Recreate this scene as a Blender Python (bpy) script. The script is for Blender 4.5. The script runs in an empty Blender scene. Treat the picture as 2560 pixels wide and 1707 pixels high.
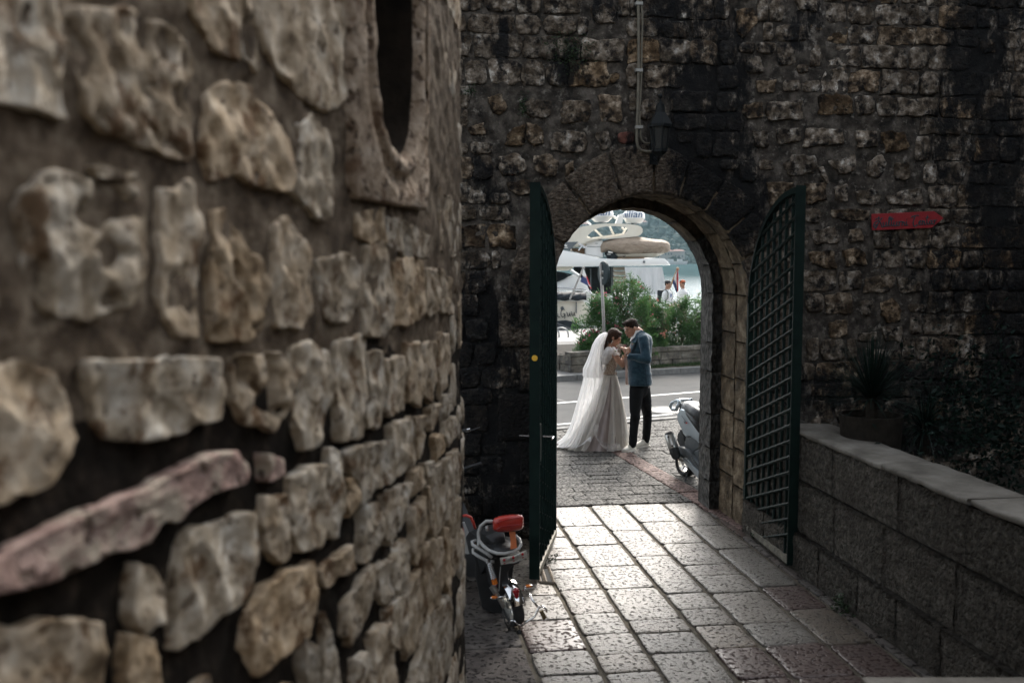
import bpy, bmesh, math, random
from mathutils import Vector, Matrix, noise
R = math.radians
sc = bpy.context.scene
col = sc.collection

# ------------------------------------------------------------------ camera
FP = 2489.0                      # focal length in pixels of the 2560 px photograph (35 mm)
CAMH = 2.67
YAW = R(7.8); PITCH = R(4.9)     # +Y runs down the gate passage
cd_ = bpy.data.cameras.new('camera'); cam = bpy.data.objects.new('camera', cd_); col.objects.link(cam)
cd_.sensor_width = 36.0; cd_.lens = 36.0*FP/2560.0
cd_.clip_start = 0.05; cd_.clip_end = 6000
cam.location = (0, 0, CAMH)
cam.rotation_euler = (R(90)-PITCH, 0, -YAW)
cd_.dof.use_dof = True; cd_.dof.focus_distance = 13.4; cd_.dof.aperture_fstop = 2.3
sc.camera = cam

# ------------------------------------------------------------------ light
SUN_ELEV = R(38); SUN_AZ = R(24)            # azimuth clockwise from +Y: behind the gate, back-lighting the couple
wd = bpy.data.worlds.new('World'); sc.world = wd; wd.use_nodes = True
nt = wd.node_tree; nt.nodes.clear()
sky = nt.nodes.new('ShaderNodeTexSky'); sky.sky_type = 'NISHITA'; sky.sun_disc = False
sky.sun_elevation = SUN_ELEV; sky.sun_rotation = SUN_AZ; sky.dust_density = 4.0; sky.air_density = 1.2; sky.ozone_density = 1.0
hs = nt.nodes.new('ShaderNodeHueSaturation'); hs.inputs['Saturation'].default_value = 0.30
bg = nt.nodes.new('ShaderNodeBackground'); bg.inputs['Strength'].default_value = 0.14
wo = nt.nodes.new('ShaderNodeOutputWorld')
nt.links.new(sky.outputs[0], hs.inputs['Color']); nt.links.new(hs.outputs[0], bg.inputs['Color']); nt.links.new(bg.outputs[0], wo.inputs['Surface'])
sd = bpy.data.lights.new('sun', 'SUN'); sun = bpy.data.objects.new('sun', sd); col.objects.link(sun)
sd.energy = 1.5; sd.angle = R(12); sd.color = (1.0, 0.93, 0.84)
sv = Vector((math.sin(SUN_AZ)*math.cos(SUN_ELEV), math.cos(SUN_AZ)*math.cos(SUN_ELEV), math.sin(SUN_ELEV)))
sun.rotation_euler = (-sv).to_track_quat('-Z', 'Y').to_euler()
sc.view_settings.view_transform = 'Standard'; sc.view_settings.look = 'None'
sc.view_settings.gamma = 1.0; sc.view_settings.exposure = 1.66; sc.view_settings.use_curve_mapping = False
try:
    sc.cycles.max_bounces = 8; sc.cycles.transparent_max_bounces = 24; sc.cycles.volume_bounces = 0
    sc.cycles.use_denoising = True
except Exception: pass

# ------------------------------------------------------------------ geometry of the view
FWD = Vector((math.sin(YAW), math.cos(YAW), 0)); RGT = Vector((math.cos(YAW), -math.sin(YAW), 0))
CF = Vector((FWD.x*math.cos(PITCH), FWD.y*math.cos(PITCH), -math.sin(PITCH)))
CU = Vector((FWD.x*math.sin(PITCH), FWD.y*math.sin(PITCH), math.cos(PITCH)))
ORG = Vector((0, 0, CAMH))
def ray(px, py): return CF + RGT*((px-1280)/FP) - CU*((py-853.5)/FP)
def P(px, py, d):
    r = ray(px, py); return ORG + r*(d/r.dot(FWD))
def G(px, py, z=0.0):
    r = ray(px, py); return ORG + r*((z-CAMH)/r.z)
def WY(px, py, Y):
    r = ray(px, py); return ORG + r*(Y/r.y)
def WX(px, py, X):
    r = ray(px, py); return ORG + r*(X/r.x)
def CW(x, d, z=0.0): return Vector((0, 0, z)) + RGT*x + FWD*d     # camera-frame ground coordinates

rnd = random.Random(7)

# ------------------------------------------------------------------ materials
def _n(t, nt, **kw):
    n = nt.nodes.new(t)
    for k, v in kw.items(): setattr(n, k, v)
    return n
def mat(name, stops, scale=6.0, detail=6, rough=0.7, bump=0.0, bscale=None, bdist=0.01, metallic=0.0, stretch=(1,1,1),
        rand=0.0, spec=0.5, coat=0.0, alpha=None, trans=0.0, second=None, coord='pos', hue_rand=None, ior=None, sheen=0.0, rough_var=0.0, distort=0.0, bump2=None, pitdirt=None):
    m = bpy.data.materials.new(name); m.use_nodes = True
    nt = m.node_tree; b = nt.nodes['Principled BSDF']; L = nt.links.new
    if isinstance(stops[0], (int, float)): stops = [(0.0, stops), (1.0, stops)]
    if coord == 'pos': src = _n('ShaderNodeNewGeometry', nt).outputs['Position']
    else: src = _n('ShaderNodeTexCoord', nt).outputs['Object']
    mp = _n('ShaderNodeMapping', nt); mp.inputs['Scale'].default_value = stretch; L(src, mp.inputs['Vector'])
    nz = _n('ShaderNodeTexNoise', nt); nz.inputs['Scale'].default_value = scale; nz.inputs['Detail'].default_value = detail
    nz.inputs['Roughness'].default_value = 0.62; nz.inputs['Distortion'].default_value = distort; L(mp.outputs[0], nz.inputs['Vector'])
    cr = _n('ShaderNodeValToRGB', nt); el = cr.color_ramp.elements
    while len(el) < len(stops): el.new(0.5)
    for e, (p_, c_) in zip(el, stops): e.position = p_; e.color = (*c_, 1)
    L(nz.outputs['Fac'], cr.inputs[0]); out = cr.outputs[0]
    if second:      # (colour, scale, lo, hi): a second blotch layer
        c2, s2, lo, hi = second
        n2 = _n('ShaderNodeTexNoise', nt); n2.inputs['Scale'].default_value = s2; n2.inputs['Detail'].default_value = 8; n2.inputs['Roughness'].default_value = .68
        L(src, n2.inputs['Vector'])
        mr = _n('ShaderNodeMapRange', nt); mr.inputs[1].default_value = lo; mr.inputs[2].default_value = hi; L(n2.outputs['Fac'], mr.inputs[0])
        mx = _n('ShaderNodeMix', nt, data_type='RGBA'); L(mr.outputs[0], mx.inputs[0]); L(out, mx.inputs[6]); mx.inputs[7].default_value = (*c2, 1); out = mx.outputs[2]
    if rand or hue_rand:
        oi = _n('ShaderNodeObjectInfo', nt)
        if hue_rand:    # a second colour towards which single pieces drift
            mr = _n('ShaderNodeMapRange', nt); mr.inputs[1].default_value = hue_rand[1]; mr.inputs[2].default_value = 1.0; L(oi.outputs['Random'], mr.inputs[0])
            mx = _n('ShaderNodeMix', nt, data_type='RGBA', blend_type='MULTIPLY'); L(mr.outputs[0], mx.inputs[0]); L(out, mx.inputs[6]); mx.inputs[7].default_value = (*hue_rand[0], 1); out = mx.outputs[2]
        if rand:
            a = _n('ShaderNodeMath', nt, operation='MULTIPLY'); a.inputs[1].default_value = 7.31; L(oi.outputs['Random'], a.inputs[0])
            f = _n('ShaderNodeMath', nt, operation='FRACT'); L(a.outputs[0], f.inputs[0])
            mr = _n('ShaderNodeMapRange', nt); mr.inputs[3].default_value = 1-rand; mr.inputs[4].default_value = 1+rand*0.6; L(f.outputs[0], mr.inputs[0])
            h = _n('ShaderNodeHueSaturation', nt); L(mr.outputs[0], h.inputs['Value']); L(out, h.inputs['Color']); out = h.outputs[0]
    L(out, b.inputs['Base Color'])
    b.inputs['Roughness'].default_value = rough; b.inputs['Metallic'].default_value = metallic
    b.inputs['Specular IOR Level'].default_value = spec; b.inputs['Coat Weight'].default_value = coat
    if sheen: b.inputs['Sheen Weight'].default_value = sheen
    if ior: b.inputs['IOR'].default_value = ior
    if trans: b.inputs['Transmission Weight'].default_value = trans
    if alpha is not None: b.inputs['Alpha'].default_value = alpha
    if rough_var:
        mr = _n('ShaderNodeMapRange', nt); mr.inputs[1].default_value = .3; mr.inputs[2].default_value = .7
        mr.inputs[3].default_value = rough-rough_var; mr.inputs[4].default_value = rough+rough_var; L(nz.outputs['Fac'], mr.inputs[0]); L(mr.outputs[0], b.inputs['Roughness'])
    if bump:
        n3 = _n('ShaderNodeTexNoise', nt); n3.inputs['Scale'].default_value = bscale or scale*4; n3.inputs['Detail'].default_value = 5; n3.inputs['Roughness'].default_value = .6
        L(mp.outputs[0], n3.inputs['Vector'])
        hsrc = n3.outputs['Fac']
        if bump2:       # (scale, lo, hi, weight): chiselled pits
            n4 = _n('ShaderNodeTexNoise', nt); n4.inputs['Scale'].default_value = bump2[0]; n4.inputs['Detail'].default_value = 2; L(mp.outputs[0], n4.inputs['Vector'])
            mr = _n('ShaderNodeMapRange', nt); mr.inputs[1].default_value = bump2[1]; mr.inputs[2].default_value = bump2[2]; mr.inputs[4].default_value = bump2[3]; L(n4.outputs['Fac'], mr.inputs[0])
            ad = _n('ShaderNodeMath', nt, operation='ADD'); L(mr.outputs[0], ad.inputs[0]); L(hsrc, ad.inputs[1]); hsrc = ad.outputs[0]
            if pitdirt:   # dirt settled in the pits: (colour, roughness)
                m5 = _n('ShaderNodeMapRange', nt); m5.inputs[1].default_value = bump2[1]; m5.inputs[2].default_value = bump2[2]; m5.inputs[3].default_value = 1.0; m5.inputs[4].default_value = 0.0; L(n4.outputs['Fac'], m5.inputs[0])
                mx = _n('ShaderNodeMix', nt, data_type='RGBA'); L(m5.outputs[0], mx.inputs[0]); L(b.inputs['Base Color'].links[0].from_socket, mx.inputs[6]); mx.inputs[7].default_value = (*pitdirt[0], 1); L(mx.outputs[2], b.inputs['Base Color'])
                m6 = _n('ShaderNodeMapRange', nt); m6.inputs[3].default_value = rough; m6.inputs[4].default_value = pitdirt[1]; L(m5.outputs[0], m6.inputs[0]); L(m6.outputs[0], b.inputs['Roughness'])
                m7 = _n('ShaderNodeMapRange', nt); m7.inputs[3].default_value = spec; m7.inputs[4].default_value = .2; L(m5.outputs[0], m7.inputs[0]); L(m7.outputs[0], b.inputs['Specular IOR Level'])
        bp = _n('ShaderNodeBump', nt); bp.inputs['Strength'].default_value = bump; bp.inputs['Distance'].default_value = bdist
        L(hsrc, bp.inputs['Height']); L(bp.outputs[0], b.inputs['Normal'])
    return m
def emis(name, c, s):
    m = bpy.data.materials.new(name); m.use_nodes = True; b = m.node_tree.nodes['Principled BSDF']
    b.inputs['Emission Color'].default_value = (*c, 1); b.inputs['Emission Strength'].default_value = s; return m

# ------------------------------------------------------------------ objects
def mesh(name, V, F, m=None, smooth=False):
    me = bpy.data.meshes.new(name); me.from_pydata([tuple(v) for v in V], [], F); me.update()
    if m is not None:
        for x in (m if isinstance(m, (list, tuple)) else [m]): me.materials.append(x)
    if smooth: me.shade_smooth()
    return me
def link(name, me, parent=None, loc=None):
    o = bpy.data.objects.new(name, me); col.objects.link(o)
    if parent is not None:
        o.parent = parent
        o.matrix_parent_inverse = parent_world(parent).inverted()
    if loc is not None: o.location = loc
    return o
def parent_world(p):
    M = Matrix.LocRotScale(p.location, p.rotation_euler, p.scale)
    if p.parent is not None: M = parent_world(p.parent) @ p.matrix_parent_inverse @ M
    return M
def thing(name, label, cat, loc=(0,0,0), group=None):
    o = bpy.data.objects.new(name, None); col.objects.link(o); o.location = loc; o.empty_display_size = .1
    o['label'] = label; o['category'] = cat
    if group: o['group'] = group
    return o
def tag(o, label, cat, group=None):
    o['label'] = label; o['category'] = cat
    if group: o['group'] = group
    return o
def kind(o, k): o['kind'] = k; return o

class MB:
    """collects shapes into one mesh"""
    def __init__(s): s.V = []; s.F = []
    def add(s, V, F):
        k = len(s.V); s.V += [Vector(v) for v in V]; s.F += [tuple(i+k for i in f) for f in F]; return s
    def box(s, a, b, M=None, bev=0):
        x0,y0,z0 = a; x1,y1,z1 = b
        V = [Vector(v) for v in ((x0,y0,z0),(x1,y0,z0),(x1,y1,z0),(x0,y1,z0),(x0,y0,z1),(x1,y0,z1),(x1,y1,z1),(x0,y1,z1))]
        if M is not None: V = [M@v for v in V]
        return s.add(V, [(0,3,2,1),(4,5,6,7),(0,1,5,4),(1,2,6,5),(2,3,7,6),(3,0,4,7)])
    def tube(s, pts, r, n=8, cap=True, flat=None):
        pts = [Vector(p) for p in pts]; rs = r if isinstance(r, (list, tuple)) else [r]*len(pts)
        t0 = (pts[1]-pts[0]).normalized(); up = Vector((0,0,1)) if abs(t0.z) < .9 else Vector((1,0,0))
        a = t0.cross(up).normalized(); V = []; F = []
        for i, p in enumerate(pts):
            if i == 0: t = pts[1]-pts[0]
            elif i == len(pts)-1: t = pts[-1]-pts[-2]
            else: t = (pts[i+1]-pts[i]).normalized()+(pts[i]-pts[i-1]).normalized()
            if t.length < 1e-9: t = t0
            t.normalize(); a = (a - t*a.dot(t))
            if a.length < 1e-6: a = t.orthogonal()
            a.normalize(); b = t.cross(a)
            for k in range(n):
                an = 2*math.pi*k/n; V.append(p + (a*math.cos(an) + b*math.sin(an)*(flat or 1))*rs[i])
        for i in range(len(pts)-1):
            for k in range(n):
                F.append((i*n+k, i*n+(k+1)%n, (i+1)*n+(k+1)%n, (i+1)*n+k))
        if cap: F.append(tuple(range(n-1,-1,-1))); F.append(tuple((len(pts)-1)*n+k for k in range(n)))
        return s.add(V, F)
    def sphere(s, c, r, n=12, m=8, M=None):
        c = Vector(c); r = r if isinstance(r, (list, tuple)) else (r, r, r); V = []; F = []
        for j in range(1, m):
            ph = math.pi*j/m
            for k in range(n):
                th = 2*math.pi*k/n; v = Vector((r[0]*math.sin(ph)*math.cos(th), r[1]*math.sin(ph)*math.sin(th), r[2]*math.cos(ph)))
                V.append((M@v if M is not None else v) + c)
        top = Vector((0,0,r[2])); bot = Vector((0,0,-r[2]))
        V.append((M@top if M is not None else top)+c); V.append((M@bot if M is not None else bot)+c)
        for j in range(m-2):
            for k in range(n): F.append((j*n+k, (j+1)*n+k, (j+1)*n+(k+1)%n, j*n+(k+1)%n))
        T = (m-1)*n
        for k in range(n): F.append((T, k, (k+1)%n)); F.append((T+1, (m-2)*n+(k+1)%n, (m-2)*n+k))
        return s.add(V, F)
    def prism(s, poly, off):
        """poly: 3D points of a planar outline; off: extrusion vector"""
        off = Vector(off); n = len(poly); V = [Vector(p) for p in poly] + [Vector(p)+off for p in poly]
        F = [tuple(range(n)), tuple(range(2*n-1, n-1, -1))] + [(i, n+i, n+(i+1)%n, (i+1)%n) for i in range(n)]
        return s.add(V, F)
    def loft(s, rings, closed=True, cap=(True, True)):
        n = len(rings[0]); V = [v for r in rings for v in r]; F = []
        for i in range(len(rings)-1):
            for k in range(n if closed else n-1):
                F.append((i*n+k, i*n+(k+1)%n, (i+1)*n+(k+1)%n, (i+1)*n+k))
        if closed and cap[0]: F.append(tuple(range(n-1,-1,-1)))
        if closed and cap[1]: F.append(tuple((len(rings)-1)*n+k for k in range(n)))
        return s.add(V, F)
    def quad(s, a, b, c, d): return s.add([a,b,c,d], [(0,1,2,3)])
    def build(s, name, m, parent=None, smooth=False, fixn=True, bevel=0, seg=2):
        me = mesh(name, s.V, s.F, m, False)
        if fixn or bevel:
            bm = bmesh.new(); bm.from_mesh(me)
            if bevel: bmesh.ops.bevel(bm, geom=bm.edges[:], offset=bevel, segments=seg, profile=.6, affect='EDGES', clamp_overlap=True)
            if fixn: bmesh.ops.recalc_face_normals(bm, faces=bm.faces[:])
            bm.to_mesh(me); bm.free()
        if smooth: me.shade_smooth()
        if smooth == 'auto':
            me.shade_flat()
            bm = bmesh.new(); bm.from_mesh(me)
            for f in bm.faces: f.smooth = True
            for e in bm.edges:
                if len(e.link_faces) == 2 and e.calc_face_angle(0) > .6: e.smooth = False
            bm.to_mesh(me); bm.free()
        return link(name, me, parent)
def remesh(mb, voxel, smooth_it=3, name='tmp'):
    """fuses overlapping shapes into one continuous skin"""
    me = mesh(name, mb.V, mb.F)
    bm = bmesh.new(); bm.from_mesh(me); bmesh.ops.recalc_face_normals(bm, faces=bm.faces[:]); bm.to_mesh(me); bm.free()
    o = bpy.data.objects.new(name, me); col.objects.link(o)
    md = o.modifiers.new('r', 'REMESH'); md.mode = 'VOXEL'; md.voxel_size = voxel
    if smooth_it:
        s2 = o.modifiers.new('s', 'SMOOTH'); s2.iterations = smooth_it; s2.factor = .5
    dg = bpy.context.evaluated_depsgraph_get(); dg.update()
    out = bpy.data.meshes.new_from_object(o.evaluated_get(dg)); bpy.data.objects.remove(o); out.name = name; out.shade_smooth()
    return out
def fz(p, s, o=4):
    v = 0; a = 1; t = 0; q = Vector(p)*s
    for _ in range(o): v += noise.noise(q)*a; t += a; a *= .55; q = q*2.03 + Vector((7.1, 3.3, 5.7))
    return v/t
# ------------------------------------------------------------------ stones
def chaikin(p, it=1, k=.22):
    for _ in range(it):
        q = []
        for i in range(len(p)):
            a, b = p[i], p[(i+1) % len(p)]
            q.append((a[0]*(1-k)+b[0]*k, a[1]*(1-k)+b[1]*k)); q.append((a[0]*k+b[0]*(1-k), a[1]*k+b[1]*(1-k)))
        p = q
    return p
def resample(p, n):
    d = [0]
    for i in range(len(p)):
        a, b = p[i], p[(i+1) % len(p)]; d.append(d[-1]+math.hypot(b[0]-a[0], b[1]-a[1]))
    T = d[-1]; out = []; j = 0
    for k in range(n):
        t = T*k/n
        while d[j+1] < t: j += 1
        a, b = p[j], p[(j+1) % len(p)]; f = (t-d[j])/max(1e-9, d[j+1]-d[j]); out.append((a[0]+(b[0]-a[0])*f, a[1]+(b[1]-a[1])*f))
    return out
def inside(p, x, y):
    c = False; n = len(p)
    for i in range(n):
        x1, y1 = p[i]; x2, y2 = p[(i+1) % n]
        if (y1 > y) != (y2 > y) and x < (x2-x1)*(y-y1)/(y2-y1)+x1: c = not c
    return c
def stone(name, poly, surf, m, parent, n=28, rings=6, bulge=.02, back=.05, rough=.008, freq=9, pits=0.0, edge=.004, chk=1, ramp=.86):
    """an uneven stone: outline (u,v) on a surface, bulging out of it"""
    q = resample(chaikin(poly, chk), n)
    cx = sum(a for a, _ in q)/n; cy = sum(b for _, b in q)/n
    sd_ = rnd.random()*50
    for i, (a, b) in enumerate(q):
        w = noise.noise(Vector((a*14+sd_, b*14, 1.3)))*edge*2 + noise.noise(Vector((a*40+sd_, b*40, 4.3)))*edge
        L_ = math.hypot(a-cx, b-cy) or 1; q[i] = (a+(a-cx)/L_*w, b+(b-cy)/L_*w)
    V = []; F = []
    prof = [(1.0, -back), (1.0, bulge*.35)] + [(1-(1-ramp)*.5, bulge*.75)] + [(ramp*(1-k/(rings-2.0))**.8 if k else ramp, bulge) for k in range(rings-2)]
    for (s_, h) in prof:
        for (a, b) in q:
            u, v = cx+(a-cx)*s_, cy+(b-cy)*s_; hh = h
            if h > -back*.9:
                t = surf(u, v, 0); tq = t+Vector((sd_, 0, 0)); nn = .55*fz(tq, freq*1.5, 4) + .9*(.35-abs(noise.noise(tq*freq*.5))*1.5) + .35*abs(noise.noise(tq*freq*1.3))
                hh += nn*rough*2*(1 if s_ < .99 else .5)
                if pits:
                    pt = noise.noise(Vector((u*freq*1.1+sd_, v*freq*1.1, 2.2)))
                    if pt > .12: hh -= min((pt-.12)*pits*4, pits)*(1 if s_ < .95 else .3)
            V.append(surf(u, v, hh))
    V.append(surf(cx, cy, bulge + fz(surf(cx, cy, 0)+Vector((sd_, 0, 0)), freq, 4)*rough*2))
    R_ = len(prof)
    for j in range(R_-1):
        for k in range(n): F.append((j*n+k, j*n+(k+1) % n, (j+1)*n+(k+1) % n, (j+1)*n+k))
    for k in range(n): F.append(((R_-1)*n+k, (R_-1)*n+(k+1) % n, R_*n))
    me = mesh(name, V, F, m, True)
    return link(name, me, parent)
def fill_rows(u0, u1, v0, v1, hr, wr, taken, rng, gap=.015, slope=0, extra=None):
    """courses of rubble polygons over a (u,v) area, leaving out what is already taken"""
    out = []; v = v0
    bbs = [(min(a for a, _ in t), min(b for _, b in t), max(a for a, _ in t), max(b for _, b in t), t) for t in taken]
    def hit(pts):
        for (a0, b0, a1, b1, t) in bbs:
            for (x, y) in pts:
                if a0-.01 < x < a1+.01 and b0-.01 < y < b1+.01:
                    cx_, cy_ = (a0+a1)/2, (b0+b1)/2
                    if inside(t, x+(cx_-x)*.08, y+(cy_-y)*.08): return True
        return False
    while v < v1:
        h = rng.uniform(*hr); u = u0 - rng.random()*wr[1]
        while u < u1:
            w = rng.uniform(*wr)
            def attempt(a, b, ww, hh, dep):
                if ww < .05 or hh < .045: return
                g = gap*rng.uniform(.5, 1.3)
                j = lambda s_: rng.uniform(-1, 1)*s_*min(ww, hh)
                pg = [(a+g+j(.08), b+g+j(.06)), (a+ww*.5+j(.1), b+g+j(.04)), (a+ww-g+j(.08), b+g+j(.06)), (a+ww-g+j(.04), b+hh*.5+j(.1)),
                      (a+ww-g+j(.1), b+hh-g+j(.08)), (a+ww*.5+j(.1), b+hh-g+j(.05)), (a+g+j(.1), b+hh-g+j(.08)), (a+g+j(.04), b+hh*.5+j(.1))]
                inner = pg + [(a+ww*.5, b+hh*.5), (a+ww*.25, b+hh*.3), (a+ww*.75, b+hh*.3), (a+ww*.25, b+hh*.7), (a+ww*.75, b+hh*.7)]
                if hit(inner) or (extra and any(extra(x, y) for x, y in inner)):
                    if dep < 3:
                        if ww > hh: attempt(a, b, ww*.5, hh, dep+1); attempt(a+ww*.5, b, ww*.5, hh, dep+1)
                        else: attempt(a, b, ww, hh*.5, dep+1); attempt(a, b+hh*.5, ww, hh*.5, dep+1)
                    return
                out.append(pg)
            attempt(u, v, w, h, 0)
            u += w
        v += h
    return out
# ================================================================== the round stone tower on the left
M_tstone = mat('tower_limestone', [(.30,(.085,.062,.042)), (.43,(.24,.197,.143)), (.56,(.36,.317,.258)), (.72,(.50,.475,.425))], scale=14, detail=12, spec=.12, rough=.86, bump=.55, bscale=60, bdist=.006,
               rand=.2, hue_rand=((1.0,.87,.72), .3), second=((.105,.068,.04), 9, .54, .62), bump2=(26, .30, .40, 1.4), pitdirt=((.13,.10,.072), .95))
M_tpink = mat('pink_marble', [(.3,(.17,.11,.095)), (.5,(.27,.185,.16)), (.7,(.38,.28,.245))], scale=16, detail=12, spec=.12, rough=.85, bump=.9, bscale=60, bdist=.01, second=((.36,.31,.25), 9, .50, .62), bump2=(24, .32, .42, 1.4), pitdirt=((.12,.085,.07), .9))
M_tmortar = mat('tower_mortar', [(.3,(.03,.022,.016)), (.5,(.10,.075,.053)), (.70,(.22,.18,.135))], scale=16, detail=9, spec=.12, rough=.95, bump=.9, bscale=70, bdist=.006)
M_carved = mat('carved_limestone', [(.28,(.13,.09,.06)), (.5,(.30,.235,.175)), (.72,(.46,.39,.32))], scale=16, detail=12, spec=.12, rough=.88, bump=1.0, bscale=60, bdist=.012, second=((.13,.085,.055), 10, .52, .64), bump2=(30,.32,.42,1.2), pitdirt=((.10,.07,.05), .95))

# plan of the wall: x(d) in camera-frame metres, slightly convex, rounding away at the far end
TP = []
def _tx(z):
    if z < 2.75: return -.45-.24*(2.75-z)
    z = min(z, 4.9); a = z-2.75; k = .29/2.15
    return -.45+.24*a-.5*k*a*a
zz = -3.0
while zz < 4.9: TP.append(Vector((_tx(zz), zz))); zz += .05
TP.append(Vector((_tx(4.9), 4.9)))
th = math.atan(-.05)
p_ = TP[-1].copy()
while th > -1.75:
    th -= .05/(.75 if th > -.5 else .5); p_ = p_ + Vector((math.sin(th), math.cos(th)))*.05; TP.append(p_.copy())
for _ in range(60): p_ = p_ + Vector((math.sin(th), math.cos(th)))*.05; TP.append(p_.copy())
TU = [0]
for i in range(1, len(TP)): TU.append(TU[-1]+(TP[i]-TP[i-1]).length)
import bisect
def tower(u, v, n=0.0):
    u = max(0, min(TU[-1]-1e-4, u)); i = max(1, bisect.bisect_right(TU, u)); i = min(i, len(TP)-1)
    a, b = TP[i-1], TP[i]; f = (u-TU[i-1])/(TU[i]-TU[i-1]); p = a.lerp(b, f); t = (b-a).normalized()
    # smooth the normal
    if i+1 < len(TP): t = t.lerp((TP[i+1]-TP[i]).normalized(), f*.5).normalized()
    nrm = Vector((t.y, -t.x)); flare = max(0, .55-v)*.12 + max(0, 2.6-v)*.012
    p = p + nrm*(n+flare); w = CW(p.x, p.y, v); return w
def t_uv(px, py):
    r = ray(px, py); best = None
    dx, dz = r.dot(RGT), r.dot(FWD)
    for i in range(70, len(TP)):
        a, b = TP[i-1], TP[i]
        ca = a.x*dz-a.y*dx; cb = b.x*dz-b.y*dx
        if ca <= 0 < cb or cb <= 0 < ca:
            f = ca/(ca-cb); q = a.lerp(b, f); t = q.y/dz
            if q.y > .2: return (TU[i-1]+(TU[i]-TU[i-1])*f, CAMH + r.z*t)
    q = TP[-60]; return (TU[bisect.bisect_left(TU, t_end)], CAMH + r.z*4.9/dz)
t_end = TU[min(range(len(TP)), key=lambda i: abs(TP[i].y-4.9) + (0 if i < 170 else 9))]
D1 = 2560/2352.0
def conv_D(pts): return [t_uv(x*D1, y*D1) for x, y in pts]
def conv_Z4(pts): return [t_uv(600+x*.5445, 854+y*.5445) for x, y in pts]
ST_D = [
 [(-60,-60),(120,-60),(135,100),(140,260),(60,245),(-60,235)],
 [(150,60),(170,20),(300,30),(380,70),(430,110),(440,170),(410,200),(425,290),(440,340),(430,365),(380,355),(330,335),(290,300),(240,300),(200,260),(190,190)],
 [(410,-60),(540,-60),(545,30),(540,130),(490,110),(450,60),(420,20)],
 [(555,-60),(600,-60),(592,60),(585,160),(565,130),(556,40)],
 [(610,-60),(815,-60),(812,60),(795,160),(785,235),(745,255),(700,225),(650,170),(615,110)],
 [(480,225),(520,195),(570,200),(610,260),(660,320),(678,400),(665,440),(600,430),(540,400),(480,415),(472,330)],
 [(685,290),(720,275),(755,310),(760,400),(755,490),(740,505),(700,470),(680,440)],
 [(65,450),(110,405),(150,395),(200,420),(300,430),(330,520),(325,620),(290,700),(200,730),(110,715),(80,660),(55,600),(50,520)],
 [(370,450),(430,430),(455,500),(455,640),(440,760),(400,770),(375,720),(365,560)],
 [(490,500),(520,490),(555,560),(600,600),(620,670),(600,750),(560,775),(490,770),(485,640)],
 [(630,520),(660,510),(700,560),(712,640),(712,720),(690,750),(640,745),(625,640)],
 [(730,600),(790,580),(825,620),(820,700),(790,745),(750,735),(735,690)],
 [(835,570),(880,565),(900,650),(898,740),(880,770),(835,765),(828,660)],
 [(905,600),(960,590),(970,640),(975,720),(925,745),(905,740)],
 [(978,620),(1005,620),(1010,700),(990,725),(976,715)],
 [(1012,620),(1035,640),(1038,720),(1015,715)],
 [(820,490),(880,482),(885,555),(850,560),(820,545)],
 [(893,500),(930,510),(960,530),(985,540),(980,590),(930,585),(895,565)],
 [(-60,850),(60,830),(85,870),(105,860),(150,920),(160,1000),(120,1100),(20,1140),(-60,1150)],
 [(200,830),(300,835),(400,820),(490,830),(505,900),(495,960),(430,980),(360,1000),(280,1010),(230,970),(205,880)],
 [(540,830),(570,820),(640,810),(658,860),(655,940),(620,980),(560,965),(535,920)],
 [(668,800),(700,785),(750,810),(760,880),(745,950),(720,1020),(690,1025),(675,960),(662,870)],
 [(772,790),(840,770),(835,860),(830,990),(780,1005),(770,900)],
 [(842,820),(870,810),(878,880),(870,975),(838,980)],
 [(883,830),(925,820),(925,880),(925,940),(885,950)],
 [(930,790),(965,790),(970,850),(960,930),(935,920)],
 [(975,790),(1000,790),(1000,850),(985,920),(972,900)],
 [(1008,770),(1030,770),(1030,850),(1010,910),(1004,850)],
 [(430,1230),(460,1215),(500,1205),(570,1180),(580,1250),(570,1350),(520,1400),(400,1485),(405,1380),(398,1300)],
 [(310,1295),(350,1300),(372,1350),(360,1420),(320,1450),(300,1400)],
 [(290,1460),(340,1475),(355,1560),(340,1640),(275,1640),(285,1530)],
 [(-60,1420),(60,1450),(120,1410),(220,1430),(230,1500),(220,1640),(-60,1640)],
 [(200,380),(260,385),(310,400),(280,415),(215,405)],
]
ST_P = [
 [(-60,1310),(0,1270),(120,1200),(260,1140),(340,1110),(420,1070),(470,1040),(540,1030),(560,1070),(555,1105),(510,1120),(505,1100),(440,1150),(390,1200),(360,1190),(330,1240),(230,1270),(150,1310),(90,1340),(-60,1370)],
 [(598,1040),(640,1055),(640,1090),(605,1100)],
]
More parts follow.
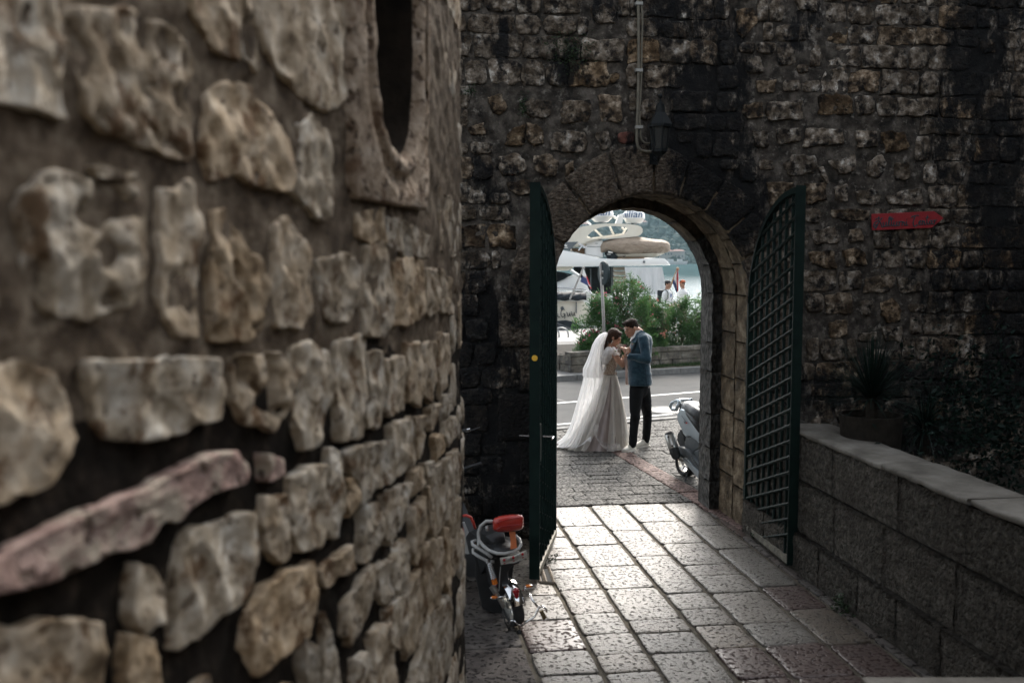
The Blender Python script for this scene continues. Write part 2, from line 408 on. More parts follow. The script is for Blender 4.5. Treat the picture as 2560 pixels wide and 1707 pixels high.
ST_Z = [
 [(400,510),(440,520),(445,620),(460,740),(440,860),(405,870),(385,800),(400,650)],
 [(490,520),(540,490),(600,480),(680,460),(690,560),(680,630),(600,680),(550,730),(535,640),(500,600)],
 [(470,640),(520,640),(535,720),(490,800)],
 [(690,400),(780,355),(790,430),(790,540),(740,590),(710,600),(690,500)],
 [(800,350),(840,350),(840,430),(830,510),(805,520)],
 [(860,310),(900,290),(895,370),(865,410)],
 [(880,440),(915,430),(925,480),(895,540)],
 [(925,250),(970,245),(975,290),(930,350)],
 [(930,370),(975,350),(980,420),(945,470),(928,430)],
 [(780,600),(825,575),(830,650),(785,700)],
 [(835,560),(870,550),(870,600),(840,625)],
 [(880,600),(930,560),(990,510),(1000,600),(990,680),(940,780),(900,850),(880,870),(875,700)],
 [(570,760),(620,750),(640,830),(620,930),(560,1000),(540,990),(560,870)],
 [(660,710),(700,690),(708,800),(700,880),(680,915),(655,900)],
 [(715,680),(765,650),(765,780),(720,850),(708,780)],
 [(790,780),(830,730),(838,850),(800,1000),(780,950)],
 [(845,680),(865,670),(880,780),(880,880),(860,860)],
 [(230,640),(330,580),(380,600),(375,800),(360,910),(270,930),(235,850)],
 [(110,740),(190,720),(205,860),(210,960),(170,1010),(110,950),(95,850)],
 [(350,1050),(420,1000),(500,940),(505,1040),(430,1080),(370,1120)],
 [(480,1210),(520,1130),(590,1040),(585,1180),(540,1300),(490,1375),(460,1330)],
 [(620,1050),(650,1010),(680,1010),(685,1150),(650,1185),(618,1160)],
 [(690,1000),(740,920),(760,990),(755,1060),(705,1150),(688,1100)],
 [(830,960),(880,910),(910,920),(915,1050),(890,1190),(840,1260),(828,1120)],
 [(770,1110),(820,1060),(825,1200),(800,1370),(750,1430),(735,1300)],
 [(660,1240),(710,1180),(740,1200),(735,1350),(700,1400),(660,1350)],
 [(600,1350),(660,1290),(680,1400),(690,1568),(600,1568)],
 [(120,1140),(200,1090),(310,1040),(320,1150),(300,1250),(290,1340),(200,1400),(90,1490),(40,1400),(60,1250)],
 [(280,1380),(320,1400),(345,1568),(300,1640),(280,1500)],
 [(370,1270),(400,1390),(425,1500),(430,1640),(365,1640),(370,1400)],
 [(520,1470),(570,1440),(590,1520),(580,1640),(500,1640)],
 [(920,870),(940,880),(950,1050),(940,1150),(925,1100)],
 [(950,780),(990,730),(990,900),(985,1010),(960,1060),(945,900)],
 [(850,1290),(940,1180),(945,1330),(930,1500),(860,1640),(760,1640),(830,1400)],
]
tw = thing('stone_tower', 'round tower of rough pale limestone rubble with a carved oval window, nearest wall', 'tower', (-2.2, 3, 0))
# window surround in (u,v): the oval
wb = t_uv(*[c*D1 for c in (930, 412)]); wl = t_uv(*[c*D1 for c in (852, 60)]); wr_ = t_uv(*[c*D1 for c in (953, 60)])
W_OPEN_D = [(851,0),(853,100),(862,200),(880,290),(905,352),(935,335),(952,270),(956,180),(951,60),(944,0)]
W_RIM_D = [(826,0),(830,100),(845,215),(866,330),(900,415),(938,472),(962,400),(972,300),(976,190),(972,60),(966,0)]
op = conv_D(W_OPEN_D); rim = conv_D(W_RIM_D)
ou0, ou1 = min(a for a,_ in op), max(a for a,_ in op); ov0 = min(b for _,b in op)
OC = ((ou0+ou1)/2, ov0 + (ou1-ou0)*.95); OA = ((ou1-ou0)/2, (ou1-ou0)*.95)
ru0, ru1 = min(a for a,_ in rim), max(a for a,_ in rim); rv0 = min(b for _,b in rim)
RA = (max(OC[0]-ru0, ru1-OC[0]), OC[1]-rv0)
RA = (min(RA[0], OA[0]+.13), min(RA[1], OA[1]+.2))
print('window', OC, OA, RA)
sl = t_uv(800*D1, 445*D1); sr = t_uv(972*D1, 492*D1)
SU0, SU1, SV0 = sl[0], sr[0], (sl[1]+sr[1])/2; SV1 = 2*OC[1]-SV0
print('slab', SU0, SU1, SV0, SV1, 'tend', t_end)
slab = [(SU0, SV0), (SU1, SV0), (SU1, SV1), (SU0, SV1)]
def deep(v): return .008 + .014*(lambda t: t*t*(3-2*t))(min(1, max(0, (2.62-v)/.38)))
def tsurf_m(u, v, n=0):   # mortar bed
    p = tower(u, v, 0); return tower(u, v, -deep(v) + fz(p, 12, 5)*.030 + fz(p, 2.2, 2)*.010)
us = []; u = 1.0
while u < t_end+1.6: us.append(u); u += .022
vs = []; v = -.1
while v < 4.6: vs.append(v); v += .026
V = []; F = []; nu = len(us)
for v in vs:
    for u in us:
        e = ((u-OC[0])/(RA[0]*.9))**2+((v-OC[1])/(RA[1]*.9))**2
        V.append(tsurf_m(u, v))
for j in range(len(vs)-1):
    for i in range(nu-1):
        u, v = us[i]+.011, vs[j]+.013
        if ((u-OC[0])/(RA[0]*.93))**2+((v-OC[1])/(RA[1]*.95))**2 < 1: continue
        F.append((j*nu+i, j*nu+i+1, (j+1)*nu+i+1, (j+1)*nu+i))
M_tmortar_shade = mat('shade_dark_mortar', [(.3,(.006,.005,.004)), (.55,(.018,.014,.011)), (.75,(.06,.046,.034))], scale=16, detail=10, spec=.08, rough=.95, bump=.8, bscale=60, bdist=.008)
me_ = mesh('mortar', V, F, [M_tmortar, M_tmortar_shade], True)
for f_ in me_.polygons:      # below this height the shade of deep joints is painted as near-black mortar
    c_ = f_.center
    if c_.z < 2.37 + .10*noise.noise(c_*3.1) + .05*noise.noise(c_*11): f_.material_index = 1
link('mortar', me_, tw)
V = []; F = []; us2 = [0, 1.0] + [1+.15*k for k in range(1, 60) if 1+.15*k < TU[-1]]; vs2 = [4.57, 6, 9.5]
for v in vs2:
    for u in us2: V.append(tower(u, v, -.06))
for j in range(2):
    for i in range(len(us2)-1): k = len(us2); F.append((j*k+i, j*k+i+1, (j+1)*k+i+1, (j+1)*k+i))
k0 = len(V)
for v in (-.1, 4.6): V.append(tower(0, v, -.03)); V.append(tower(1.02, v, -.03))
F.append((k0, k0+1, k0+3, k0+2))
link('upper_wall', mesh('upper_wall', V, F, M_tmortar), tw)
grow_ = lambda pg, k=1.07: [((a-sum(x for x,_ in pg)/len(pg))*k+sum(x for x,_ in pg)/len(pg), (b-sum(y for _,y in pg)/len(pg))*k+sum(y for _,y in pg)/len(pg)) for a,b in pg]
taken = [grow_(conv_D(p)) for p in ST_D] + [conv_D(p) for p in ST_P] + [grow_(conv_Z4(p), 1.16) for p in ST_Z] + [slab]
first = True
def near_detail(pg):
    cu = sum(a for a,_ in pg)/len(pg); w = max(a for a,_ in pg)-min(a for a,_ in pg); h = max(b for _,b in pg)-min(b for _,b in pg)
    return max(w, h)
for i, pg in enumerate(taken[:-1]):
    big = near_detail(pg); pink = len(ST_D) <= i < len(ST_D)+len(ST_P)
    pit = .03 if i in (7, 1, 9, 20) else (.006 if i < 30 else .004)
    o = stone('stone', pg, tower, M_tpink if pink else M_tstone, tw, n=72 if big > .14 else 44, rings=13 if big > .14 else 8, bulge=.004 if not pink else .014, back=.09,
          rough=.009 if big > .12 else .007, freq=15, pits=pit*.8, edge=.007, ramp=.97, chk=0)
    if pink and i == len(ST_D): o['label'] = 'long slanting pink marble stone'
fl = fill_rows(2.3, t_end+.75, .0, 4.3, (.16, .27), (.16, .44), taken, random.Random(3), gap=.014)
def _ar(p): return (max(a for a,_ in p)-min(a for a,_ in p))*(max(b for _,b in p)-min(b for _,b in p))
fl = [p for p in fl if _ar(p) > (.018 if p[0][1] < 2.45 and p[0][0] < t_end-.3 else .0055)]
def _rank(p):   # stones showing largest first: near the camera and big
    c = tower(p[0][0], p[0][1]); return -_ar(p)/((c-ORG).length**2)
fl.sort(key=_rank)
print('tower fill', len(fl))
def joined(name, polys, surf, m, parent, n=12, bl0=-.03, bl1=.0, amp=.02):
    V = []; F = []
    for pg in polys:
        q = resample(chaikin(pg, 1), n); cx = sum(a for a,_ in q)/n; cy = sum(b for _,b in q)/n; k = len(V); bl = rnd.uniform(bl0, bl1)
        for s_, h in ((1, -.07), (1, bl-.012), (.86, bl)):
            for a, b in q: V.append(surf(cx+(a-cx)*s_, cy+(b-cy)*s_, h+(fz(Vector((a, 1, b)), 15, 3)*amp if h > -.06 else 0)))
        V.append(surf(cx, cy, bl))
        for j in range(2):
            for i in range(n): F.append((k+j*n+i, k+j*n+(i+1)%n, k+(j+1)*n+(i+1)%n, k+(j+1)*n+i))
        for i in range(n): F.append((k+2*n+i, k+2*n+(i+1)%n, k+3*n))
    return kind(link(name, mesh(name, V, F, m, True), parent), 'stuff')
NK = 292-len(taken)
for pg in fl[:NK]:
    o = stone('stone', pg, tower, M_tstone, tw, n=32, rings=7, bulge=rnd.uniform(-.012, .002), back=.09, rough=.007, freq=16, pits=.006, edge=.007, ramp=.97, chk=0)
joined('small_stones', fl[NK:], tower, M_tstone, tw)
# carved surround: slab with raised oval moulding and a deep reveal
N = 96
def ell(a, b, n): return [tower(OC[0]+a*math.copysign(abs(math.sin(2*math.pi*k/N))**.8, math.sin(2*math.pi*k/N)), OC[1]-b*math.copysign(abs(math.cos(2*math.pi*k/N))**.8, math.cos(2*math.pi*k/N)), n) for k in range(N)]
def rect_ring(n, grow=0):
    out = []
    for k in range(N):
        x, y = math.sin(2*math.pi*k/N), -math.cos(2*math.pi*k/N)
        hx0, hx1 = OC[0]-SU0+grow, SU1-OC[0]+grow; hy = OC[1]-SV0+grow
        hx = hx1 if x > 0 else hx0
        t = min(hx/max(1e-6, abs(x)), hy/max(1e-6, abs(y))); u, v = OC[0]+x*t, OC[1]+y*t
        p = tower(u, v, 0); out.append(tower(u, v, n+fz(p, 12, 4)*.016))
    return out
wear = lambda ring, a: [p+Vector((fz(p, 9, 3), fz(p+Vector((5,5,5)), 9, 3), fz(p, 14, 3)))*a for p in ring]
mb = MB(); g = lambda t: (OA[0]+(RA[0]-OA[0])*t, OA[1]+(RA[1]-OA[1])*t)
rings = [rect_ring(-.08), rect_ring(.015), rect_ring(.022, -.01)]
for t_, n_ in ((1.0,.016),(.9,.022),(.8,.020),(.7,.010),(.6,.002),(.5,.000),(.42,.010),(.36,.022),(.24,.026),(.12,.02),(.04,.008),(0,-.012)):
    rings.append(wear(ell(*g(t_), n_), .016))
mb.loft(rings, cap=(False, False)); mb.build('window_surround', M_carved, tw, smooth=True, fixn=False)
M_reveal = mat('shade_dark_reveal', [(.3,(.007,.0055,.004)), (.7,(.03,.022,.016))], scale=8, detail=8, spec=.12, rough=.95, bump=.5, bscale=50)  # shade inside the window painted as near-black stone
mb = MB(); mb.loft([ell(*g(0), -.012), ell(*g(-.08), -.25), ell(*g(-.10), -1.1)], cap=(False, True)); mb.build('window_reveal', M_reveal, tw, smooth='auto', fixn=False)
# ================================================================== the gate wall
WYF = 9.13                      # front face
def blobmask(m, blobs, base_link_socket, col2, noise_scale=3.0, amp=.35, thr=(.22,.68)):
    """soot stains and other darker areas on the wall: blobs (x,z,rx,rz,strength) in metres on the wall"""
    nt = m.node_tree; L = nt.links.new; b = nt.nodes['Principled BSDF']
    geo = _n('ShaderNodeNewGeometry', nt)
    nz = _n('ShaderNodeTexNoise', nt); nz.inputs['Scale'].default_value = noise_scale; nz.inputs['Detail'].default_value = 9; nz.inputs['Roughness'].default_value = .78
    mpv = _n('ShaderNodeMapping', nt); mpv.inputs['Scale'].default_value = (1, 1, .45); L(geo.outputs['Position'], mpv.inputs[0]); L(mpv.outputs[0], nz.inputs['Vector'])
    acc = None
    for (x, z, rx, rz, st) in blobs:
        s = _n('ShaderNodeVectorMath', nt, operation='SUBTRACT'); L(geo.outputs['Position'], s.inputs[0]); s.inputs[1].default_value = (x, WYF, z)
        d = _n('ShaderNodeVectorMath', nt, operation='MULTIPLY'); L(s.outputs[0], d.inputs[0]); d.inputs[1].default_value = (1/rx, 0, 1/rz)
        l = _n('ShaderNodeVectorMath', nt, operation='LENGTH'); L(d.outputs[0], l.inputs[0])
        r = _n('ShaderNodeMapRange', nt, interpolation_type='SMOOTHSTEP'); r.inputs[1].default_value = 1.35; r.inputs[2].default_value = .35; r.inputs[4].default_value = st
        L(l.outputs['Value'], r.inputs[0])
        if acc is None: acc = r.outputs[0]
        else:
            mx = _n('ShaderNodeMath', nt, operation='MAXIMUM'); L(acc, mx.inputs[0]); L(r.outputs[0], mx.inputs[1]); acc = mx.outputs[0]
    nn = _n('ShaderNodeMapRange', nt); nn.inputs[1].default_value = .3; nn.inputs[2].default_value = .7; nn.inputs[3].default_value = -amp; nn.inputs[4].default_value = amp; L(nz.outputs['Fac'], nn.inputs[0])
    ad = _n('ShaderNodeMath', nt, operation='ADD'); L(acc, ad.inputs[0]); L(nn.outputs[0], ad.inputs[1])
    st = _n('ShaderNodeMapRange', nt, interpolation_type='SMOOTHSTEP'); st.inputs[1].default_value = thr[0]; st.inputs[2].default_value = thr[1]; L(ad.outputs[0], st.inputs[0])
    old = b.inputs['Base Color'].links[0].from_socket
    mx = _n('ShaderNodeMix', nt, data_type='RGBA'); stm = _n('ShaderNodeMath', nt, operation='MULTIPLY'); stm.inputs[1].default_value = .93; L(st.outputs[0], stm.inputs[0]); L(stm.outputs[0], mx.inputs[0]); L(old, mx.inputs[6]); mx.inputs[7].default_value = (*col2, 1); L(mx.outputs[2], b.inputs['Base Color'])
def wD(x, y): p = WY(x*D1, y*D1, WYF); return p.x, p.z
SOOT_DARK = []
for (x, y, rx, ry, s) in ((1620,300,110,210,1.0),(1640,560,90,180,1.0),(1700,470,70,140,.9),(1560,30,130,90,.62),(1680,150,60,130,.75),(2240,120,90,190,.95),(2290,420,80,260,.95),(2200,640,120,110,.6),
                          (2330,760,110,260,.95),(2100,900,200,120,.72),(1100,900,70,330,.9),(1160,1050,120,250,.9),(1156,110,16,80,.9),(1300,160,50,50,.8),(1120,420,70,60,.6),(1180,720,60,50,.55),(2320,20,130,60,.8),(2330,500,60,400,.62),(2180,300,70,200,.5),(1900,900,170,60,.62),(2150,1000,220,60,.9),(1850,60,60,60,.5),(1400,20,60,40,.4),(1230,640,60,60,.5),(1450,330,60,50,.35)):
    p = wD(x, y); SOOT_DARK.append((p[0], p[1], rx*D1/FP*9.6, ry*D1/FP*9.4, s))  # soot round the arch; left, right and lower blobs just darken the wall
M_gstone = mat('gate_limestone', [(.3,(.03,.023,.017)), (.45,(.085,.066,.048)), (.58,(.25,.212,.172)), (.68,(.55,.52,.47))], scale=10, detail=10, spec=.12, rough=.9, bump=.8, bscale=55, bdist=.012, rand=.35,
               hue_rand=((.95,.78,.58), .45), second=((.016,.014,.013), 9, .48, .60), bump2=(26, .3, .55, 1.0))
M_gvous = mat('arch_limestone', [(.3,(.035,.027,.02)), (.5,(.10,.078,.06)), (.68,(.23,.19,.15))], scale=24, detail=8, spec=.12, rough=.9, bump=1.0, bscale=50, bdist=.012, rand=.2, stretch=(1,1,1.5), bump2=(34,.35,.55,1.5), second=((.06,.048,.036), 3, .5, .68))
M_gmortar = mat('gate_mortar', [(.3,(.012,.011,.010)), (.48,(.045,.039,.033)), (.66,(.12,.105,.09))], scale=9, detail=12, spec=.12, rough=.95, bump=1.0, bscale=45, bdist=.012, second=((.22,.20,.175), 14, .56, .68))
M_gbrick = mat('red_brick', [(.3,(.09,.035,.027)), (.7,(.20,.09,.07))], scale=14, spec=.12, rough=.9, bump=.7, bscale=60)
M_jamb = mat('jamb_limestone', [(.3,(.04,.03,.02)), (.5,(.13,.098,.064)), (.7,(.27,.22,.155))], scale=7, detail=9, spec=.12, rough=.88, bump=.9, bscale=60, bdist=.010, rand=.2, bump2=(30,.35,.55,1.2), second=((.06,.05,.04), 2.6, .52, .66))
M_jgrey = mat('jamb_grey_granite', [(.3,(.03,.029,.028)), (.5,(.075,.072,.067)), (.7,(.15,.143,.133))], scale=30, detail=6, spec=.12, rough=.85, bump=1.0, bscale=55, bdist=.012, rand=.15, stretch=(1,1,.5), bump2=(30,.35,.55,1.4))
for m_ in (M_gstone, M_gmortar, M_gbrick): blobmask(m_, SOOT_DARK, None, (.007,.0075,.0085), 7.0, .80)
blobmask(M_gvous, SOOT_DARK, None, (.007,.0075,.0085), 7.0, .7)

gw = thing('gate_wall', 'dark soot-stained rubble wall pierced by the arched gateway', 'wall', (2.6, WYF, 0))
AX0, AX1 = 1.62, 3.55; AC = (AX0+AX1)/2; AR = (AX1-AX0)/2; AS = 3.25-AR      # springing height
YB = WYF+1.18
WX0, WX1, WZ1 = -4.2, 9.0, 8.0
def in_arch(x, z, grow=0):
    return (AX0-grow < x < AX1+grow and z < AS) or ((x-AC)**2+(z-AS)**2 < (AR+grow)**2 and z >= AS)
def gsurf(u, v, n=0): return Vector((u, WYF-n, v))
# mortar bed as relief grid in the visible part
V = []; F = []; step = .035; ZT = 5.6
nx = int((WX1-(-1.2))/step)+1; nz_ = int(ZT/step)+1
for j in range(nz_):
    for i in range(nx):
        x, z = -1.2+i*step, -.05+j*step
        # pull vertices near the arch onto its line
        if z >= AS:
            d = math.hypot(x-AC, z-AS)
            if abs(d-(AR+.03)) < step*.75: x = AC+(x-AC)/d*(AR+.03); z = AS+(z-AS)/d*(AR+.03)
        p = Vector((x, WYF, z)); V.append(Vector((x, WYF+.012-fz(p, 5, 4)*.030-fz(p, 1.3, 2)*.03, z)))
for j in range(nz_-1):
    for i in range(nx-1):
        x, z = -1.2+(i+.5)*step, -.05+(j+.5)*step
        if in_arch(x, z, .045): continue
        F.append((j*nx+i, j*nx+i+1, (j+1)*nx+i+1, (j+1)*nx+i))
link('mortar', mesh('mortar', V, F, M_gmortar, True), gw)
mb = MB(); 
mb.box((WX0, WYF+.06, -.1), (-1.18, YB, WZ1)); mb.box((-1.18, WYF+.12, -.1), (AX0-.36, YB, WZ1)); mb.box((AX1+.36, WYF+.12, -.1), (WX1, YB, WZ1))
mb.box((AX0-.36, WYF+.12, AS+AR+.36), (AX1+.36, YB, WZ1)); mb.box((-1.18, WYF+.02, ZT-.06), (WX1, WYF+.12, WZ1))
mb.box((AX0-.36, WYF+.12, AS+AR*.72), (AX0+.25, YB, AS+AR+.36)); mb.box((AX1-.22, WYF+.12, AS+AR*.80), (AX1+.36, YB, AS+AR+.36))
mb.build('wall_core', M_gmortar, gw)
Z5 = lambda pts: [wp for wp in ((lambda p: (p.x, p.z))(WY(1140+x*.3189, y*.3189, WYF)) for x, y in pts)]
Z6 = lambda pts: [wp for wp in ((lambda p: (p.x, p.z))(WY(1840+x*.5446, y*.5446, WYF)) for x, y in pts)]
ZD = lambda pts: [wp for wp in ((lambda p: (p.x, p.z))(WY(x*D1, y*D1, WYF)) for x, y in pts)]
G5 = [
 [(540,810),(600,780),(760,795),(745,900),(700,930),(590,910),(530,890)],
 [(835,800),(900,790),(1050,790),(1060,900),(1050,960),(900,970),(815,960),(830,880)],
 [(1110,750),(1290,745),(1310,880),(1290,960),(1140,960),(1120,850)],
 [(1060,50),(1200,30),(1250,80),(1240,180),(1120,190),(1070,110)],
 [(1450,790),(1560,780),(1570,900),(1500,950),(1440,920)],
 [(400,1050),(450,1000),(540,980),(545,1100),(520,1150),(380,1140)],
 [(560,970),(620,960),(685,1030),(685,1120),(610,1145),(560,1100)],
 [(760,1050),(900,1020),(1010,1040),(1050,1130),(1010,1190),(900,1200),(750,1180),(740,1100)],
 [(1100,1040),(1200,1040),(1215,1100),(1210,1170),(1130,1185),(1105,1120)],
 [(330,1230),(500,1205),(550,1250),(545,1330),(500,1375),(350,1380),(325,1310)],
 [(610,1220),(740,1215),(810,1260),(800,1340),(780,1390),(680,1370),(620,1330)],
 [(240,760),(360,730),(400,850),(350,890),(290,900)],
 [(80,1000),(220,960),(230,1050),(110,1060)],
 [(990,600),(1070,590),(1080,640),(1000,650)], [(1205,590),(1280,580),(1290,620),(1220,655)],
 [(400,1430),(560,1410),(630,1450),(600,1510),(470,1520),(410,1490)],
 [(850,1290),(920,1260),(930,1370),(860,1380)],
]
G6 = [
 [(70,600),(140,600),(150,670),(90,680)], [(185,590),(290,590),(295,650),(200,660)], [(320,590),(480,590),(495,660),(420,665),(310,680)],
 [(550,600),(645,600),(655,670),(560,680)], [(670,610),(780,600),(790,690),(690,700)], [(215,760),(260,715),(360,715),(370,790),(250,805)],
 [(430,740),(540,710),(550,780),(470,805)], [(605,740),(680,705),(690,780),(660,815),(605,810)], [(730,750),(790,740),(800,820),(730,825)],
 [(140,840),(270,835),(240,900),(160,960)], [(315,840),(410,840),(415,920),(330,930)], [(450,860),(510,845),(510,920),(455,925)],
 [(550,880),(620,870),(670,900),(660,940),(570,935)], [(690,900),(850,860),(860,940),(700,940)], [(440,965),(520,960),(620,965),(610,1010),(530,1015),(440,1000)],
 [(345,1060),(450,1040),(480,1080),(480,1110),(370,1120)], [(520,1050),(580,1045),(585,1110),(520,1110)], [(330,1160),(450,1145),(460,1230),(420,1235),(340,1210)],
 [(490,1150),(560,1135),(600,1170),(600,1215),(510,1220)], [(600,1280),(700,1250),(730,1280),(700,1340),(590,1340)], [(740,1270),(830,1280),(850,1330),(760,1350)],
 [(570,1380),(630,1370),(620,1450),(575,1450)], [(665,1390),(720,1365),(765,1420),(750,1480),(700,1480),(665,1450)], [(430,1480),(510,1465),(515,1540),(430,1550)],
 [(560,1530),(650,1520),(650,1560),(560,1565)], [(670,1500),(760,1500),(760,1565),(690,1565)], [(30,480),(120,470),(130,540),(45,550)], [(140,470),(300,460),(310,550),(150,555)],
 [(90,370),(180,370),(180,430),(100,430)], [(35,270),(115,260),(120,330),(45,330)], [(5,50),(80,40),(95,110),(30,180),(5,150)], [(270,0),(375,0),(370,60),(290,40)],
 [(380,770),(400,765),(425,840),(410,845)], [(285,300),(330,295),(330,335),(290,335)], [(1120,190),(1180,180),(1190,240),(1130,250)],
]
GB = [[(1265,1040),(1390,1030),(1400,1110),(1330,1130),(1270,1110)]]
known = [Z5(p) for p in G5] + [Z6(p) for p in G6]
kb = [Z5(p) for p in GB]
# voussoirs round the arch: uneven wedge stones, real blocks running through the wall front
VE = [-2, 22, 40, 58, 75, 90, 108, 128, 150, 182]       # degrees, from the right springing
VO = [.30, .34, .36, .34, .42, .46, .44, .42, .40]
vouss_polys = []
for i in range(len(VE)-1):
    a0, a1 = R(VE[i]+.6), R(VE[i+1]-.6); ro = AR+VO[i]; ri = AR+.0
    pg = [(AC+ri*math.cos(a), AS+ri*math.sin(a)) for a in [a0+(a1-a0)*k/4 for k in range(5)]]
    jit = rnd.uniform(-.05, .05)
    out = [(AC+(ro+jit*(k-1))*math.cos(a), AS+(ro+jit*(k-1))*math.sin(a)) for k, a in enumerate([a1, (a0+a1)/2, a0])]
    vouss_polys.append(pg+out)
# jamb stones beside the opening, left and right, toothed into the wall
jl = []; z = 0.02; k = 0
hs_ = [.52,.40,.46,.42,.45]
for h in hs_:
    w = (.50, .30)[k % 2]; jl.append([(AX0-w, z+.01), (AX0-w*.5, z+.012), (AX0-.002, z+.01), (AX0-.002, z+h*.5), (AX0-.002, z+h-.01), (AX0-w*.5, z+h-.014), (AX0-w, z+h-.01), (AX0-w+.01, z+h*.5)]); z += h; k += 1
jr = []; z = 0.02
for h in hs_[::-1]:
    w = (.32, .46)[k % 2]; jr.append([(AX1+w, z+.01), (AX1+.002, z+.01), (AX1+.002, z+h-.01), (AX1+w, z+h-.01)]); z += h; k += 1
allk = known + kb + vouss_polys + jl + jr
def gstone(pg, m=M_gstone, **kw):
    return stone('stone', pg, gsurf, m, gw, **kw)
for pg in known: gstone(pg, n=26, rings=6, bulge=rnd.uniform(.010, .022), back=.06, rough=.011, freq=14, pits=.008, edge=.012, ramp=.92, chk=0)
o = gstone(kb[0], M_gbrick, n=24, rings=5, bulge=.016, back=.04, rough=.006, freq=18, edge=.004); o.name = 'brick'; o['label'] = 'single red brick'
xb = lambda x, z: in_arch(x, z, .02)
fl = fill_rows(-.9, 7.0, .02, 5.2, (.16, .25), (.20, .46), allk, random.Random(11), gap=.012, extra=xb)
fl = [p for p in fl if (max(a for a,_ in p)-min(a for a,_ in p))*(max(b for _,b in p)-min(b for _,b in p)) > .014]
print('gate fill', len(fl), 'known', len(known))
rr = random.Random(5)
def area(p): return (max(a for a,_ in p)-min(a for a,_ in p))*(max(b for _,b in p)-min(b for _,b in p))
fl = [p for p in fl if rr.random() > .03]; fl.sort(key=lambda p: -area(p)); keep = fl[:225]; rest = fl[225:]
for pg in keep: gstone(pg, n=20, rings=4, bulge=rr.uniform(-.006, .014), back=.05, rough=.011, freq=13, edge=.014, ramp=.92, chk=0)
# what is past the limit: the smallest stones joined
V = []; F = []
for pg in rest:
    q = resample(chaikin(pg, 1), 12); cx = sum(a for a,_ in q)/12; cy = sum(b for _,b in q)/12; k = len(V); bl = rr.uniform(0, .02)
    for s_, h in ((1, -.04), (1, bl*.5), (.8, bl)):
        for a, b in q: V.append(gsurf(cx+(a-cx)*s_, cy+(b-cy)*s_, h+(fz(Vector((a, 1, b)), 15, 3)*.02 if h > -.03 else 0)))
    V.append(gsurf(cx, cy, bl))
    for j in range(2):
        for i in range(12): F.append((k+j*12+i, k+j*12+(i+1)%12, k+(j+1)*12+(i+1)%12, k+(j+1)*12+i))
    for i in range(12): F.append((k+24+i, k+24+(i+1)%12, k+36))
kind(link('small_stones', mesh('small_stones', V, F, M_gstone, True), gw), 'stuff')
for i, pg in enumerate(vouss_polys):
    gstone(pg, M_gvous, n=36, rings=6, bulge=(.03 if 4 <= i <= 7 else .02)+rr.uniform(0, .012), back=.1, rough=.010, freq=16, edge=.004, ramp=.9, chk=0).name = 'voussoir'
for pg in jl: gstone(pg, M_gvous, n=36, rings=6, bulge=.022, back=.1, rough=.010, freq=14, edge=.004, ramp=.92, chk=0).name = 'quoin'
for pg in jr: gstone(pg, M_gvous, n=30, rings=5, bulge=.018, back=.1, rough=.010, freq=14, edge=.004, ramp=.92, chk=0).name = 'quoin'
# reveal of the gateway: blocks lining jambs and vault, in three bands of depth; the outermost band steps inwards
bands = [(WYF+.0, WYF+.40, 0.0), (WYF+.41, WYF+.80, .0), (WYF+.81, YB, .10)]
def block(name, corners_uvn, surf, m, n=(6,6), amp=.012, th=.12):
    """rough rectangular block given by surf(a,b,n) over [0,1]^2 with a small bevel"""
    V = []; F = []; na, nb = n
    sdd = rnd.random()*40
    for j in range(nb+1):
        for i in range(na+1):
            a, b = i/na, j/nb; ed = min(a, 1-a, b, 1-b); h = -.012 if ed < 1e-6 else 0
            p = surf(a, b, 0); h += (fz(p+Vector((sdd,0,0)), 11, 3)*amp*2)
            V.append(surf(a, b, h))
    W = na+1
    for j in range(nb):
        for i in range(na): F.append((j*W+i, j*W+i+1, (j+1)*W+i+1, (j+1)*W+i))
    k = len(V); ring = [i for i in range(W)] + [j*W+na for j in range(1, nb+1)] + [nb*W+i for i in range(na-1, -1, -1)] + [j*W for j in range(nb-1, 0, -1)]
    for idx in ring:
        a, b = (idx % W)/na, (idx//W)/nb; V.append(surf(a, b, -th))
    for q in range(len(ring)): F.append((ring[q], ring[(q+1) % len(ring)], k+(q+1) % len(ring), k+q))
    me = mesh(name, V, F, m, True)
    return link(name, me, gw)
def jamb_side(side):
    for bi, (y0, y1, inset) in enumerate(bands):
        z = 0.0; kk = bi
        while z < AS-.05:
            h = (.34, .42, .30, .38)[(kk) % 4]*rr.uniform(.9, 1.12); h = min(h, AS-z) if AS-z-h > .16 else AS-z
            X = (AX1-inset) if side > 0 else (AX0+inset)
            ya = y0+rr.uniform(-.02,.02)*(bi > 0); 
            def sf(a, b, n, X=X, ya=y0, yb=y1, z=z, h=h):
                return Vector((X-side*n, ya+.006+(yb-ya-.012)*a, z+.006+(h-.012)*b))
            block('quoin', None, sf, M_jgrey if bi == 2 else M_jamb, (6, 6), .011, .2)
            z += h; kk += 1
        # outward-facing end of the stepped-in band
jamb_side(1); jamb_side(-1)
for bi, (y0, y1, inset) in enumerate(bands):
    ang = 0; k = 0
    while ang < 179:
        da = (19, 16, 21, 17)[(k+bi) % 4]*rr.uniform(.92, 1.1); 
        if 180-ang-da < 9: da = 180-ang
        def sf(a, b, n, y0=y0, y1=y1, ang=ang, da=da, inset=inset):
            th_ = R(ang+.3+(da-.6)*b); rr_ = AR-inset-n; return Vector((AC+rr_*math.cos(th_), y0+.006+(y1-y0-.012)*a, AS+rr_*math.sin(th_)))
        block('voussoir', None, sf, M_jgrey if (bi == 2 and (ang < 20 or ang > 160)) else M_jamb, (6, 6), .010, .2)
        ang += da; k += 1
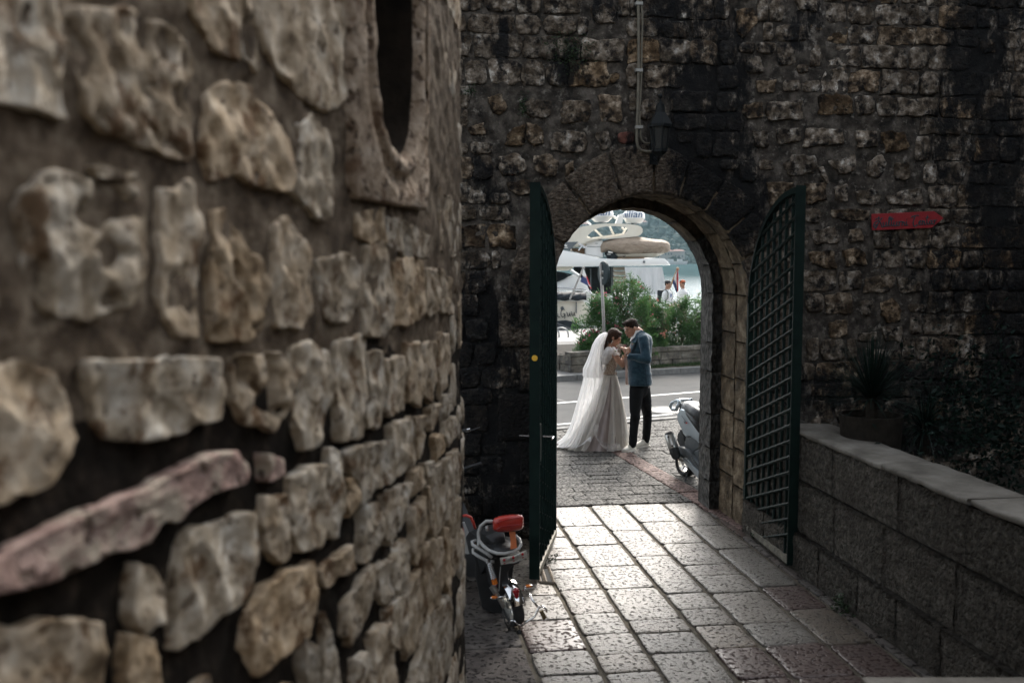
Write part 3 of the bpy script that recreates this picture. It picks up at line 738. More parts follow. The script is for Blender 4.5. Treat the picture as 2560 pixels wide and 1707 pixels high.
# back face round the opening
mb = MB(); n_ = 24
pts = [(AX1-.1+.16*0, 0)]
ringi = [Vector((AC+(AR-.09)*math.cos(R(180*k/n_)), YB-.01, AS+(AR-.09)*math.sin(R(180*k/n_)))) for k in range(n_+1)]
ringo = [Vector((AC+(AR+.5)*math.cos(R(180*k/n_)), YB-.01, AS+(AR+.5)*math.sin(R(180*k/n_)))) for k in range(n_+1)]
ringi = [Vector((AX1-.09, YB-.01, 0))]+ringi+[Vector((AX0+.09, YB-.01, 0))]; ringo = [Vector((AX1+.5, YB-.01, 0))]+ringo+[Vector((AX0-.5, YB-.01, 0))]
mb.loft([ringi, ringo], closed=False); mb.loft([ringi, [p+Vector((0,-.2,0)) for p in ringi]], closed=False)
mb.build('back_facing', M_jgrey, gw)
# weeds rooted in the wall
M_weed = mat('weed_leaf', [(.3,(.008,.02,.008)), (.7,(.03,.06,.02))], scale=20, rough=.6, spec=.3)
def weed(name, c, r, n, label, cat='plant', up=.4, leaf=.02, m=None, seed=1, group=None, nrm=Vector((0,-1,0))):
    q = random.Random(seed); V = []; F = []
    for _ in range(n):
        d = Vector((q.gauss(0,1), -abs(q.gauss(0,.6)), q.gauss(up,1)))*.45; base = c + Vector((d.x*r[0], d.y*r[1], d.z*r[2]))
        t = Vector((q.uniform(-1,1), q.uniform(-1,.2), q.uniform(-.3,1))).normalized(); s_ = t.cross(Vector((q.random()-.5, q.random()-.5, q.random()-.5))).normalized()
        l = leaf*q.uniform(.6, 1.5); k = len(V)
        V += [base, base+t*l*.5+s_*l*.22, base+t*l, base+t*l*.5-s_*l*.22]; F.append((k, k+1, k+2, k+3))
    o = thing(name, label, cat, c, group); kind(link('leaves', mesh('leaves', V, F, m or M_weed), o), 'stuff'); return o
weed('wall_weed', WY(1310*D1, 130*D1, WYF-.02), (.22,.07,.20), 500, 'dark green weed tuft growing high on the wall left of the cables', seed=2)
weed('wall_weed', WY(1200*D1, 250*D1, WYF-.02), (.05,.05,.13), 140, 'small narrow weed tuft on the wall, lower left of the larger one', seed=3)
weed('wall_weed', WY(1078*D1, 213*D1, WYF-.02), (.07,.05,.05), 90, 'tiny weed on the gate wall right beside the tower edge', seed=4)
# ================================================================== ground
M_flag = mat('worn_limestone_flag', [(.3,(.08,.070,.058)), (.5,(.14,.124,.103)), (.7,(.22,.202,.175))], scale=5, detail=9, rough=.30, rough_var=.10, bump=.8, bscale=80, bdist=.010, spec=.55, rand=.36, bump2=(33,.34,.45,1.5), pitdirt=((.055,.047,.04), .6), hue_rand=((.92,.80,.70), .55),
             stretch=(1,1,1))
M_flag_red = mat('worn_red_flag', [(.3,(.05,.034,.029)), (.55,(.09,.060,.051)), (.75,(.15,.115,.10))], scale=6, detail=9, rough=.4, rough_var=.1, bump=.5, bscale=70, bdist=.004, spec=.7, rand=.15, bump2=(30,.40,.5,2.0), pitdirt=((.03,.015,.012), .75))
M_flag_shade = mat('shade_darkened_flag', [(.3,(.045,.038,.034)), (.5,(.085,.075,.068)), (.7,(.15,.135,.12))], scale=5, detail=10, rough=.72, bump=.8, bscale=80, bdist=.008, spec=.16, rand=.25, bump2=(24,.36,.46,1.8), pitdirt=((.02,.017,.015), .9), hue_rand=((1.0,.78,.70), .5))  # matt slabs; the shade at the sides is put into this darker colour
M_joint = mat('joint_sand', [(.3,(.06,.052,.04)), (.7,(.16,.14,.11))], scale=12, detail=8, spec=.12, rough=.95, bump=.6, bscale=90)
M_tile = mat('tooled_paving', [(.3,(.045,.043,.038)), (.5,(.085,.08,.072)), (.7,(.14,.135,.122))], scale=16, detail=8, rough=.72, bump=.8, bscale=60, bdist=.008, rand=.25, spec=.22, bump2=(30,.40,.5,1.8), pitdirt=((.02,.018,.016), .9))
M_tile_pink = mat('pink_paving', [(.3,(.085,.05,.043)), (.7,(.17,.115,.10))], scale=10, detail=8, rough=.75, bump=.6, bscale=60, bdist=.006, rand=.15, spec=.2, bump2=(35,.4,.5,1.8), pitdirt=((.04,.025,.02), .9))
M_asph = mat('asphalt', [(.3,(.040,.041,.042)), (.5,(.058,.059,.059)), (.7,(.080,.080,.079))], scale=1.1, detail=12, spec=.12, rough=.85, bump=.5, bscale=160, bdist=.004, second=((.065,.065,.064), .9, .5, .66))
M_conc = mat('kerb_concrete', [(.3,(.12,.12,.115)), (.7,(.24,.235,.225))], scale=6, detail=8, rough=.85, bump=.4, bscale=80, rand=.12)
M_quay = mat('quay_concrete', [(.3,(.09,.087,.082)), (.7,(.14,.137,.13))], scale=1.2, detail=9, rough=.9, bump=.3, bscale=60)
M_quayl = mat('quay_edge_stone', [(.3,(.26,.25,.24)), (.7,(.36,.35,.335))], scale=2, detail=9, rough=.85, bump=.3, bscale=60)
M_line = mat('road_paint', [(.35,(.45,.45,.44)), (.6,(.7,.7,.68))], scale=14, detail=9, rough=.7, second=((.12,.12,.12), 26, .58, .68))
# far terrain sheet of land round the gate (behind the paving)
mb = MB(); mb.box((-12, -6, -.6), (40, YB+.2, -.018)); kind(mb.build('ground', M_joint), 'structure')
def slabm(name, x0, x1, y0, y1, m, parent, rng, top=0.0, jit=.012, n=20, th=.05, dome=.006, M=None, rough=.0025, gg=.009):
    g = gg
    pts = []
    gx, g = gg*(1.9 if gg > .005 else 1), gg*(.75 if gg > .005 else 1)
    for (xa, ya, xb, yb) in ((x0+gx, y0+g, x1-gx, y0+g), (x1-gx, y0+g, x1-gx, y1-g), (x1-gx, y1-g, x0+gx, y1-g), (x0+gx, y1-g, x0+gx, y0+g)):
        k_ = 5
        for k in range(k_): f = k/k_; pts.append((xa+(xb-xa)*f, ya+(yb-ya)*f))
    q = chaikin(pts, 1, .3); s0 = rng.random()*30; w = x1-x0; h = y1-y0; cx, cy = (x0+x1)/2, (y0+y1)/2
    q = [(a+noise.noise(Vector((a*6+s0, b*6, 0)))*jit, b+noise.noise(Vector((a*6, b*6+s0, 5)))*jit) for a, b in q]
    g = gg; tx, ty = rng.uniform(-.006,.006)/max(w,.2), rng.uniform(-.006,.006)/max(h,.2); dz = rng.uniform(-.003,.003); V = []; F = []; n = len(q)
    prof = [(1,-th),(1,-.009 if gg > .005 else -.005),(.985,-.002),(.94,.001),(.7,.003),(.4,.003)]
    for s_, hh in prof:
        for a, b in q:
            mx = .5*min(w, h); sx = 1-(1-s_)*mx/(w*.5) if s_ > .9 else s_; sy = 1-(1-s_)*mx/(h*.5) if s_ > .9 else s_
            A, B = cx+(a-cx)*sx, cy+(b-cy)*sy
            z = top+hh+dz+(A-cx)*tx+(B-cy)*ty + (fz(Vector((A,B,s0)), 5, 3)*rough*2 if hh > -.03 else 0)
            V.append(Vector((A, B, z)))
    V.append(Vector((cx, cy, top+.003+dz)))
    for j in range(len(prof)-1):
        for k in range(n): F.append((j*n+k, j*n+(k+1)%n, (j+1)*n+(k+1)%n, (j+1)*n+k))
    for k in range(n): F.append(((len(prof)-1)*n+k, (len(prof)-1)*n+(k+1)%n, len(prof)*n))
    if M is not None: V = [M@v for v in V]
    return link(name, mesh(name, V, F, m, True), parent)
pf = bpy.data.objects.new('passage_floor', None); col.objects.link(pf); kind(pf, 'structure')
colX = [-2.0, -1.45, -.95, -.45, .05, .52, .99, 1.42, 1.79, 2.24, 2.60, 3.05, 3.42, 3.7]
def gy(zy): return G(1700, 1240+zy*.5017).y
joints = {7: [gy(y) for y in (75,130,180,235,290,340,380,440,560,665,768,860,990)],
          8: [gy(y) for y in (75,130,225,332,443,605,672,775,950)],
          9: [gy(y) for y in (70,160,215,290,480,565,650,768,930)],
          10: [gy(y) for y in (65,122,235,345,400,490,650,768,940)],
          11: [gy(y) for y in (50,150,270,470,590,780,1000)]}
rg = random.Random(21); ytop = YB-.02
for c in range(len(colX)-1):
    x0, x1 = colX[c], colX[c+1]
    if c in joints: ys = [ytop]+[y for y in joints[c][1:]]
    else: ys = [ytop]
    while ys[-1] > 3.6: ys.append(ys[-1]-rg.uniform(.3, .75))
    for k in range(len(ys)-1):
        y1, y0 = ys[k], ys[k+1]
        if y1-y0 < .06: continue
        if (x1 < AX0-.02 or x0 > AX1-.1) and y0 > WYF-.05: continue
        ym = (y0+y1)/2; red = (c == 11 and 6.9 < ym < 7.6) or (c in (9, 10, 11) and ym < 6.50) or (c == 6 and 6.45 < ym < 6.95) or (c in (4,5) and ym < 6.2)
        slabm('flagstone', x0, x1, y0, min(y1, ytop), M_flag_red if red else (M_flag_shade if c <= 5 or c >= 12 else M_flag), pf, rg, jit=.009, dome=.01)
# joint bed under the flags is the ground slab; outer pavement
pv = bpy.data.objects.new('pavement', None); col.objects.link(pv); kind(pv, 'structure')
RO = Vector((3.09, 17.70, 0)); RA_ = R(20); rdir = Vector((math.cos(RA_), math.sin(RA_), 0)); rn = Vector((-math.sin(RA_), math.cos(RA_), 0))
def RD(a, n, z=0): return RO + rdir*a + rn*n + Vector((0,0,z))
def rcoord(x, y): v = Vector((x, y, 0))-RO; return v.dot(rdir), v.dot(rn)
KN = -2.42
a_, b_ = G(1560, 1135), G(1775, 1262)       # the pink diagonal strip
sdv = (b_-a_); sdv.z = 0; L_s = sdv.length; sdv.normalize(); snv = Vector((-sdv.y, sdv.x, 0))
def strip_d(x, y): return (Vector((x, y, 0))-Vector((a_.x, a_.y, 0))).dot(snv)
y = YB+.02; rowi = 0; nt_ = 0
while y < 17.5:
    d = .20 if y < 12 else .26
    x = 0.6 - rg.random()*.5
    while x < 8.2:
        w = rg.uniform(.38, .62)
        if rcoord(x, y+d)[1] < KN+.06:
            sdist = strip_d(x+w/2, y+d/2)
            if True:
                vis = G(1340, 1300).x-1.0 < x < 5.8
                if x > 0.9 and x < 6.4: slabm('paving_stone', x, x+w, y, y+d, M_tile, pv, rg, jit=.004, th=.03, gg=.0035); nt_ += 1
            elif w > .3:
                pass
        x += w
    y += d; rowi += 1
print('tiles', nt_)
Ms = Matrix.Translation((a_.x, a_.y, 0.011)) @ Matrix.Rotation(math.atan2(sdv.y, sdv.x), 4, 'Z')
t = -.9
while t < L_s+2.2:
    w = rg.uniform(.4, .6); slabm('paving_stone', t, t+w, -.13, .13, M_tile_pink, pv, rg, gg=.004, jit=.004, th=.034, M=Ms); t += w
mb = MB(); mb.box((-8, YB, -.3), (30, YB+.5, -.022))
mb.V = []; mb.F = []
c0 = [Vector((-8, YB+.19, -.012)), Vector((30, YB+.19, -.012)), RD(34, KN-.01, -.012), RD(-18, KN-.01, -.012)]
mb.prism(c0, (0,0,-.2)); mb.build('paving_bed', M_tile, pv)
# kerb (flush) and road
def kerb_row(name, n0, n1, z0, z1, a0, a1, step, m, label=None):
    p = bpy.data.objects.new(name, None); col.objects.link(p); kind(p, 'structure'); a = a0; me = None
    while a < a1:
        w = step*rg.uniform(.93, 1.07); b = MB(); b.prism([RD(a+.006, n0, z0), RD(a+w-.006, n0, z0), RD(a+w-.006, n1, z0), RD(a+.006, n1, z0)], (0,0,z1-z0+rg.uniform(-.004,.004)))
        b.build('kerbstone', m, p, bevel=.012); a += w
    return p
kerb_row('near_kerb', KN-.02, KN+.12, -.2, .012, -9, 12, .9, M_conc)
kerb_row('far_kerb', 2.72, 2.88, -.2, .11, -12, 16, .95, M_conc)
mb = MB(); mb.prism([RD(-60, KN+.05, -.01), RD(60, KN+.05, -.01), RD(60, 2.9, -.01), RD(-60, 2.9, -.01)], (0,0,-.3)); kind(mb.build('road', M_asph), 'structure')
mk = bpy.data.objects.new('road_markings', None); col.objects.link(mk); kind(mk, 'structure')
def strip(name, pts, w, z, m, parent):
    b = MB(); 
    for p, q in zip(pts[:-1], pts[1:]):
        t = (q-p).normalized(); s_ = Vector((-t.y, t.x, 0))*w/2; b.add([p-s_+Vector((0,0,z)), q-s_+Vector((0,0,z)), q+s_+Vector((0,0,z)), p+s_+Vector((0,0,z))], [(0,1,2,3)])
    return b.build(name, m, parent, fixn=False)
strip('centre_line', [RD(a, 0+.02*math.sin(a*.3)) for a in range(-40, 41, 2)], .11, -.006, M_line, mk)
strip('edge_line', [RD(a, KN+.42) for a in range(-1, 41, 2)], .08, -.006, M_line, mk)
M_crack = mat('crack_fill', (.02,.02,.02), rough=.6)
ck = MB(); pts = [G(1371, 990)]; 
for q in ((1390, 996), (1405, 1000), (1418, 1003)): pts.append(G(*q))
strip('tar_seam', [p+Vector((0,0,0)) for p in pts], .05, -.005, M_crack, mk)
# manhole
mh = G(1672, 1024, 0); M_iron = mat('cast_iron_worn', [(.3,(.12,.115,.1)), (.7,(.26,.25,.22))], scale=20, rough=.55, bump=.6, bscale=80)
t_ = thing('manhole_cover', 'round worn manhole cover with a light ring set into the road behind the scooter', 'manhole cover', (mh.x, mh.y, 0))
b = MB(); n_ = 40
def ringz(r, z, c=mh): return [Vector((c.x+r*math.cos(2*math.pi*k/n_), c.y+r*math.sin(2*math.pi*k/n_), z)) for k in range(n_)]
b.loft([ringz(.43,-.012), ringz(.42,.002), ringz(.34,.002), ringz(.335,-.008)], cap=(False,False)); b.build('rim_ring', M_conc, t_, fixn=False)
b = MB(); b.loft([ringz(.325,-.02), ringz(.322,.0), ringz(.25,.0), ringz(.24,.006), ringz(.15,.006), ringz(.14,.0), ringz(.05,.0)], cap=(False,True)); b.build('lid', M_iron, t_, fixn=False)
# far side: quay ground, lighter edge, water
mb = MB(); QE = 14.6
mb.prism([RD(-60, 2.86, .1), RD(60, 2.86, .1), RD(60, QE, .1), RD(-60, QE, .1)], (0,0,-3)); kind(mb.build('quay', M_quay), 'structure')
mb = MB(); mb.prism([RD(-60, 10.2, .104), RD(60, 10.2, .104), RD(60, QE+.02, .104), RD(-60, QE+.02, .104)], (0,0,-.5)); kind(mb.build('quay_edge', M_quayl), 'structure')
SEA = -1.15
M_sea = mat('harbour_water', [(.4,(.004,.026,.029)), (.6,(.008,.036,.038))], scale=.2, rough=.22, bump=.35, bscale=.7, bdist=.25, spec=.16, stretch=(1,1,1), ior=1.33)
mb = MB(); mb.quad((-350, 25, SEA), (1050, 25, SEA), (1050, 1150, SEA), (-350, 1150, SEA)); 
w_ = mb.build('water', M_sea, fixn=False); kind(w_, 'structure')
# a breeze patch: the nearer water is choppier than the far
nt_w = M_sea.node_tree; bp_ = [n for n in nt_w.nodes if n.type == 'BUMP'][0]
gw_ = _n('ShaderNodeNewGeometry', nt_w); sx_ = _n('ShaderNodeSeparateXYZ', nt_w); nt_w.links.new(gw_.outputs['Position'], sx_.inputs[0])
mw_ = _n('ShaderNodeMapRange', nt_w, interpolation_type='SMOOTHSTEP'); mw_.inputs[1].default_value = 110; mw_.inputs[2].default_value = 230; mw_.inputs[3].default_value = .95; mw_.inputs[4].default_value = .16; nt_w.links.new(sx_.outputs['Y'], mw_.inputs[0]); nt_w.links.new(mw_.outputs[0], bp_.inputs['Strength'])
b_w = nt_w.nodes['Principled BSDF']; b_w.inputs['Specular IOR Level'].default_value = 0; b_w.inputs['Roughness'].default_value = 1
gl_ = _n('ShaderNodeBsdfGlossy', nt_w); gl_.inputs['Roughness'].default_value = .16; gl_.inputs['Color'].default_value = (.9,.95,1,1); nt_w.links.new(bp_.outputs[0], gl_.inputs['Normal'])
mx_ = _n('ShaderNodeMixShader', nt_w); mf_ = _n('ShaderNodeMapRange', nt_w, interpolation_type='SMOOTHSTEP'); mf_.inputs[1].default_value = 95; mf_.inputs[2].default_value = 210; mf_.inputs[3].default_value = .20; mf_.inputs[4].default_value = .045
nt_w.links.new(sx_.outputs['Y'], mf_.inputs[0]); nt_w.links.new(mf_.outputs[0], mx_.inputs[0]); nt_w.links.new(b_w.outputs[0], mx_.inputs[1]); nt_w.links.new(gl_.outputs[0], mx_.inputs[2])
nt_w.links.new(mx_.outputs[0], [n for n in nt_w.nodes if n.type == 'OUTPUT_MATERIAL'][0].inputs['Surface'])
# the air over the bay: thin even haze
hv = bpy.data.materials.new('air_haze'); hv.use_nodes = True; hn = hv.node_tree; hn.nodes.clear(); ho = _n('ShaderNodeOutputMaterial', hn); pv_ = _n('ShaderNodeVolumePrincipled', hn)
pv_.inputs['Color'].default_value = (.45,.68,.80,1); pv_.inputs['Density'].default_value = .00021; pv_.inputs['Anisotropy'].default_value = .2; hn.links.new(pv_.outputs[0], ho.inputs['Volume'])
mb = MB(); mb.box((-500, -300, -6), (1300, 1400, 140)); kind(mb.build('haze', hv), 'stuff')
# the grate beside the left gate leaf
gr = thing('drain_grate', 'dark iron drain grate with two bars at the foot of the left gate leaf', 'drain grate', G(1385, 1440))
b = MB()
M_rust = mat('rusty_iron', [(.3,(.09,.07,.05)), (.7,(.26,.21,.16))], scale=18, rough=.7, bump=.5)
M_hole = mat('drain_dark', (.006,.006,.006), rough=.9)
A, B, C_, D_ = G(1352,1455,.012), G(1386,1457,.012), G(1372,1418,.012), G(1342,1420,.012)
for p, q in ((A,B),(B,C_),(C_,D_),(D_,A)): b.tube([p,q], .012, 4)
for f in (.38,): b.tube([A.lerp(B,f), D_.lerp(C_,f)], .016, 4)
b.build('grate_bar', M_rust, gr); b = MB(); b.prism([A-Vector((0,0,.004)),B-Vector((0,0,.004)),C_-Vector((0,0,.004)),D_-Vector((0,0,.004))], (0,0,-.004)); b.build('drain_opening', M_hole, gr)
# ================================================================== parapet on the right
M_par = mat('parapet_stone', [(.3,(.03,.026,.022)), (.5,(.07,.063,.053)), (.7,(.14,.128,.11))], scale=22, detail=8, spec=.12, rough=.9, bump=1.0, bscale=55, bdist=.012, rand=.18, bump2=(34,.35,.55,1.6), second=((.05,.043,.036), 2.2, .5, .68))
M_cop = mat('coping_stone', [(.3,(.08,.073,.062)), (.5,(.16,.148,.128)), (.75,(.25,.236,.21))], scale=4, detail=10, spec=.12, rough=.75, bump=.5, bscale=50, bdist=.006, rand=.1, second=((.12,.11,.10), 9, .6, .72))
M_dark = mat('dark_bed_soil', [(.3,(.012,.011,.009)), (.7,(.04,.035,.028))], scale=9, spec=.12, rough=.95, bump=.8, bscale=40)
pw = thing('parapet_wall', 'low granite block parapet with pale coping running from the right gate leaf', 'wall', (3.7, 5, 0))
PX0, PX1, PH = 3.54, 3.90, 1.20
mb = MB(); mb.box((PX0+.05, 2.0, -.05), (PX1+.02, WYF-.02, PH-.05)); mb.build('core', M_par, pw)
rp = random.Random(31)
def pblock(y0, y1, z0, z1, out=0):
    def sf(a, b, n): return Vector((PX0-out-n, y1-.004-(y1-y0-.008)*a, z0+.004+(z1-z0-.008)*b))
    o = block('stone_block', None, sf, M_par, (10, 8), .010, .09); o.parent = pw; o.matrix_parent_inverse = parent_world(pw).inverted(); return o
for (z0, z1, L_, off, o_) in ((0, .34, .62, .0, .05), (.34, .78, .78, .3, .012), (.78, PH-.0, .88, .1, 0)):
    y = WYF-.03; first_ = True
    while y > 2.2:
        w = (off if first_ and off else L_*rp.uniform(.85, 1.15)); first_ = False
        pblock(y-w, y, z0, z1-(.036 if z1 > 1 else 0), o_); y -= w
y = 8.22; k = 0
while y > 2.2:
    w = (1.7, 1.05, 1.4)[k % 3]; k += 1; n1, n2 = 12, 6
    V = []; F = []; s0 = rp.random()*30
    dz = rp.uniform(-.006, .006); dx = rp.uniform(-.01, .012)
    prof = [(PX0+.002, -.036), (PX0-.008, -.026), (PX0-.010, -.008), (PX0-.002, .003), (PX0+.1, .006), (PX0+.24, .006), (PX1+.045, .002), (PX1+.055, -.012), (PX1+.055, -.06)]
    m_ = 14
    for i in range(m_+1):
        yy = y-.004-(w-.008)*i/m_
        for (x, z) in prof:
            p = Vector((x, yy, z)); q = fz(p+Vector((s0,0,0)), 6, 4)
            V.append(Vector((x+dx+q*.03*(1 if abs(x-PX0) < .06 or x > PX1 else .2), yy, PH+dz+z+fz(p+Vector((0,0,s0)), 8, 3)*.012)))
    c = len(prof)
    for i in range(m_):
        for j in range(c-1): F.append((i*c+j, i*c+j+1, (i+1)*c+j+1, (i+1)*c+j))
    F.append(tuple(range(c))); F.append(tuple(range(m_*c+c-1, m_*c-1, -1)))
    link('coping_stone', mesh('coping_stone', V, F, M_cop, True), pw); y -= w
# dark garden behind, with a step of paving
mb = MB(); mb.box((PX1+.06, 2.0, -.3), (9, WYF-.02, .45)); kind(mb.build('garden_bed', M_dark), 'structure')
tr = thing('garden_terrace', 'dark stone terrace slab behind the parapet at the right edge', 'terrace', (6.5, 7, .45))
def tslab(x0, x1, y0, y1, z): 
    b = MB(); b.box((x0, y0, .4), (x1, y1, z)); b.build('slab', M_par, tr, bevel=.02)
tslab(5.6, 7.2, 6.4, 7.5, .62); tslab(7.22, 9, 6.4, 7.5, .62); tslab(6.2, 9, 7.52, 8.5, .78)
# ledge of the near landing, lower right corner
st = thing('landing_wall', 'pale stone ledge at the very bottom right corner, nearer than the parapet', 'wall', CW(2.4, 3.6))
def nearledge():
    A_, B_ = P(2150, 1709, 4.0), P(2700, 1683, 4.0); z = (A_.z+B_.z)/2+.012
    A_.z = B_.z = z; q = [A_, B_, B_-FWD*.5, A_-FWD*.5]
    mb = MB(); mb.prism(q, (0,0,-.12)); mb.build('coping_stone', M_cop, st, bevel=.015)
    q = [A_+RGT*.05-FWD*.06, B_-RGT*.05-FWD*.06, B_-FWD*.44, A_-FWD*.44]; q = [Vector((p.x,p.y,-.05)) for p in q]; mb = MB(); mb.prism(q, (0,0,z-.075)); mb.build('masonry', M_par, st)
nearledge()
# ================================================================== gate leaves
M_gate = mat('dark_green_gate_paint', [(.3,(.004,.010,.009)), (.7,(.008,.019,.016))], scale=9, rough=.6, spec=.10, bump=.25, bscale=60, bdist=.002)
M_gedge = mat('worn_gate_edge', [(.3,(.06,.06,.05)), (.7,(.26,.24,.19))], scale=16, rough=.6, bump=.4, metallic=.3)
M_chrome = mat('bare_metal', (.6,.6,.6), rough=.25, metallic=1.0)
M_yel = mat('yellow_sticker', (.75,.45,.04), rough=.5)
def gate(label, hinge, free, side):
    """leaf from hinge point to free point; quarter-arch top rising to the free stile"""
    t = thing('gate_leaf', label, 'gate', hinge, 'opened iron gate leaves')
    d = (free-hinge); d.z = 0; W = d.length; d.normalize(); nrm = Vector((-d.y, d.x, 0)); Z0 = .05; HF = 3.24; HS = 2.22
    def top(s): s = min(1, max(0, s/W)); return HS + (HF-HS)*math.sqrt(max(0, 1-(1-s)**2))
    def pt(s, z, n=0): return hinge + d*s + Vector((0,0,z)) + nrm*n
    sw = .095
    b = MB(); b.add([pt(W-.02-0, Z0-.0, -.03), pt(W+.02, Z0, -.03), pt(W+.02, HF, -.03), pt(W-.02, HF, -.03), pt(W-.02, Z0, .03), pt(W+.02, Z0, .03), pt(W+.02, HF, .03), pt(W-.02, HF, .03)],
        [(0,1,2,3),(7,6,5,4),(0,4,5,1),(1,5,6,2),(2,6,7,3),(3,7,4,0)]); b.build('free_stile', M_gate, t, bevel=.004)
    # broad flat meeting plate fixed on the free stile, facing the courtyard
    b = MB(); pl = [pt(W+.022, Z0, -.042), pt(W+.022, HF+.01, -.042), pt(W+.022, HF+.01, .042), pt(W+.022, Z0, .042)]; b.prism(pl, d*.008); b.build('meeting_plate', M_gate, t)
    b = MB(); b.add([pt(-.02, Z0, -.025), pt(.025, Z0, -.025), pt(.025, HS, -.025), pt(-.02, HS, -.025), pt(-.02, Z0, .025), pt(.025, Z0, .025), pt(.025, HS, .025), pt(-.02, HS, .025)],
        [(0,1,2,3),(7,6,5,4),(0,4,5,1),(1,5,6,2),(2,6,7,3),(3,7,4,0)]); b.build('hinge_stile', M_gate, t, bevel=.004)
    b = MB(); b.loft([[pt(s, Z0+z, n) for (z, n) in ((0,-.03),(.055,-.03),(.055,.03),(0,.03))] for s in (-.0, W)]); b.build('bottom_rail', M_gedge, t)
    b = MB(); ns = 18; b.loft([[pt(s, top(s)+z, n) for (z, n) in ((-.05,-.026),(0,-.026),(0,.026),(-.05,.026))] for s in [W*(1-math.cos(math.pi/2*k/ns)) for k in range(ns+1)]]); b.build('arched_rail', M_gate, t)
    # lattice: upright flats and slanting bars, each its own part
    nb = 8
    for k in range(1, nb):
        s = W*k/nb; b = MB(); b.tube([pt(s, Z0+.05, .006), pt(s, top(s)-.04, .006)], .0155, 6); b.build('upright_bar', M_gate, t)
    sl_ = .33     # slope of the slanting bars: rise towards the free side
    z = Z0-.12
    while z < HF:
        a, c = None, None
        ss = [W*k/24 for k in range(25)]; good = [s for s in ss if Z0+.05 < z+s*sl_ < top(s)-.03]
        if len(good) > 2:
            pts = []
            for s in good:
                w = math.sin(s/W*nb*math.pi*2)*.004; pts.append(pt(s, z+s*sl_, -.008+w))
            b = MB(); b.tube(pts, .0145, 6); b.build('slanting_bar', M_gate, t)
        z += .135
    for zz_ in (.35, 1.9): 
        b = MB(); b.tube([pt(-.04, zz_, 0), pt(-.04, zz_+.12, 0)], .02, 8); b.build('hinge', M_gate, t)
    return t, pt, W, d, nrm
gh = G(1882, 1345); gf = G(1976, 1424)
gR = gate('right leaf of the arched dark green gate, folded back beside the parapet', Vector((AX1-.02, WYF-.06, 0)), Vector((gf.x, gf.y, 0)), 1)
gf2 = G(1337, 1460)
gL, ptL, WL_, dL, nL = gate('left leaf of the arched dark green gate, edge on, with a round yellow sticker', Vector((AX0+.02, WYF-.06, 0)), Vector((gf2.x, gf2.y, 0)), -1)
# sticker on the meeting plate
c = ptL(WL_+.0335, 0, 0); zc = P(1331, 895, (c-ORG).dot(FWD)).z
b = MB(); n_ = 20; cc = Vector((c.x, c.y, zc)); b.loft([[cc + dL*o_ + nL*(r_*math.cos(2*math.pi*k/n_)) + Vector((0,0,r_*math.sin(2*math.pi*k/n_))) for k in range(n_)] for (o_, r_) in ((-.002,.024),(.001,.024),(.0015,.020))])
b.build('round_sticker', M_yel, gL, smooth='auto')
# lock case, lever handle through the stile
zh = P(1340, 1082, 8.1).z
b = MB(); b.loft([[ptL(WL_+s, zh+z, n) for (s, z) in ((-.05,-.2),(.02,-.2),(.02,.1),(-.05,.1))] for n in (-.045, .045)]); b.build('lock_case', M_gate, gL)
b = MB(); b.tube([ptL(WL_-.02, zh+.0, .06), ptL(WL_-.02, zh, .14)], .008); b.tube([ptL(WL_-.02, zh, -.05), ptL(WL_-.02, zh, -.13)], .008); b.tube([ptL(WL_-.02, zh, .14), ptL(WL_+.0, zh, .15), ptL(WL_+.09, zh, .15)], .008); b.build('lever_handle', M_chrome, gL)
b = MB(); b.tube([ptL(WL_-.03, P(1340,1195,8.1).z, 0), ptL(WL_-.08, P(1340,1215,8.1).z, -.05), ptL(WL_-.1, P(1340,1235,8.1).z, -.05)], .012); b.build('bolt_handle', M_gate, gL)

# ================================================================== lantern, conduits, sign
M_lant = mat('lantern_black', (.012,.014,.015), spec=.12, rough=.4, metallic=.2)
M_glass = mat('lantern_glass', [(.3,(.03,.032,.03)), (.7,(.05,.05,.048))], rough=.3, alpha=.75, spec=.3)
M_bulb = mat('frosted_lamp', (.45,.42,.36), rough=.5)
M_cable = mat('conduit', [(.3,(.09,.08,.06)), (.7,(.15,.135,.10))], scale=20, rough=.6)
LY = WYF-.24
def lp(x, y, Y=LY): return WY(1140+x*.3189, y*.3189, Y)
ln = thing('wall_lantern', 'black six-sided iron lantern on a wall bracket above the arch', 'lantern', lp(1595, 1080))
lc = lp(1598, 1080); zt, zb = lp(1598, 985).z, lp(1598, 1180).z; rt = (lp(1675,985).x-lp(1515,985).x)/2*.93; rb = rt*.72
hexr = lambda r, z, n=6, off=.5: [Vector((lc.x+r*math.cos(2*math.pi*(k+off)/n), lc.y+r*math.sin(2*math.pi*(k+off)/n), z)) for k in range(n)]
for k in range(6):
    a, b_ = hexr(rt, zt), hexr(rb, zb); b = MB(); b.tube([a[k], b_[k]], .009, 5); b.build('corner_bar', M_lant, ln)
    b = MB(); A_, B_ = hexr(rt*.95, zt), hexr(rb*.95, zb); b.prism([A_[k], A_[(k+1)%6], B_[(k+1)%6], B_[k]], ((lc-A_[k]).x*.02, (lc-A_[k]).y*.02, 0)); b.build('glass_pane', M_glass, ln)
b = MB(); b.loft([hexr(rt*1.28, zt-.015), hexr(rt*1.28, zt+.01), hexr(rt*.75, zt+.09), hexr(rt*.55, zt+.115), hexr(rt*.4, zt+.19), hexr(rt*.12, zt+.215), hexr(rt*.1, zt+.24)]); b.sphere((lc.x, lc.y, zt+.26), .022, 8, 6); b.build('roof', M_lant, ln)
b = MB(); b.loft([hexr(rb*1.1, zb+.012), hexr(rb*1.12, zb-.012), hexr(rb*.6, zb-.04), hexr(rb*.2, zb-.06)]); b.build('base', M_lant, ln)
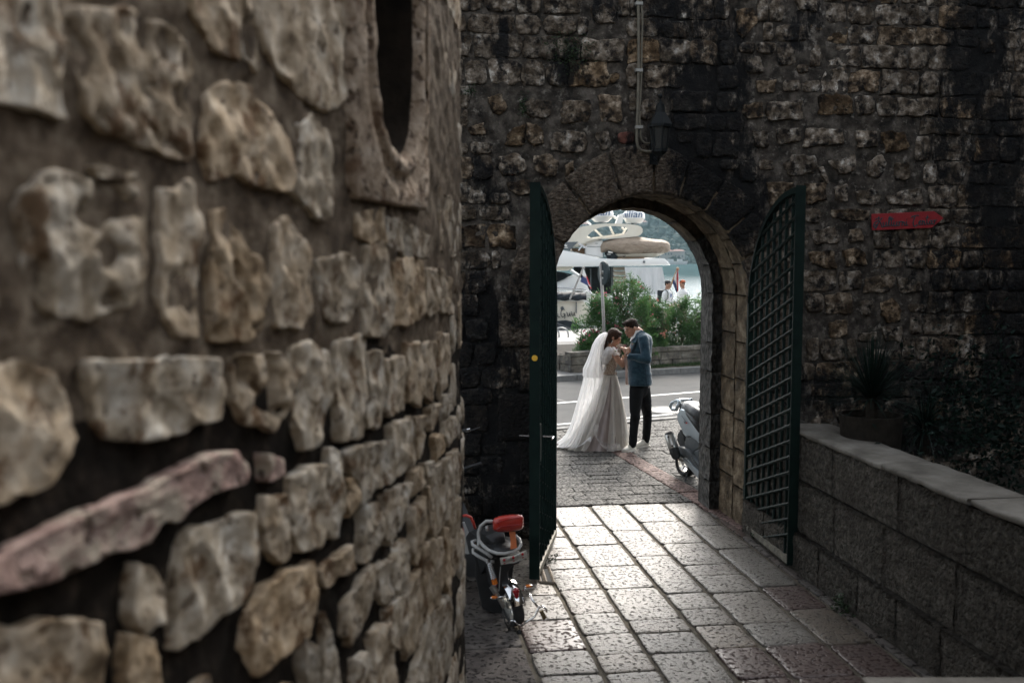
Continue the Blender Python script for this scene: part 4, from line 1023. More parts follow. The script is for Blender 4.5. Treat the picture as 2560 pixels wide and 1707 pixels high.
b = MB(); b.sphere((lc.x, lc.y, (zt+zb)/2+.02), (.035,.035,.07), 10, 8); b.build('bulb', M_bulb, ln, smooth=True)
b = MB(); b.tube([Vector((lc.x, lc.y, zb-.05)), Vector((lc.x, lc.y+.05, zb-.09)), Vector((lc.x, WYF-.05, zb-.05)), Vector((lc.x, WYF+.02, zb-.0))], .012); b.box((lc.x-.04, WYF-.05, zb-.11), (lc.x+.04, WYF, zb+.09)); b.build('wall_bracket', M_lant, ln)
def cable(name, pts, r, label):
    t = [WY(1140+x*.3189, y*.3189, WYF-.05) for x, y in pts]
    q = [t[0]]
    for a, b_ in zip(t[:-1], t[1:]): q += [a.lerp(b_, .5), b_]
    b = MB(); b.tube(q, r, 8); return tag(b.build(name, M_cable, smooth=True), label, 'cable', None)
cable('conduit', [(1428,-250),(1428,0),(1432,300),(1430,600),(1425,850),(1418,1000),(1418,1110),(1428,1155),(1450,1180),(1490,1190),(1530,1190)], .014, 'thicker left conduit running down the wall to under the lantern')
cable('conduit', [(1452,-250),(1452,0),(1462,180),(1455,400),(1452,650),(1440,850),(1440,960),(1448,1010),(1446,1060),(1455,1100),(1480,1122),(1520,1125)], .009, 'thinner right conduit curling behind the lantern')
for y in (28, 551, 996):
    b = MB(); a, c = WY(1140+1408*.3189, y*.3189, WYF-.05), WY(1140+1462*.3189, y*.3189, WYF-.05); b.box((a.x, WYF-.068, a.z-.014), (c.x, WYF-.02, a.z+.012))
    tag(b.build('pipe_clip', M_chrome if False else mat('clip_%d' % y, (.3,.3,.28), rough=.5)), {28:'topmost grey clip across the two conduits',551:'middle grey clip across the two conduits',996:'lowest grey clip on the conduits, beside the lantern'}[y], 'clip', 'clips holding the conduits')
# red arrow sign
M_red = mat('red_sign_paint', [(.3,(.20,.006,.010)), (.7,(.30,.014,.02))], scale=14, rough=.55, bump=.3)
M_ink = mat('blue_black_lettering', (.012,.03,.04), rough=.6)
sp = lambda x, y, o=.06: WY(2150+x*.1063, 500+y*.1063, WYF-o)
sg = thing('arrow_sign', 'red wooden arrow sign with dark cursive lettering, pointing right on the gate wall', 'sign', sp(1000, 500))
b = MB(); b.prism([sp(*q) for q in ((285,330),(1740,262),(1970,430),(1690,655),(300,715))], (0,.022,0)); b.build('board', M_red, sg, bevel=.003)
STROKES = { # hand lettering as pen strokes, x y in the sign's own drawing units
 'K': [[(0,52),(6,46),(12,50),(8,60),(0,62),(-4,50),(4,36),(18,30)], [(22,12),(20,30),(17,48),(12,62),(4,68)], [(36,16),(30,26),(22,36),(28,38),(32,50),(36,62),(42,60)], [(4,24),(14,20),(22,12)]],
 'u': [[(0,38),(-1,50),(1,59),(6,60),(11,52),(13,38)], [(13,38),(12,54),(15,60),(20,56)]],
 'l': [[(0,56),(8,34),(11,14),(6,12),(3,28),(3,50),(7,60),(13,54)]],
 't': [[(5,14),(3,34),(3,52),(7,60),(13,54)], [(-4,28),(13,24)]],
 'r': [[(0,42),(3,38),(4,46),(3,60)], [(4,46),(9,38),(13,40)]],
 'n': [[(0,40),(3,38),(3,60)], [(3,48),(9,38),(12,44),(12,56),(16,60),(19,56)]],
 'i': [[(2,38),(1,54),(4,60),(9,56)], [(2,30),(3.5,29)]],
 'C': [[(34,16),(26,12),(10,16),(0,24),(2,18),(8,16)], [(18,18),(10,34),(8,52),(12,66),(22,64),(28,56)]],
 'e': [[(0,52),(10,46),(9,38),(3,40),(0,50),(4,60),(12,56)]],
 'a': [[(11,40),(4,39),(0,48),(2,58),(8,58),(12,46)], [(12,38),(11,54),(14,60),(18,56)]],
}
def pen(text, org, ux, uy, nrm, adv, r, name, m, parent, thick=1.0):
    b = MB(); x = 0
    for ch in text:
        if ch == ' ': x += 12; continue
        for s_ in STROKES[ch]:
            q = [org + ux*(x+a) + uy*bb for a, bb in s_]
            # smooth
            qq = [q[0]]
            for i in range(len(q)-1): 
                qq.append(q[i].lerp(q[i+1], .35)); qq.append(q[i].lerp(q[i+1], .65))
            qq.append(q[-1]); b.tube(qq, [r*(.6+.6*abs(math.sin(i*1.1))) for i in range(len(qq))], 6, flat=None)
        x += adv.get(ch, 19)
    return b.build(name, m, parent), x
ADV = {'K':42,'l':13,'t':15,'i':12,'C':34,'r':14,'e':14,'n':20,'u':20,'a':19}
tot = sum(ADV[c] if c != ' ' else 12 for c in 'Kulturni Centar')
a0_, a1_ = sp(330, 640, .062), sp(1800, 575, .062); ux = (a1_-a0_)/tot; uy = Vector((0,0,-1))*((sp(300,330).z-sp(300,690).z)/72)
org_ = sp(330, 330, .062); org_ = a0_ - uy*60
pen('Kulturni Centar', org_, ux, uy, None, ADV, .0058, 'lettering', M_ink, sg)
# ================================================================== potted palm-like plants behind the parapet
M_pot = mat('stone_pot', [(.3,(.012,.010,.008)), (.7,(.035,.030,.024))], scale=20, spec=.12, rough=.9, bump=.7, bscale=50)
M_spike = mat('spiky_leaf', [(.3,(.003,.008,.006)), (.7,(.008,.021,.015))], scale=9, rough=.5, spec=.12)
pc = P(2175, 1140, 8.05); pz = P(2175, 1035, 8.05).z
pt_ = thing('plant_pot', 'round stone plant pot standing behind the parapet', 'plant pot', (pc.x, pc.y, .45))
def ring(c, r, z, n=28): return [Vector((c.x+r*math.cos(2*math.pi*k/n), c.y+r*math.sin(2*math.pi*k/n), z)) for k in range(n)]
rpot = (P(2257,1035,8.05)-P(2105,1035,8.05)).length/2
b = MB(); b.loft([ring(pc, rpot*.7, .45), ring(pc, rpot*.85, .6), ring(pc, rpot*.98, pz-.08), ring(pc, rpot*1.02, pz-.03), ring(pc, rpot*1.03, pz), ring(pc, rpot*.93, pz), ring(pc, rpot*.88, pz-.05)], cap=(True, False)); b.build('bowl', M_pot, pt_, smooth='auto', fixn=False)
b = MB(); b.loft([ring(pc, rpot*.9, pz-.06), ring(pc, rpot*.2, pz-.03)], cap=(False, True)); b.build('soil', M_dark, pt_)
def spiky(name, label, c, n, L_, seed, droop=.5, leafw=.006, els=(5, 95)):
    q = random.Random(seed); t = thing(name, label, 'plant', c); leaves = []
    b = MB(); b.tube([c-Vector((0,0,.05)), c+Vector((0,0,.12)), c+Vector((0,0,.22))], [.05,.045,.03], 10); b.build('stem', M_pot, t)
    V = []; F = []; V2=[]; F2=[]
    for k in range(n):
        az = q.uniform(0, 2*math.pi); el = R(q.uniform(*els)); l = L_*q.uniform(.75, 1.1)
        d = Vector((math.cos(az)*math.cos(el), math.sin(az)*math.cos(el), math.sin(el))); s_ = d.cross(Vector((0,0,1)))
        s_ = s_.normalized() if s_.length > 1e-3 else Vector((1,0,0)); base = c+Vector((0,0,.15)); seg = 4; k0 = len(V)
        for i in range(seg+1):
            f = i/seg; p = base + d*l*f - Vector((0,0,1))*droop*l*f*f*math.cos(el)*.5; w = leafw*(1-f)**.6*(1 if i else .5)
            V += [p-s_*w, p+s_*w]
        for i in range(seg): F.append((k0+2*i, k0+2*i+1, k0+2*i+3, k0+2*i+2))
    kind(link('leaves', mesh('leaves', V, F, M_spike), t), 'stuff')
    return t
spiky('spiky_plant', 'dark spiky plant growing in the round stone pot', Vector((pc.x, pc.y, pz-.03)), 330, .62, 3, els=(0, 88))
spiky('spiky_plant', 'smaller dark spiky plant drooping to the right of the stone pot', P(2310, 1090, 8.4)-Vector((0,0,.1)), 180, .5, 8, droop=1.2, els=(-5, 75))
for k, (x, y, d, lab, s_) in enumerate(((2480, 1150, 7.9, 'low dark bush at the right end behind the parapet', 5), (2420, 1010, 8.7, 'dark upright bush against the gate wall at the right edge', 6))):
    weed('garden_bush', P(x, y, d), (.75,.4,.6), 1500, lab, 'bush', seed=20+k, leaf=.05, m=M_spike, up=.2)
weed('wall_weed', G(1893, 1352), (.08,.06,.1), 160, 'small green weed at the foot of the right gate jamb', seed=9, leaf=.03)
weed('wall_weed', G(1372, 1403)+Vector((.02,0,0)), (.05,.05,.07), 70, 'small green weed beside the drain grate', seed=10, leaf=.025)
weed('wall_weed', Vector((PX0-.08, 7.0, .02)), (.06,.35,.1), 180, 'strip of weeds at the foot of the parapet', seed=12, leaf=.03)
# ================================================================== unseen walls round the courtyard, added to cut the sky light
M_court = mat('unseen_courtyard_wall', [(.3,(.05,.045,.038)), (.7,(.14,.12,.1))], scale=4, spec=.12, rough=.95, bump=.5)
cw = thing('unseen_courtyard_wall', 'unseen tall dark rubble wall round the courtyard, added to cut sky light', 'wall', (9, 2, 0))
mb = MB(); mb.box((9.0, -8, -.2), (9.8, YB, 8.0)); mb.box((-6, -8.8, -.2), (9.8, -8, 8.0)); mb.build('masonry', M_court, cw)
# ================================================================== far shore
M_hill = mat('wooded_hill', [(.3,(.008,.018,.011)), (.5,(.016,.030,.017)), (.7,(.035,.048,.028))], scale=.045, detail=12, rough=.95, bump=1.0, bscale=.12, bdist=6, second=((.07,.06,.05), .02, .62, .72))
V = []; F = []; nx, ny = 90, 26
for j in range(ny):
    for i in range(nx):
        a = -60+i*9.0; dd = 470+j*16.0; e = (j/(ny-1.0))
        h = SEA-1+ (1-math.cos(min(1, e*1.25)*math.pi))*.5*(72+26*noise.noise(Vector((a*.006, 2.2, 0))))+ fz(Vector((a*.02, dd*.02, 0)), 1, 5)*26*min(1, e*3)
        V.append(CW(a, dd, h+1.2*min(1, j)))
for j in range(ny-1):
    for i in range(nx-1): F.append((j*nx+i, j*nx+i+1, (j+1)*nx+i+1, (j+1)*nx+i))
kind(link('hills', mesh('hills', V, F, M_hill, True)), 'structure')
# trees on the hill: one wooded mass
M_wood = mat('far_trees', [(.3,(.006,.015,.009)), (.7,(.022,.038,.019))], scale=.3, detail=8, rough=.95)
q = random.Random(4); b = MB()
def hill_h(a, dd):
    j = (dd-470)/16.0; e = j/(ny-1.0)
    return SEA-1+ (1-math.cos(min(1, max(0,e)*1.25)*math.pi))*.5*(72+26*noise.noise(Vector((a*.006, 2.2, 0))))+ fz(Vector((a*.02, dd*.02, 0)), 1, 5)*26*min(1, max(0,e)*3)
for _ in range(5200):
    dd = q.uniform(474, 760); a = q.uniform(-5, 150)*dd/520+5; r = q.uniform(.9, 2.6); h = hill_h(a, dd); c = CW(a, dd, h+r*.5)
    V0 = len(b.V); b.sphere(c, (r*1.2, r, r*q.uniform(.8, 1.7)), 6, 4)
    for k in range(V0, len(b.V)): b.V[k] += Vector((q.uniform(-1,1), q.uniform(-1,1), q.uniform(-1,1)))*r*.35
kind(b.build('far_woodland', M_wood), 'stuff')
M_hw = mat('far_house_wall', (.24,.225,.2), rough=.9); M_hr = mat('far_roof', (.13,.05,.035), rough=.9); M_hwin = mat('far_window', (.05,.055,.06), rough=.4)
def far_house(x0, x1, y0, y1, d, label, nwin, rows=2, roofh=4):
    a, c = P(x0, y1, d), P(x1, y0, d); t = thing('shore_house', label, 'house', P((x0+x1)/2, y1, d), 'houses on the far shore')
    u = (P(x1, y1, d)-a); u.z = 0; W_ = u.length; u.normalize(); n_ = Vector((-u.y, u.x, 0)); z0, z1 = a.z, c.z
    b = MB(); b.prism([a, a+u*W_, a+u*W_+n_*9, a+n_*6], (0,0,z1-z0)); b.build('wall', M_hw, t)
    top = Vector((a.x, a.y, z1)); b = MB(); e = .3
    b.loft([[top-u*e-n_*e, top+u*(W_+e)-n_*e, top+u*(W_+e)+n_*(6+e), top-u*e+n_*(6+e)], [top+u*W_*.2+n_*3+Vector((0,0,roofh)), top+u*W_*.8+n_*3+Vector((0,0,roofh)), top+u*W_*.8+n_*3.1+Vector((0,0,roofh)), top+u*W_*.2+n_*3.1+Vector((0,0,roofh))]]); b.build('roof', M_hr, t)
    for r in range(rows):
        for k in range(nwin):
            p = a+u*(W_*(k+.7)/(nwin+.4)); z = z0+(z1-z0)*(r+.35)/rows; b = MB(); b.prism([Vector((p.x-u.x*.35, p.y-u.y*.35, z)), Vector((p.x+u.x*.35, p.y+u.y*.35, z)), Vector((p.x+u.x*.35, p.y+u.y*.35, z+1)), Vector((p.x-u.x*.35, p.y-u.y*.35, z+1))], -n_*.12); b.build('window', M_hwin, t)
far_house(1652, 1683, 629, 655, 478, 'white shore house with red roof beyond the covered dinghy', 4, 2, 1.3)
far_house(1683, 1712, 628, 652, 482, 'long ochre shore house with three windows, right of the white one', 3, 1, .9)
far_house(1600, 1618, 555, 562, 560, 'pale house high on the wooded far slope', 3, 1, .8)
far_house(1440, 1475, 560, 569, 560, 'pale house on the slope seen under the yacht radar arch', 4, 1, .8)
M_sb = mat('far_boat_white', (.4,.4,.4), rough=.5)
q = random.Random(9)
BL = ['tiny white boat at the left end of the far shore row', 'tiny white boat below the gap between the two shore houses', 'tiny white boat at the right end of the far shore row']
for k in range(3):
    px = 1655+k*24+q.uniform(-3,3); c = P(px, 661, 455); b = MB(); L_ = q.uniform(4, 7); u = RGT
    b.loft([[c-u*L_/2+Vector((0,0,-.3))-FWD, c+u*L_/2+Vector((0,0,-.3))-FWD, c+u*L_/2+Vector((0,0,-.3))+FWD, c-u*L_/2+Vector((0,0,-.3))+FWD], [c-u*L_*.55+Vector((0,0,1.2))-FWD*1.3, c+u*L_*.62+Vector((0,0,1.4))-FWD*1.3, c+u*L_*.62+Vector((0,0,1.4))+FWD*1.3, c-u*L_*.55+Vector((0,0,1.2))+FWD*1.3]])
    b.box((c.x-L_*.2, c.y-1, c.z+1.2), (c.x+L_*.15, c.y+1, c.z+2.4)); o = b.build('small_boat', M_sb); tag(o, BL[k], 'boat', 'boats along the far shore')
# ================================================================== planter wall and shrubs across the road
M_plw = mat('planter_stone', [(.3,(.07,.06,.047)), (.5,(.15,.132,.105)), (.7,(.27,.245,.205))], scale=4, detail=10, rough=.9, bump=.8, bscale=40, bdist=.012, rand=.2, second=((.05,.045,.04), 2.5, .48, .62))
pl0 = G(1427, 932, .1); PN = rcoord(pl0.x, pl0.y)[1]; PA0 = rcoord(pl0.x, pl0.y)[0]
pw2 = thing('planter_wall', 'low weathered stone planter wall across the road under the oleanders', 'wall', RD(PA0, PN, .1))
b = MB(); b.prism([RD(PA0+.06, PN+.05, .05), RD(PA0+14, PN+.05, .05), RD(PA0+14, PN+2.6, .05), RD(PA0+.06, PN+2.6, .05)], (0,0,.42)); b.build('earth_fill', M_dark, pw2)
q = random.Random(12)
def pstone(a0, a1, z0, z1, m=M_plw, out=0, end=False):
    def sf(a, b_, n):
        if end: return RD(PA0-n, PN+a0+(a1-a0)*(1-a), z0+.005+(z1-z0-.01)*b_)
        return RD(a0+.006+(a1-a0-.012)*a, PN-out-n, z0+.005+(z1-z0-.01)*b_)
    o = block('stone_block', None, sf, m, (8, 6), .018, .12); o.parent = pw2; o.matrix_parent_inverse = parent_world(pw2).inverted()
for (z0, z1) in ((.08,.27),(.27,.46)):
    a = PA0
    while a < PA0+9: w = q.uniform(.28, .6); pstone(a, a+w, z0, z1); a += w
    for s_ in range(4): pstone(.02+s_*.5, .5+s_*.5, z0, z1, end=True)
a = PA0-.02
while a < PA0+9:
    w = q.uniform(.6, 1.0); b = MB(); b.prism([RD(a+.005, PN-.03, .462), RD(a+w-.005, PN-.03, .462), RD(a+w-.005, PN+.25, .462), RD(a+.005, PN+.25, .462)], (0,0,.10+q.uniform(-.01,.01))); b.build('coping_stone', M_plw, pw2, bevel=.012); a += w
# grass strip between wall and kerb
M_grass = mat('grass_blade', [(.3,(.02,.05,.012)), (.7,(.06,.10,.03))], scale=8, rough=.7)
M_dirt = mat('verge_dirt', [(.3,(.05,.042,.03)), (.7,(.12,.10,.075))], scale=5, rough=.95, bump=.5)
b = MB(); b.prism([RD(PA0+1.6, 2.9, .09), RD(PA0+14, 2.9, .09), RD(PA0+14, PN+.02, .09), RD(PA0+1.6, PN+.02, .09)], (0,0,.022)); kind(b.build('verge', M_dirt), 'structure')
V = []; F = []
for _ in range(9000):
    a = q.uniform(PA0+1.9, PA0+9); n_ = q.uniform(3.0, PN); 
    if noise.noise(Vector((a*1.3, n_*3, 0))) < -.15: continue
    p = RD(a, n_, .11); h = q.uniform(.03, .10); t = Vector((q.uniform(-.3,.3), q.uniform(-.3,.3), 1))*h; s_ = Vector((q.uniform(-1,1), q.uniform(-1,1), 0)).normalized()*.007; k = len(V); V += [p-s_, p+s_, p+t]; F.append((k,k+1,k+2))
kind(link('grass', mesh('grass', V, F, M_grass)), 'stuff')
# oleanders
M_ole = mat('oleander_leaf', [(.3,(.022,.062,.020)), (.55,(.048,.115,.036)), (.8,(.10,.18,.06))], scale=2.2, detail=6, rough=.5, spec=.25)
_nt = M_ole.node_tree; _p = _nt.nodes['Principled BSDF']; _tl = _n('ShaderNodeBsdfTranslucent', _nt); _mx = _n('ShaderNodeMixShader', _nt); _mx.inputs[0].default_value = .42   # thin leaves let the back light through
_hs = _n('ShaderNodeHueSaturation', _nt); _hs.inputs['Value'].default_value = 1.5; _hs.inputs['Hue'].default_value = .485; _nt.links.new(_p.inputs['Base Color'].links[0].from_socket, _hs.inputs['Color']); _nt.links.new(_hs.outputs[0], _tl.inputs[0])
_nt.links.new(_p.outputs[0], _mx.inputs[1]); _nt.links.new(_tl.outputs[0], _mx.inputs[2]); _nt.links.new(_mx.outputs[0], [n for n in _nt.nodes if n.type == 'OUTPUT_MATERIAL'][0].inputs['Surface'])
M_olew = mat('oleander_branch', (.10,.085,.055), rough=.9)
M_pinkf = mat('pink_blossom', [(.3,(.50,.07,.13)), (.7,(.65,.18,.24))], scale=5, rough=.6)
M_coral = mat('coral_blossom', (.6,.22,.16), rough=.6); M_whitef = mat('cream_blossom', (.65,.62,.5), rough=.6)
def oleander(label, base, lobes, nleaf, nfl, mfl, seed, nstem=16):
    q = random.Random(seed); t = thing('oleander_shrub', label, 'shrub', base, 'oleanders in the planter')
    tips = []; st = MB()
    for k in range(nstem*7):
        lb = q.choice(lobes); c, r = lb
        d = Vector((q.gauss(0,1), q.gauss(0,1), q.gauss(.3,1))); d.normalize(); d *= q.uniform(.55, 1.05)
        tip = c + Vector((d.x*r[0], d.y*r[1], d.z*r[2])); tips.append(tip)
    for k in range(nstem):
        tip = tips[k]; b0 = base + Vector((q.uniform(-.35,.35), q.uniform(-.2,.2), 0)); mid = b0.lerp(tip, .5)+Vector((q.uniform(-.1,.1), q.uniform(-.1,.1), .12)); st.tube([b0, mid, tip], [.016,.011,.005], 5)
        for j in range(4):
            t2 = tips[(k*5+j*3+7) % len(tips)]
            if (t2-mid).length < 1.1: st.tube([mid, mid.lerp(t2,.5)+Vector((0,0,.05)), t2], [.008,.006,.003], 4)
    st.build('branch', M_olew, t)
    V = []; F = []
    per = max(6, nleaf//len(tips))
    for tip in tips:
        # a shoot: narrow leaves spiralling up a stem tip
        ax = Vector((q.gauss(0,.5), q.gauss(0,.5), 1)).normalized()
        for j in range(per):
            base_ = tip - ax*q.uniform(-.02, .34) + Vector((q.gauss(0,.05), q.gauss(0,.05), q.gauss(0,.04))); az = q.uniform(0, 6.28); o = ax.orthogonal().normalized(); o = Matrix.Rotation(az, 3, ax) @ o
            dr = (ax*q.uniform(.2, 1.0)+o).normalized(); l = q.uniform(.09, .17); s_ = dr.cross(ax).normalized()*l*.085; k = len(V); mid = base_+dr*l*.5+Vector((0,0,-.0))
            V += [base_, mid-s_, mid+s_, base_+dr*l-Vector((0,0,l*.12))]; F += [(k,k+1,k+3,k+2)]
    kind(link('foliage', mesh('foliage', V, F, M_ole), t), 'stuff')
    if nfl:
        V = []; F = []
        for _ in range(nfl):
            tip = q.choice(tips)+Vector((q.gauss(0,.04), q.gauss(0,.04)-.0, q.uniform(.0,.06)))
            for _f in range(q.randint(2, 6)):
                c = tip+Vector((q.gauss(0,.03), q.gauss(0,.03), q.gauss(0,.025))); n_ = Vector((q.gauss(0,1), q.gauss(-.8,1), q.gauss(.3,1))).normalized(); u = n_.orthogonal().normalized(); w = n_.cross(u); k = len(V)
                V.append(c)
                for j in range(5): an = j*1.2566; V.append(c+(u*math.cos(an)+w*math.sin(an))*.022+n_*.006)
                for j in range(5): F.append((k, k+1+j, k+1+(j+1) % 5))
        kind(link('blossom', mesh('blossom', V, F, mfl), t), 'stuff')
    return t
def lob(px, py, d, rx, ry, rz): return (P(px, py, d), (rx, ry, rz))
oleander('tall oleander with many pink blossoms, left of the two in the planter', P(1560, 880, 23.3), [lob(1572,735,23.4,.42,.5,.42), lob(1530,800,23.0,.55,.5,.5), lob(1600,800,23.4,.5,.5,.45), lob(1485,815,22.9,.42,.4,.45), lob(1550,855,22.8,.75,.5,.35), lob(1480,860,22.7,.28,.3,.3), lob(1500,760,23.0,.3,.3,.3)], 13000, 60, M_pinkf, 3, 26)
oleander('greener oleander with few coral blossoms behind the groom', P(1655, 870, 24.0), [lob(1650,800,24,.5,.5,.5), lob(1640,850,23.6,.55,.4,.35), lob(1620,770,24,.25,.3,.3)], 5600, 30, M_coral, 5, 16)
oleander('bushy oleander with pale blossoms at the right edge of the arch', P(1720, 868, 24.2), [lob(1715,790,24.2,.5,.5,.42), lob(1750,780,24.4,.6,.5,.5), lob(1725,840,24.0,.65,.5,.35), lob(1790,820,24.6,.6,.5,.6)], 7600, 22, M_whitef, 6, 18)
# ================================================================== traffic mirror seen from behind
M_pole = mat('galvanised_pole', [(.3,(.20,.19,.175)), (.7,(.34,.33,.31))], scale=10, rough=.5, metallic=.5)
M_disc = mat('dark_sign_back', [(.3,(.02,.03,.033)), (.7,(.045,.06,.065))], scale=6, rough=.6, spec=.1)
dpl = 20.6+.9
t = thing('traffic_sign', 'round traffic sign on a grey pole turned away, left of the pink oleander', 'sign', G(1512, 935, .1))
pb = Vector(G(1513, 942, .1)); dd = (pb-ORG).dot(FWD); pt0 = P(1502, 660, dd)
b = MB(); b.tube([pb, P(1509, 800, dd), pt0], .032, 10); b.build('pole', M_pole, t, smooth=True)
c = P(1508.5, 683, dd)-FWD*.05; nrm = (RGT*.93+FWD*.37).normalized(); u = Vector((0,0,1)); w = nrm.cross(u); rr0 = 28/FP*dd*1.05
b = MB(); b.loft([[c+nrm*o_+(u*math.cos(2*math.pi*k/28)+w*math.sin(2*math.pi*k/28))*r_ for k in range(28)] for (o_, r_) in ((-.02, rr0*.94),(-.015, rr0),(.02, rr0),(.03, rr0*.96))]); b.build('disc', M_disc, t, smooth='auto')
b = MB(); b.box((-.04,-.02,-.03),(.04,.02,.03), Matrix.Translation(c-nrm*.03)); b.build('clamp', M_pole, t)
M_stk = mat('white_sticker', (.6,.6,.58), rough=.6)
b = MB(); cc = c-u*rr0*.22+w*-.0-nrm*.024
for (x0, x1, z0, z1) in ((-.09,-.05,.0,.14),(-.03,.03,.04,.11),(-.09,.03,-.06,-.03)): b.prism([cc+w*x0+u*z0, cc+w*x1+u*z0, cc+w*x1+u*z1, cc+w*x0+u*z1], -nrm*.002)
b.build('sticker', M_stk, t)
# mooring hoops on the quay
M_hoop = mat('steel_hoop', (.28,.29,.29), rough=.4, metallic=.7)
for k, (x, lab) in enumerate(((1379, 'left one of two steel bike hoops on the quay edge'), (1402, 'right one of two steel bike hoops on the quay edge'))):
    c = G(x, 843, .1); b = MB(); b.tube([c+RGT*(.24*math.cos(a))+Vector((0,0,.30*math.sin(a)**.6 if math.sin(a) > 0 else 0)) for a in [math.pi*j/12 for j in range(13)]], .025, 8); tag(b.build('bike_hoop', M_hoop, smooth=True), lab, 'bike rack', 'hoops on the quay')
# ================================================================== motor yachts moored stern-to
M_gel = mat('white_gelcoat', (.74,.74,.72), rough=.28, spec=.5, coat=.3)
M_gelc = mat('cream_gelcoat', [(.3,(.60,.56,.47)), (.7,(.70,.66,.57))], scale=2, rough=.3)
M_ygl = mat('smoked_glass', (.006,.007,.009), rough=.12, spec=.25)
M_navy = mat('dark_tarpaulin', [(.3,(.012,.015,.018)), (.7,(.03,.036,.042))], scale=3, spec=.12, rough=.6, bump=.6, bscale=8, bdist=.03)
M_tau = mat('taupe_boat_cover', [(.3,(.27,.205,.15)), (.7,(.36,.285,.215))], scale=4, rough=.75, bump=1.0, bscale=4, bdist=.16, stretch=(1,1,2.5))
M_curt = mat('white_canvas', [(.3,(.50,.51,.51)), (.7,(.64,.65,.65))], scale=3, rough=.7, bump=.5, bscale=5, bdist=.03, stretch=(3,3,.4))
M_steel = mat('stainless_steel', (.6,.6,.6), rough=.2, metallic=1)
M_teak = mat('varnished_teak', [(.3,(.22,.12,.055)), (.7,(.38,.23,.12))], scale=8, rough=.5)
M_greyp = mat('grey_wing_panel', (.09,.105,.115), rough=.4)
M_blue = mat('blue_lettering', (.03,.08,.19), rough=.5); M_black = mat('black_lettering', (.012,.012,.012), rough=.5)
def z7(x, y, d): return P(1340+x*.2257, 500+y*.2257, d)
def z5c(x, y, d): return P(1480+x*.14032, 520+y*.14032, d)
FH = FWD
def plate(b, pts, d, th, z=z7, cen=None, dirv=None):
    """outline in the picture at depth d, given real thickness th along the view's depth"""
    b.prism([z(x, y, d) for x, y in pts], (dirv or FH)*th); return b
# --- the big flybridge yacht
DY = 41.0
yt = thing('motor_yacht', 'large white flybridge motor yacht moored behind the oleanders', 'yacht', P(1530, 760, DY))
b = MB(); plate(b, [(-300,760),(-300,735),(1492,722),(1440,650),(1400,645),(760,652),(730,645),(520,590),(220,540),(-300,440)], DY, .0001)
b = MB()
prof = [(-300,560),(220,542),(480,590),(730,648),(900,655),(1400,645),(1432,652),(1492,722),(1200,728),(400,740),(-300,742)]
plate(b, prof, DY, 4.2); b.build('flybridge_deck', M_gel, yt, bevel=.05, seg=2, smooth='auto')
b = MB(); plate(b, [(-300,742),(420,738),(400,770),(340,784),(-300,792)], DY+.25, 3.0); b.build('overhang_soffit', M_gelc, yt, bevel=.04)
b = MB(); plate(b, [(418,742),(858,739),(856,1060),(418,1060)], DY+1.4, .1); b.build('saloon_door', M_ygl, yt)
b = MB(); plate(b, [(600,760),(612,760),(612,1040),(600,1040)], DY+1.35, .06); plate(b, [(836,740),(862,740),(862,1060),(836,1060)], DY+1.2, .2); b.build('door_frame', M_greyp, yt)
# stair with treads
for k in range(5):
    b = MB(); y = 742+k*52; plate(b, [(862,y+8),(990,y+8),(992,y+42),(862,y+42)], DY+.6-k*.1, .3); b.build('stair_riser', M_gelc, yt, bevel=.01)
    b = MB(); plate(b, [(860,y+2),(992,y+2),(992,y+9),(860,y+9)], DY+.45-k*.1, .34); b.build('stair_tread', M_teak, yt)
b = MB(); plate(b, [(988,742),(1008,742),(1008,1200),(988,1200)], DY+.3, .5); b.build('stair_side', M_gelc, yt)
# canvas side curtain, softly folded
V = []; F = []; nx_, ny_ = 40, 18
for j in range(ny_+1):
    for i in range(nx_+1):
        f, g_ = i/nx_, j/ny_; y = 742+(g_)*330; xl = 980+g_*55; xr = 1398+g_*60; x = xl+(xr-xl)*f
        V.append(z7(x, y, DY-.1+math.sin(f*23+g_*1.5)*.05*(.3+g_)+.1*f))
for j in range(ny_):
    for i in range(nx_): k = j*(nx_+1)+i; F.append((k, k+1, k+nx_+2, k+nx_+1))
link('canvas_curtain', mesh('canvas_curtain', V, F, M_curt, True), yt)
b = MB(); plate(b, [(985,790),(1000,790),(1160,890),(1145,895)], DY-.2, .06); b.build('curtain_rail', M_gel, yt)
# hull and transom below
b = MB(); hullp = [(380,1050),(1035,1060),(1470,1040),(1560,1120),(1590,1420),(1500,1500),(420,1500),(400,1200)]; plate(b, hullp, DY-.3, 4); b.build('hull', M_gel, yt, bevel=.08, seg=3, smooth='auto')
b = MB(); plate(b, [(700,1120),(1480,1105),(1480,1120),(700,1135)], DY-.36, .08); b.build('rub_rail', M_greyp, yt)
# radar arch hoop: outline swept round an opening
def hoop(outer, inner, d, th, m, name, par, z=z7):
    n = 60; A = resample(chaikin(outer, 2), n); B_ = resample(chaikin(inner, 2), n)
    ca = (sum(a for a,_ in B_)/n, sum(b for _,b in B_)/n)
    def order(q):
        return sorted(q, key=lambda p: math.atan2(p[1]-ca[1], (p[0]-ca[0])*.5))
    A, B_ = order(A), order(B_); b = MB(); f = lambda q, dd: [z(x, y, dd) for x, y in q]
    b.loft([f(A, d), f(A, d+th), f(B_, d+th), f(B_, d), f(A, d)], cap=(False, False)); return b.build(name, m, par, smooth='auto')
hoop([(225,475),(330,400),(480,300),(620,275),(740,262),(960,262),(1140,280),(1192,320),(1165,400),(960,420),(860,430),(620,440),(520,480),(370,558),(225,535)],
     [(545,420),(640,330),(740,295),(880,290),(1000,300),(1020,330),(985,375),(940,395),(780,415),(620,428)], DY+.3, 1.4, M_gelc, 'radar_arch', yt)
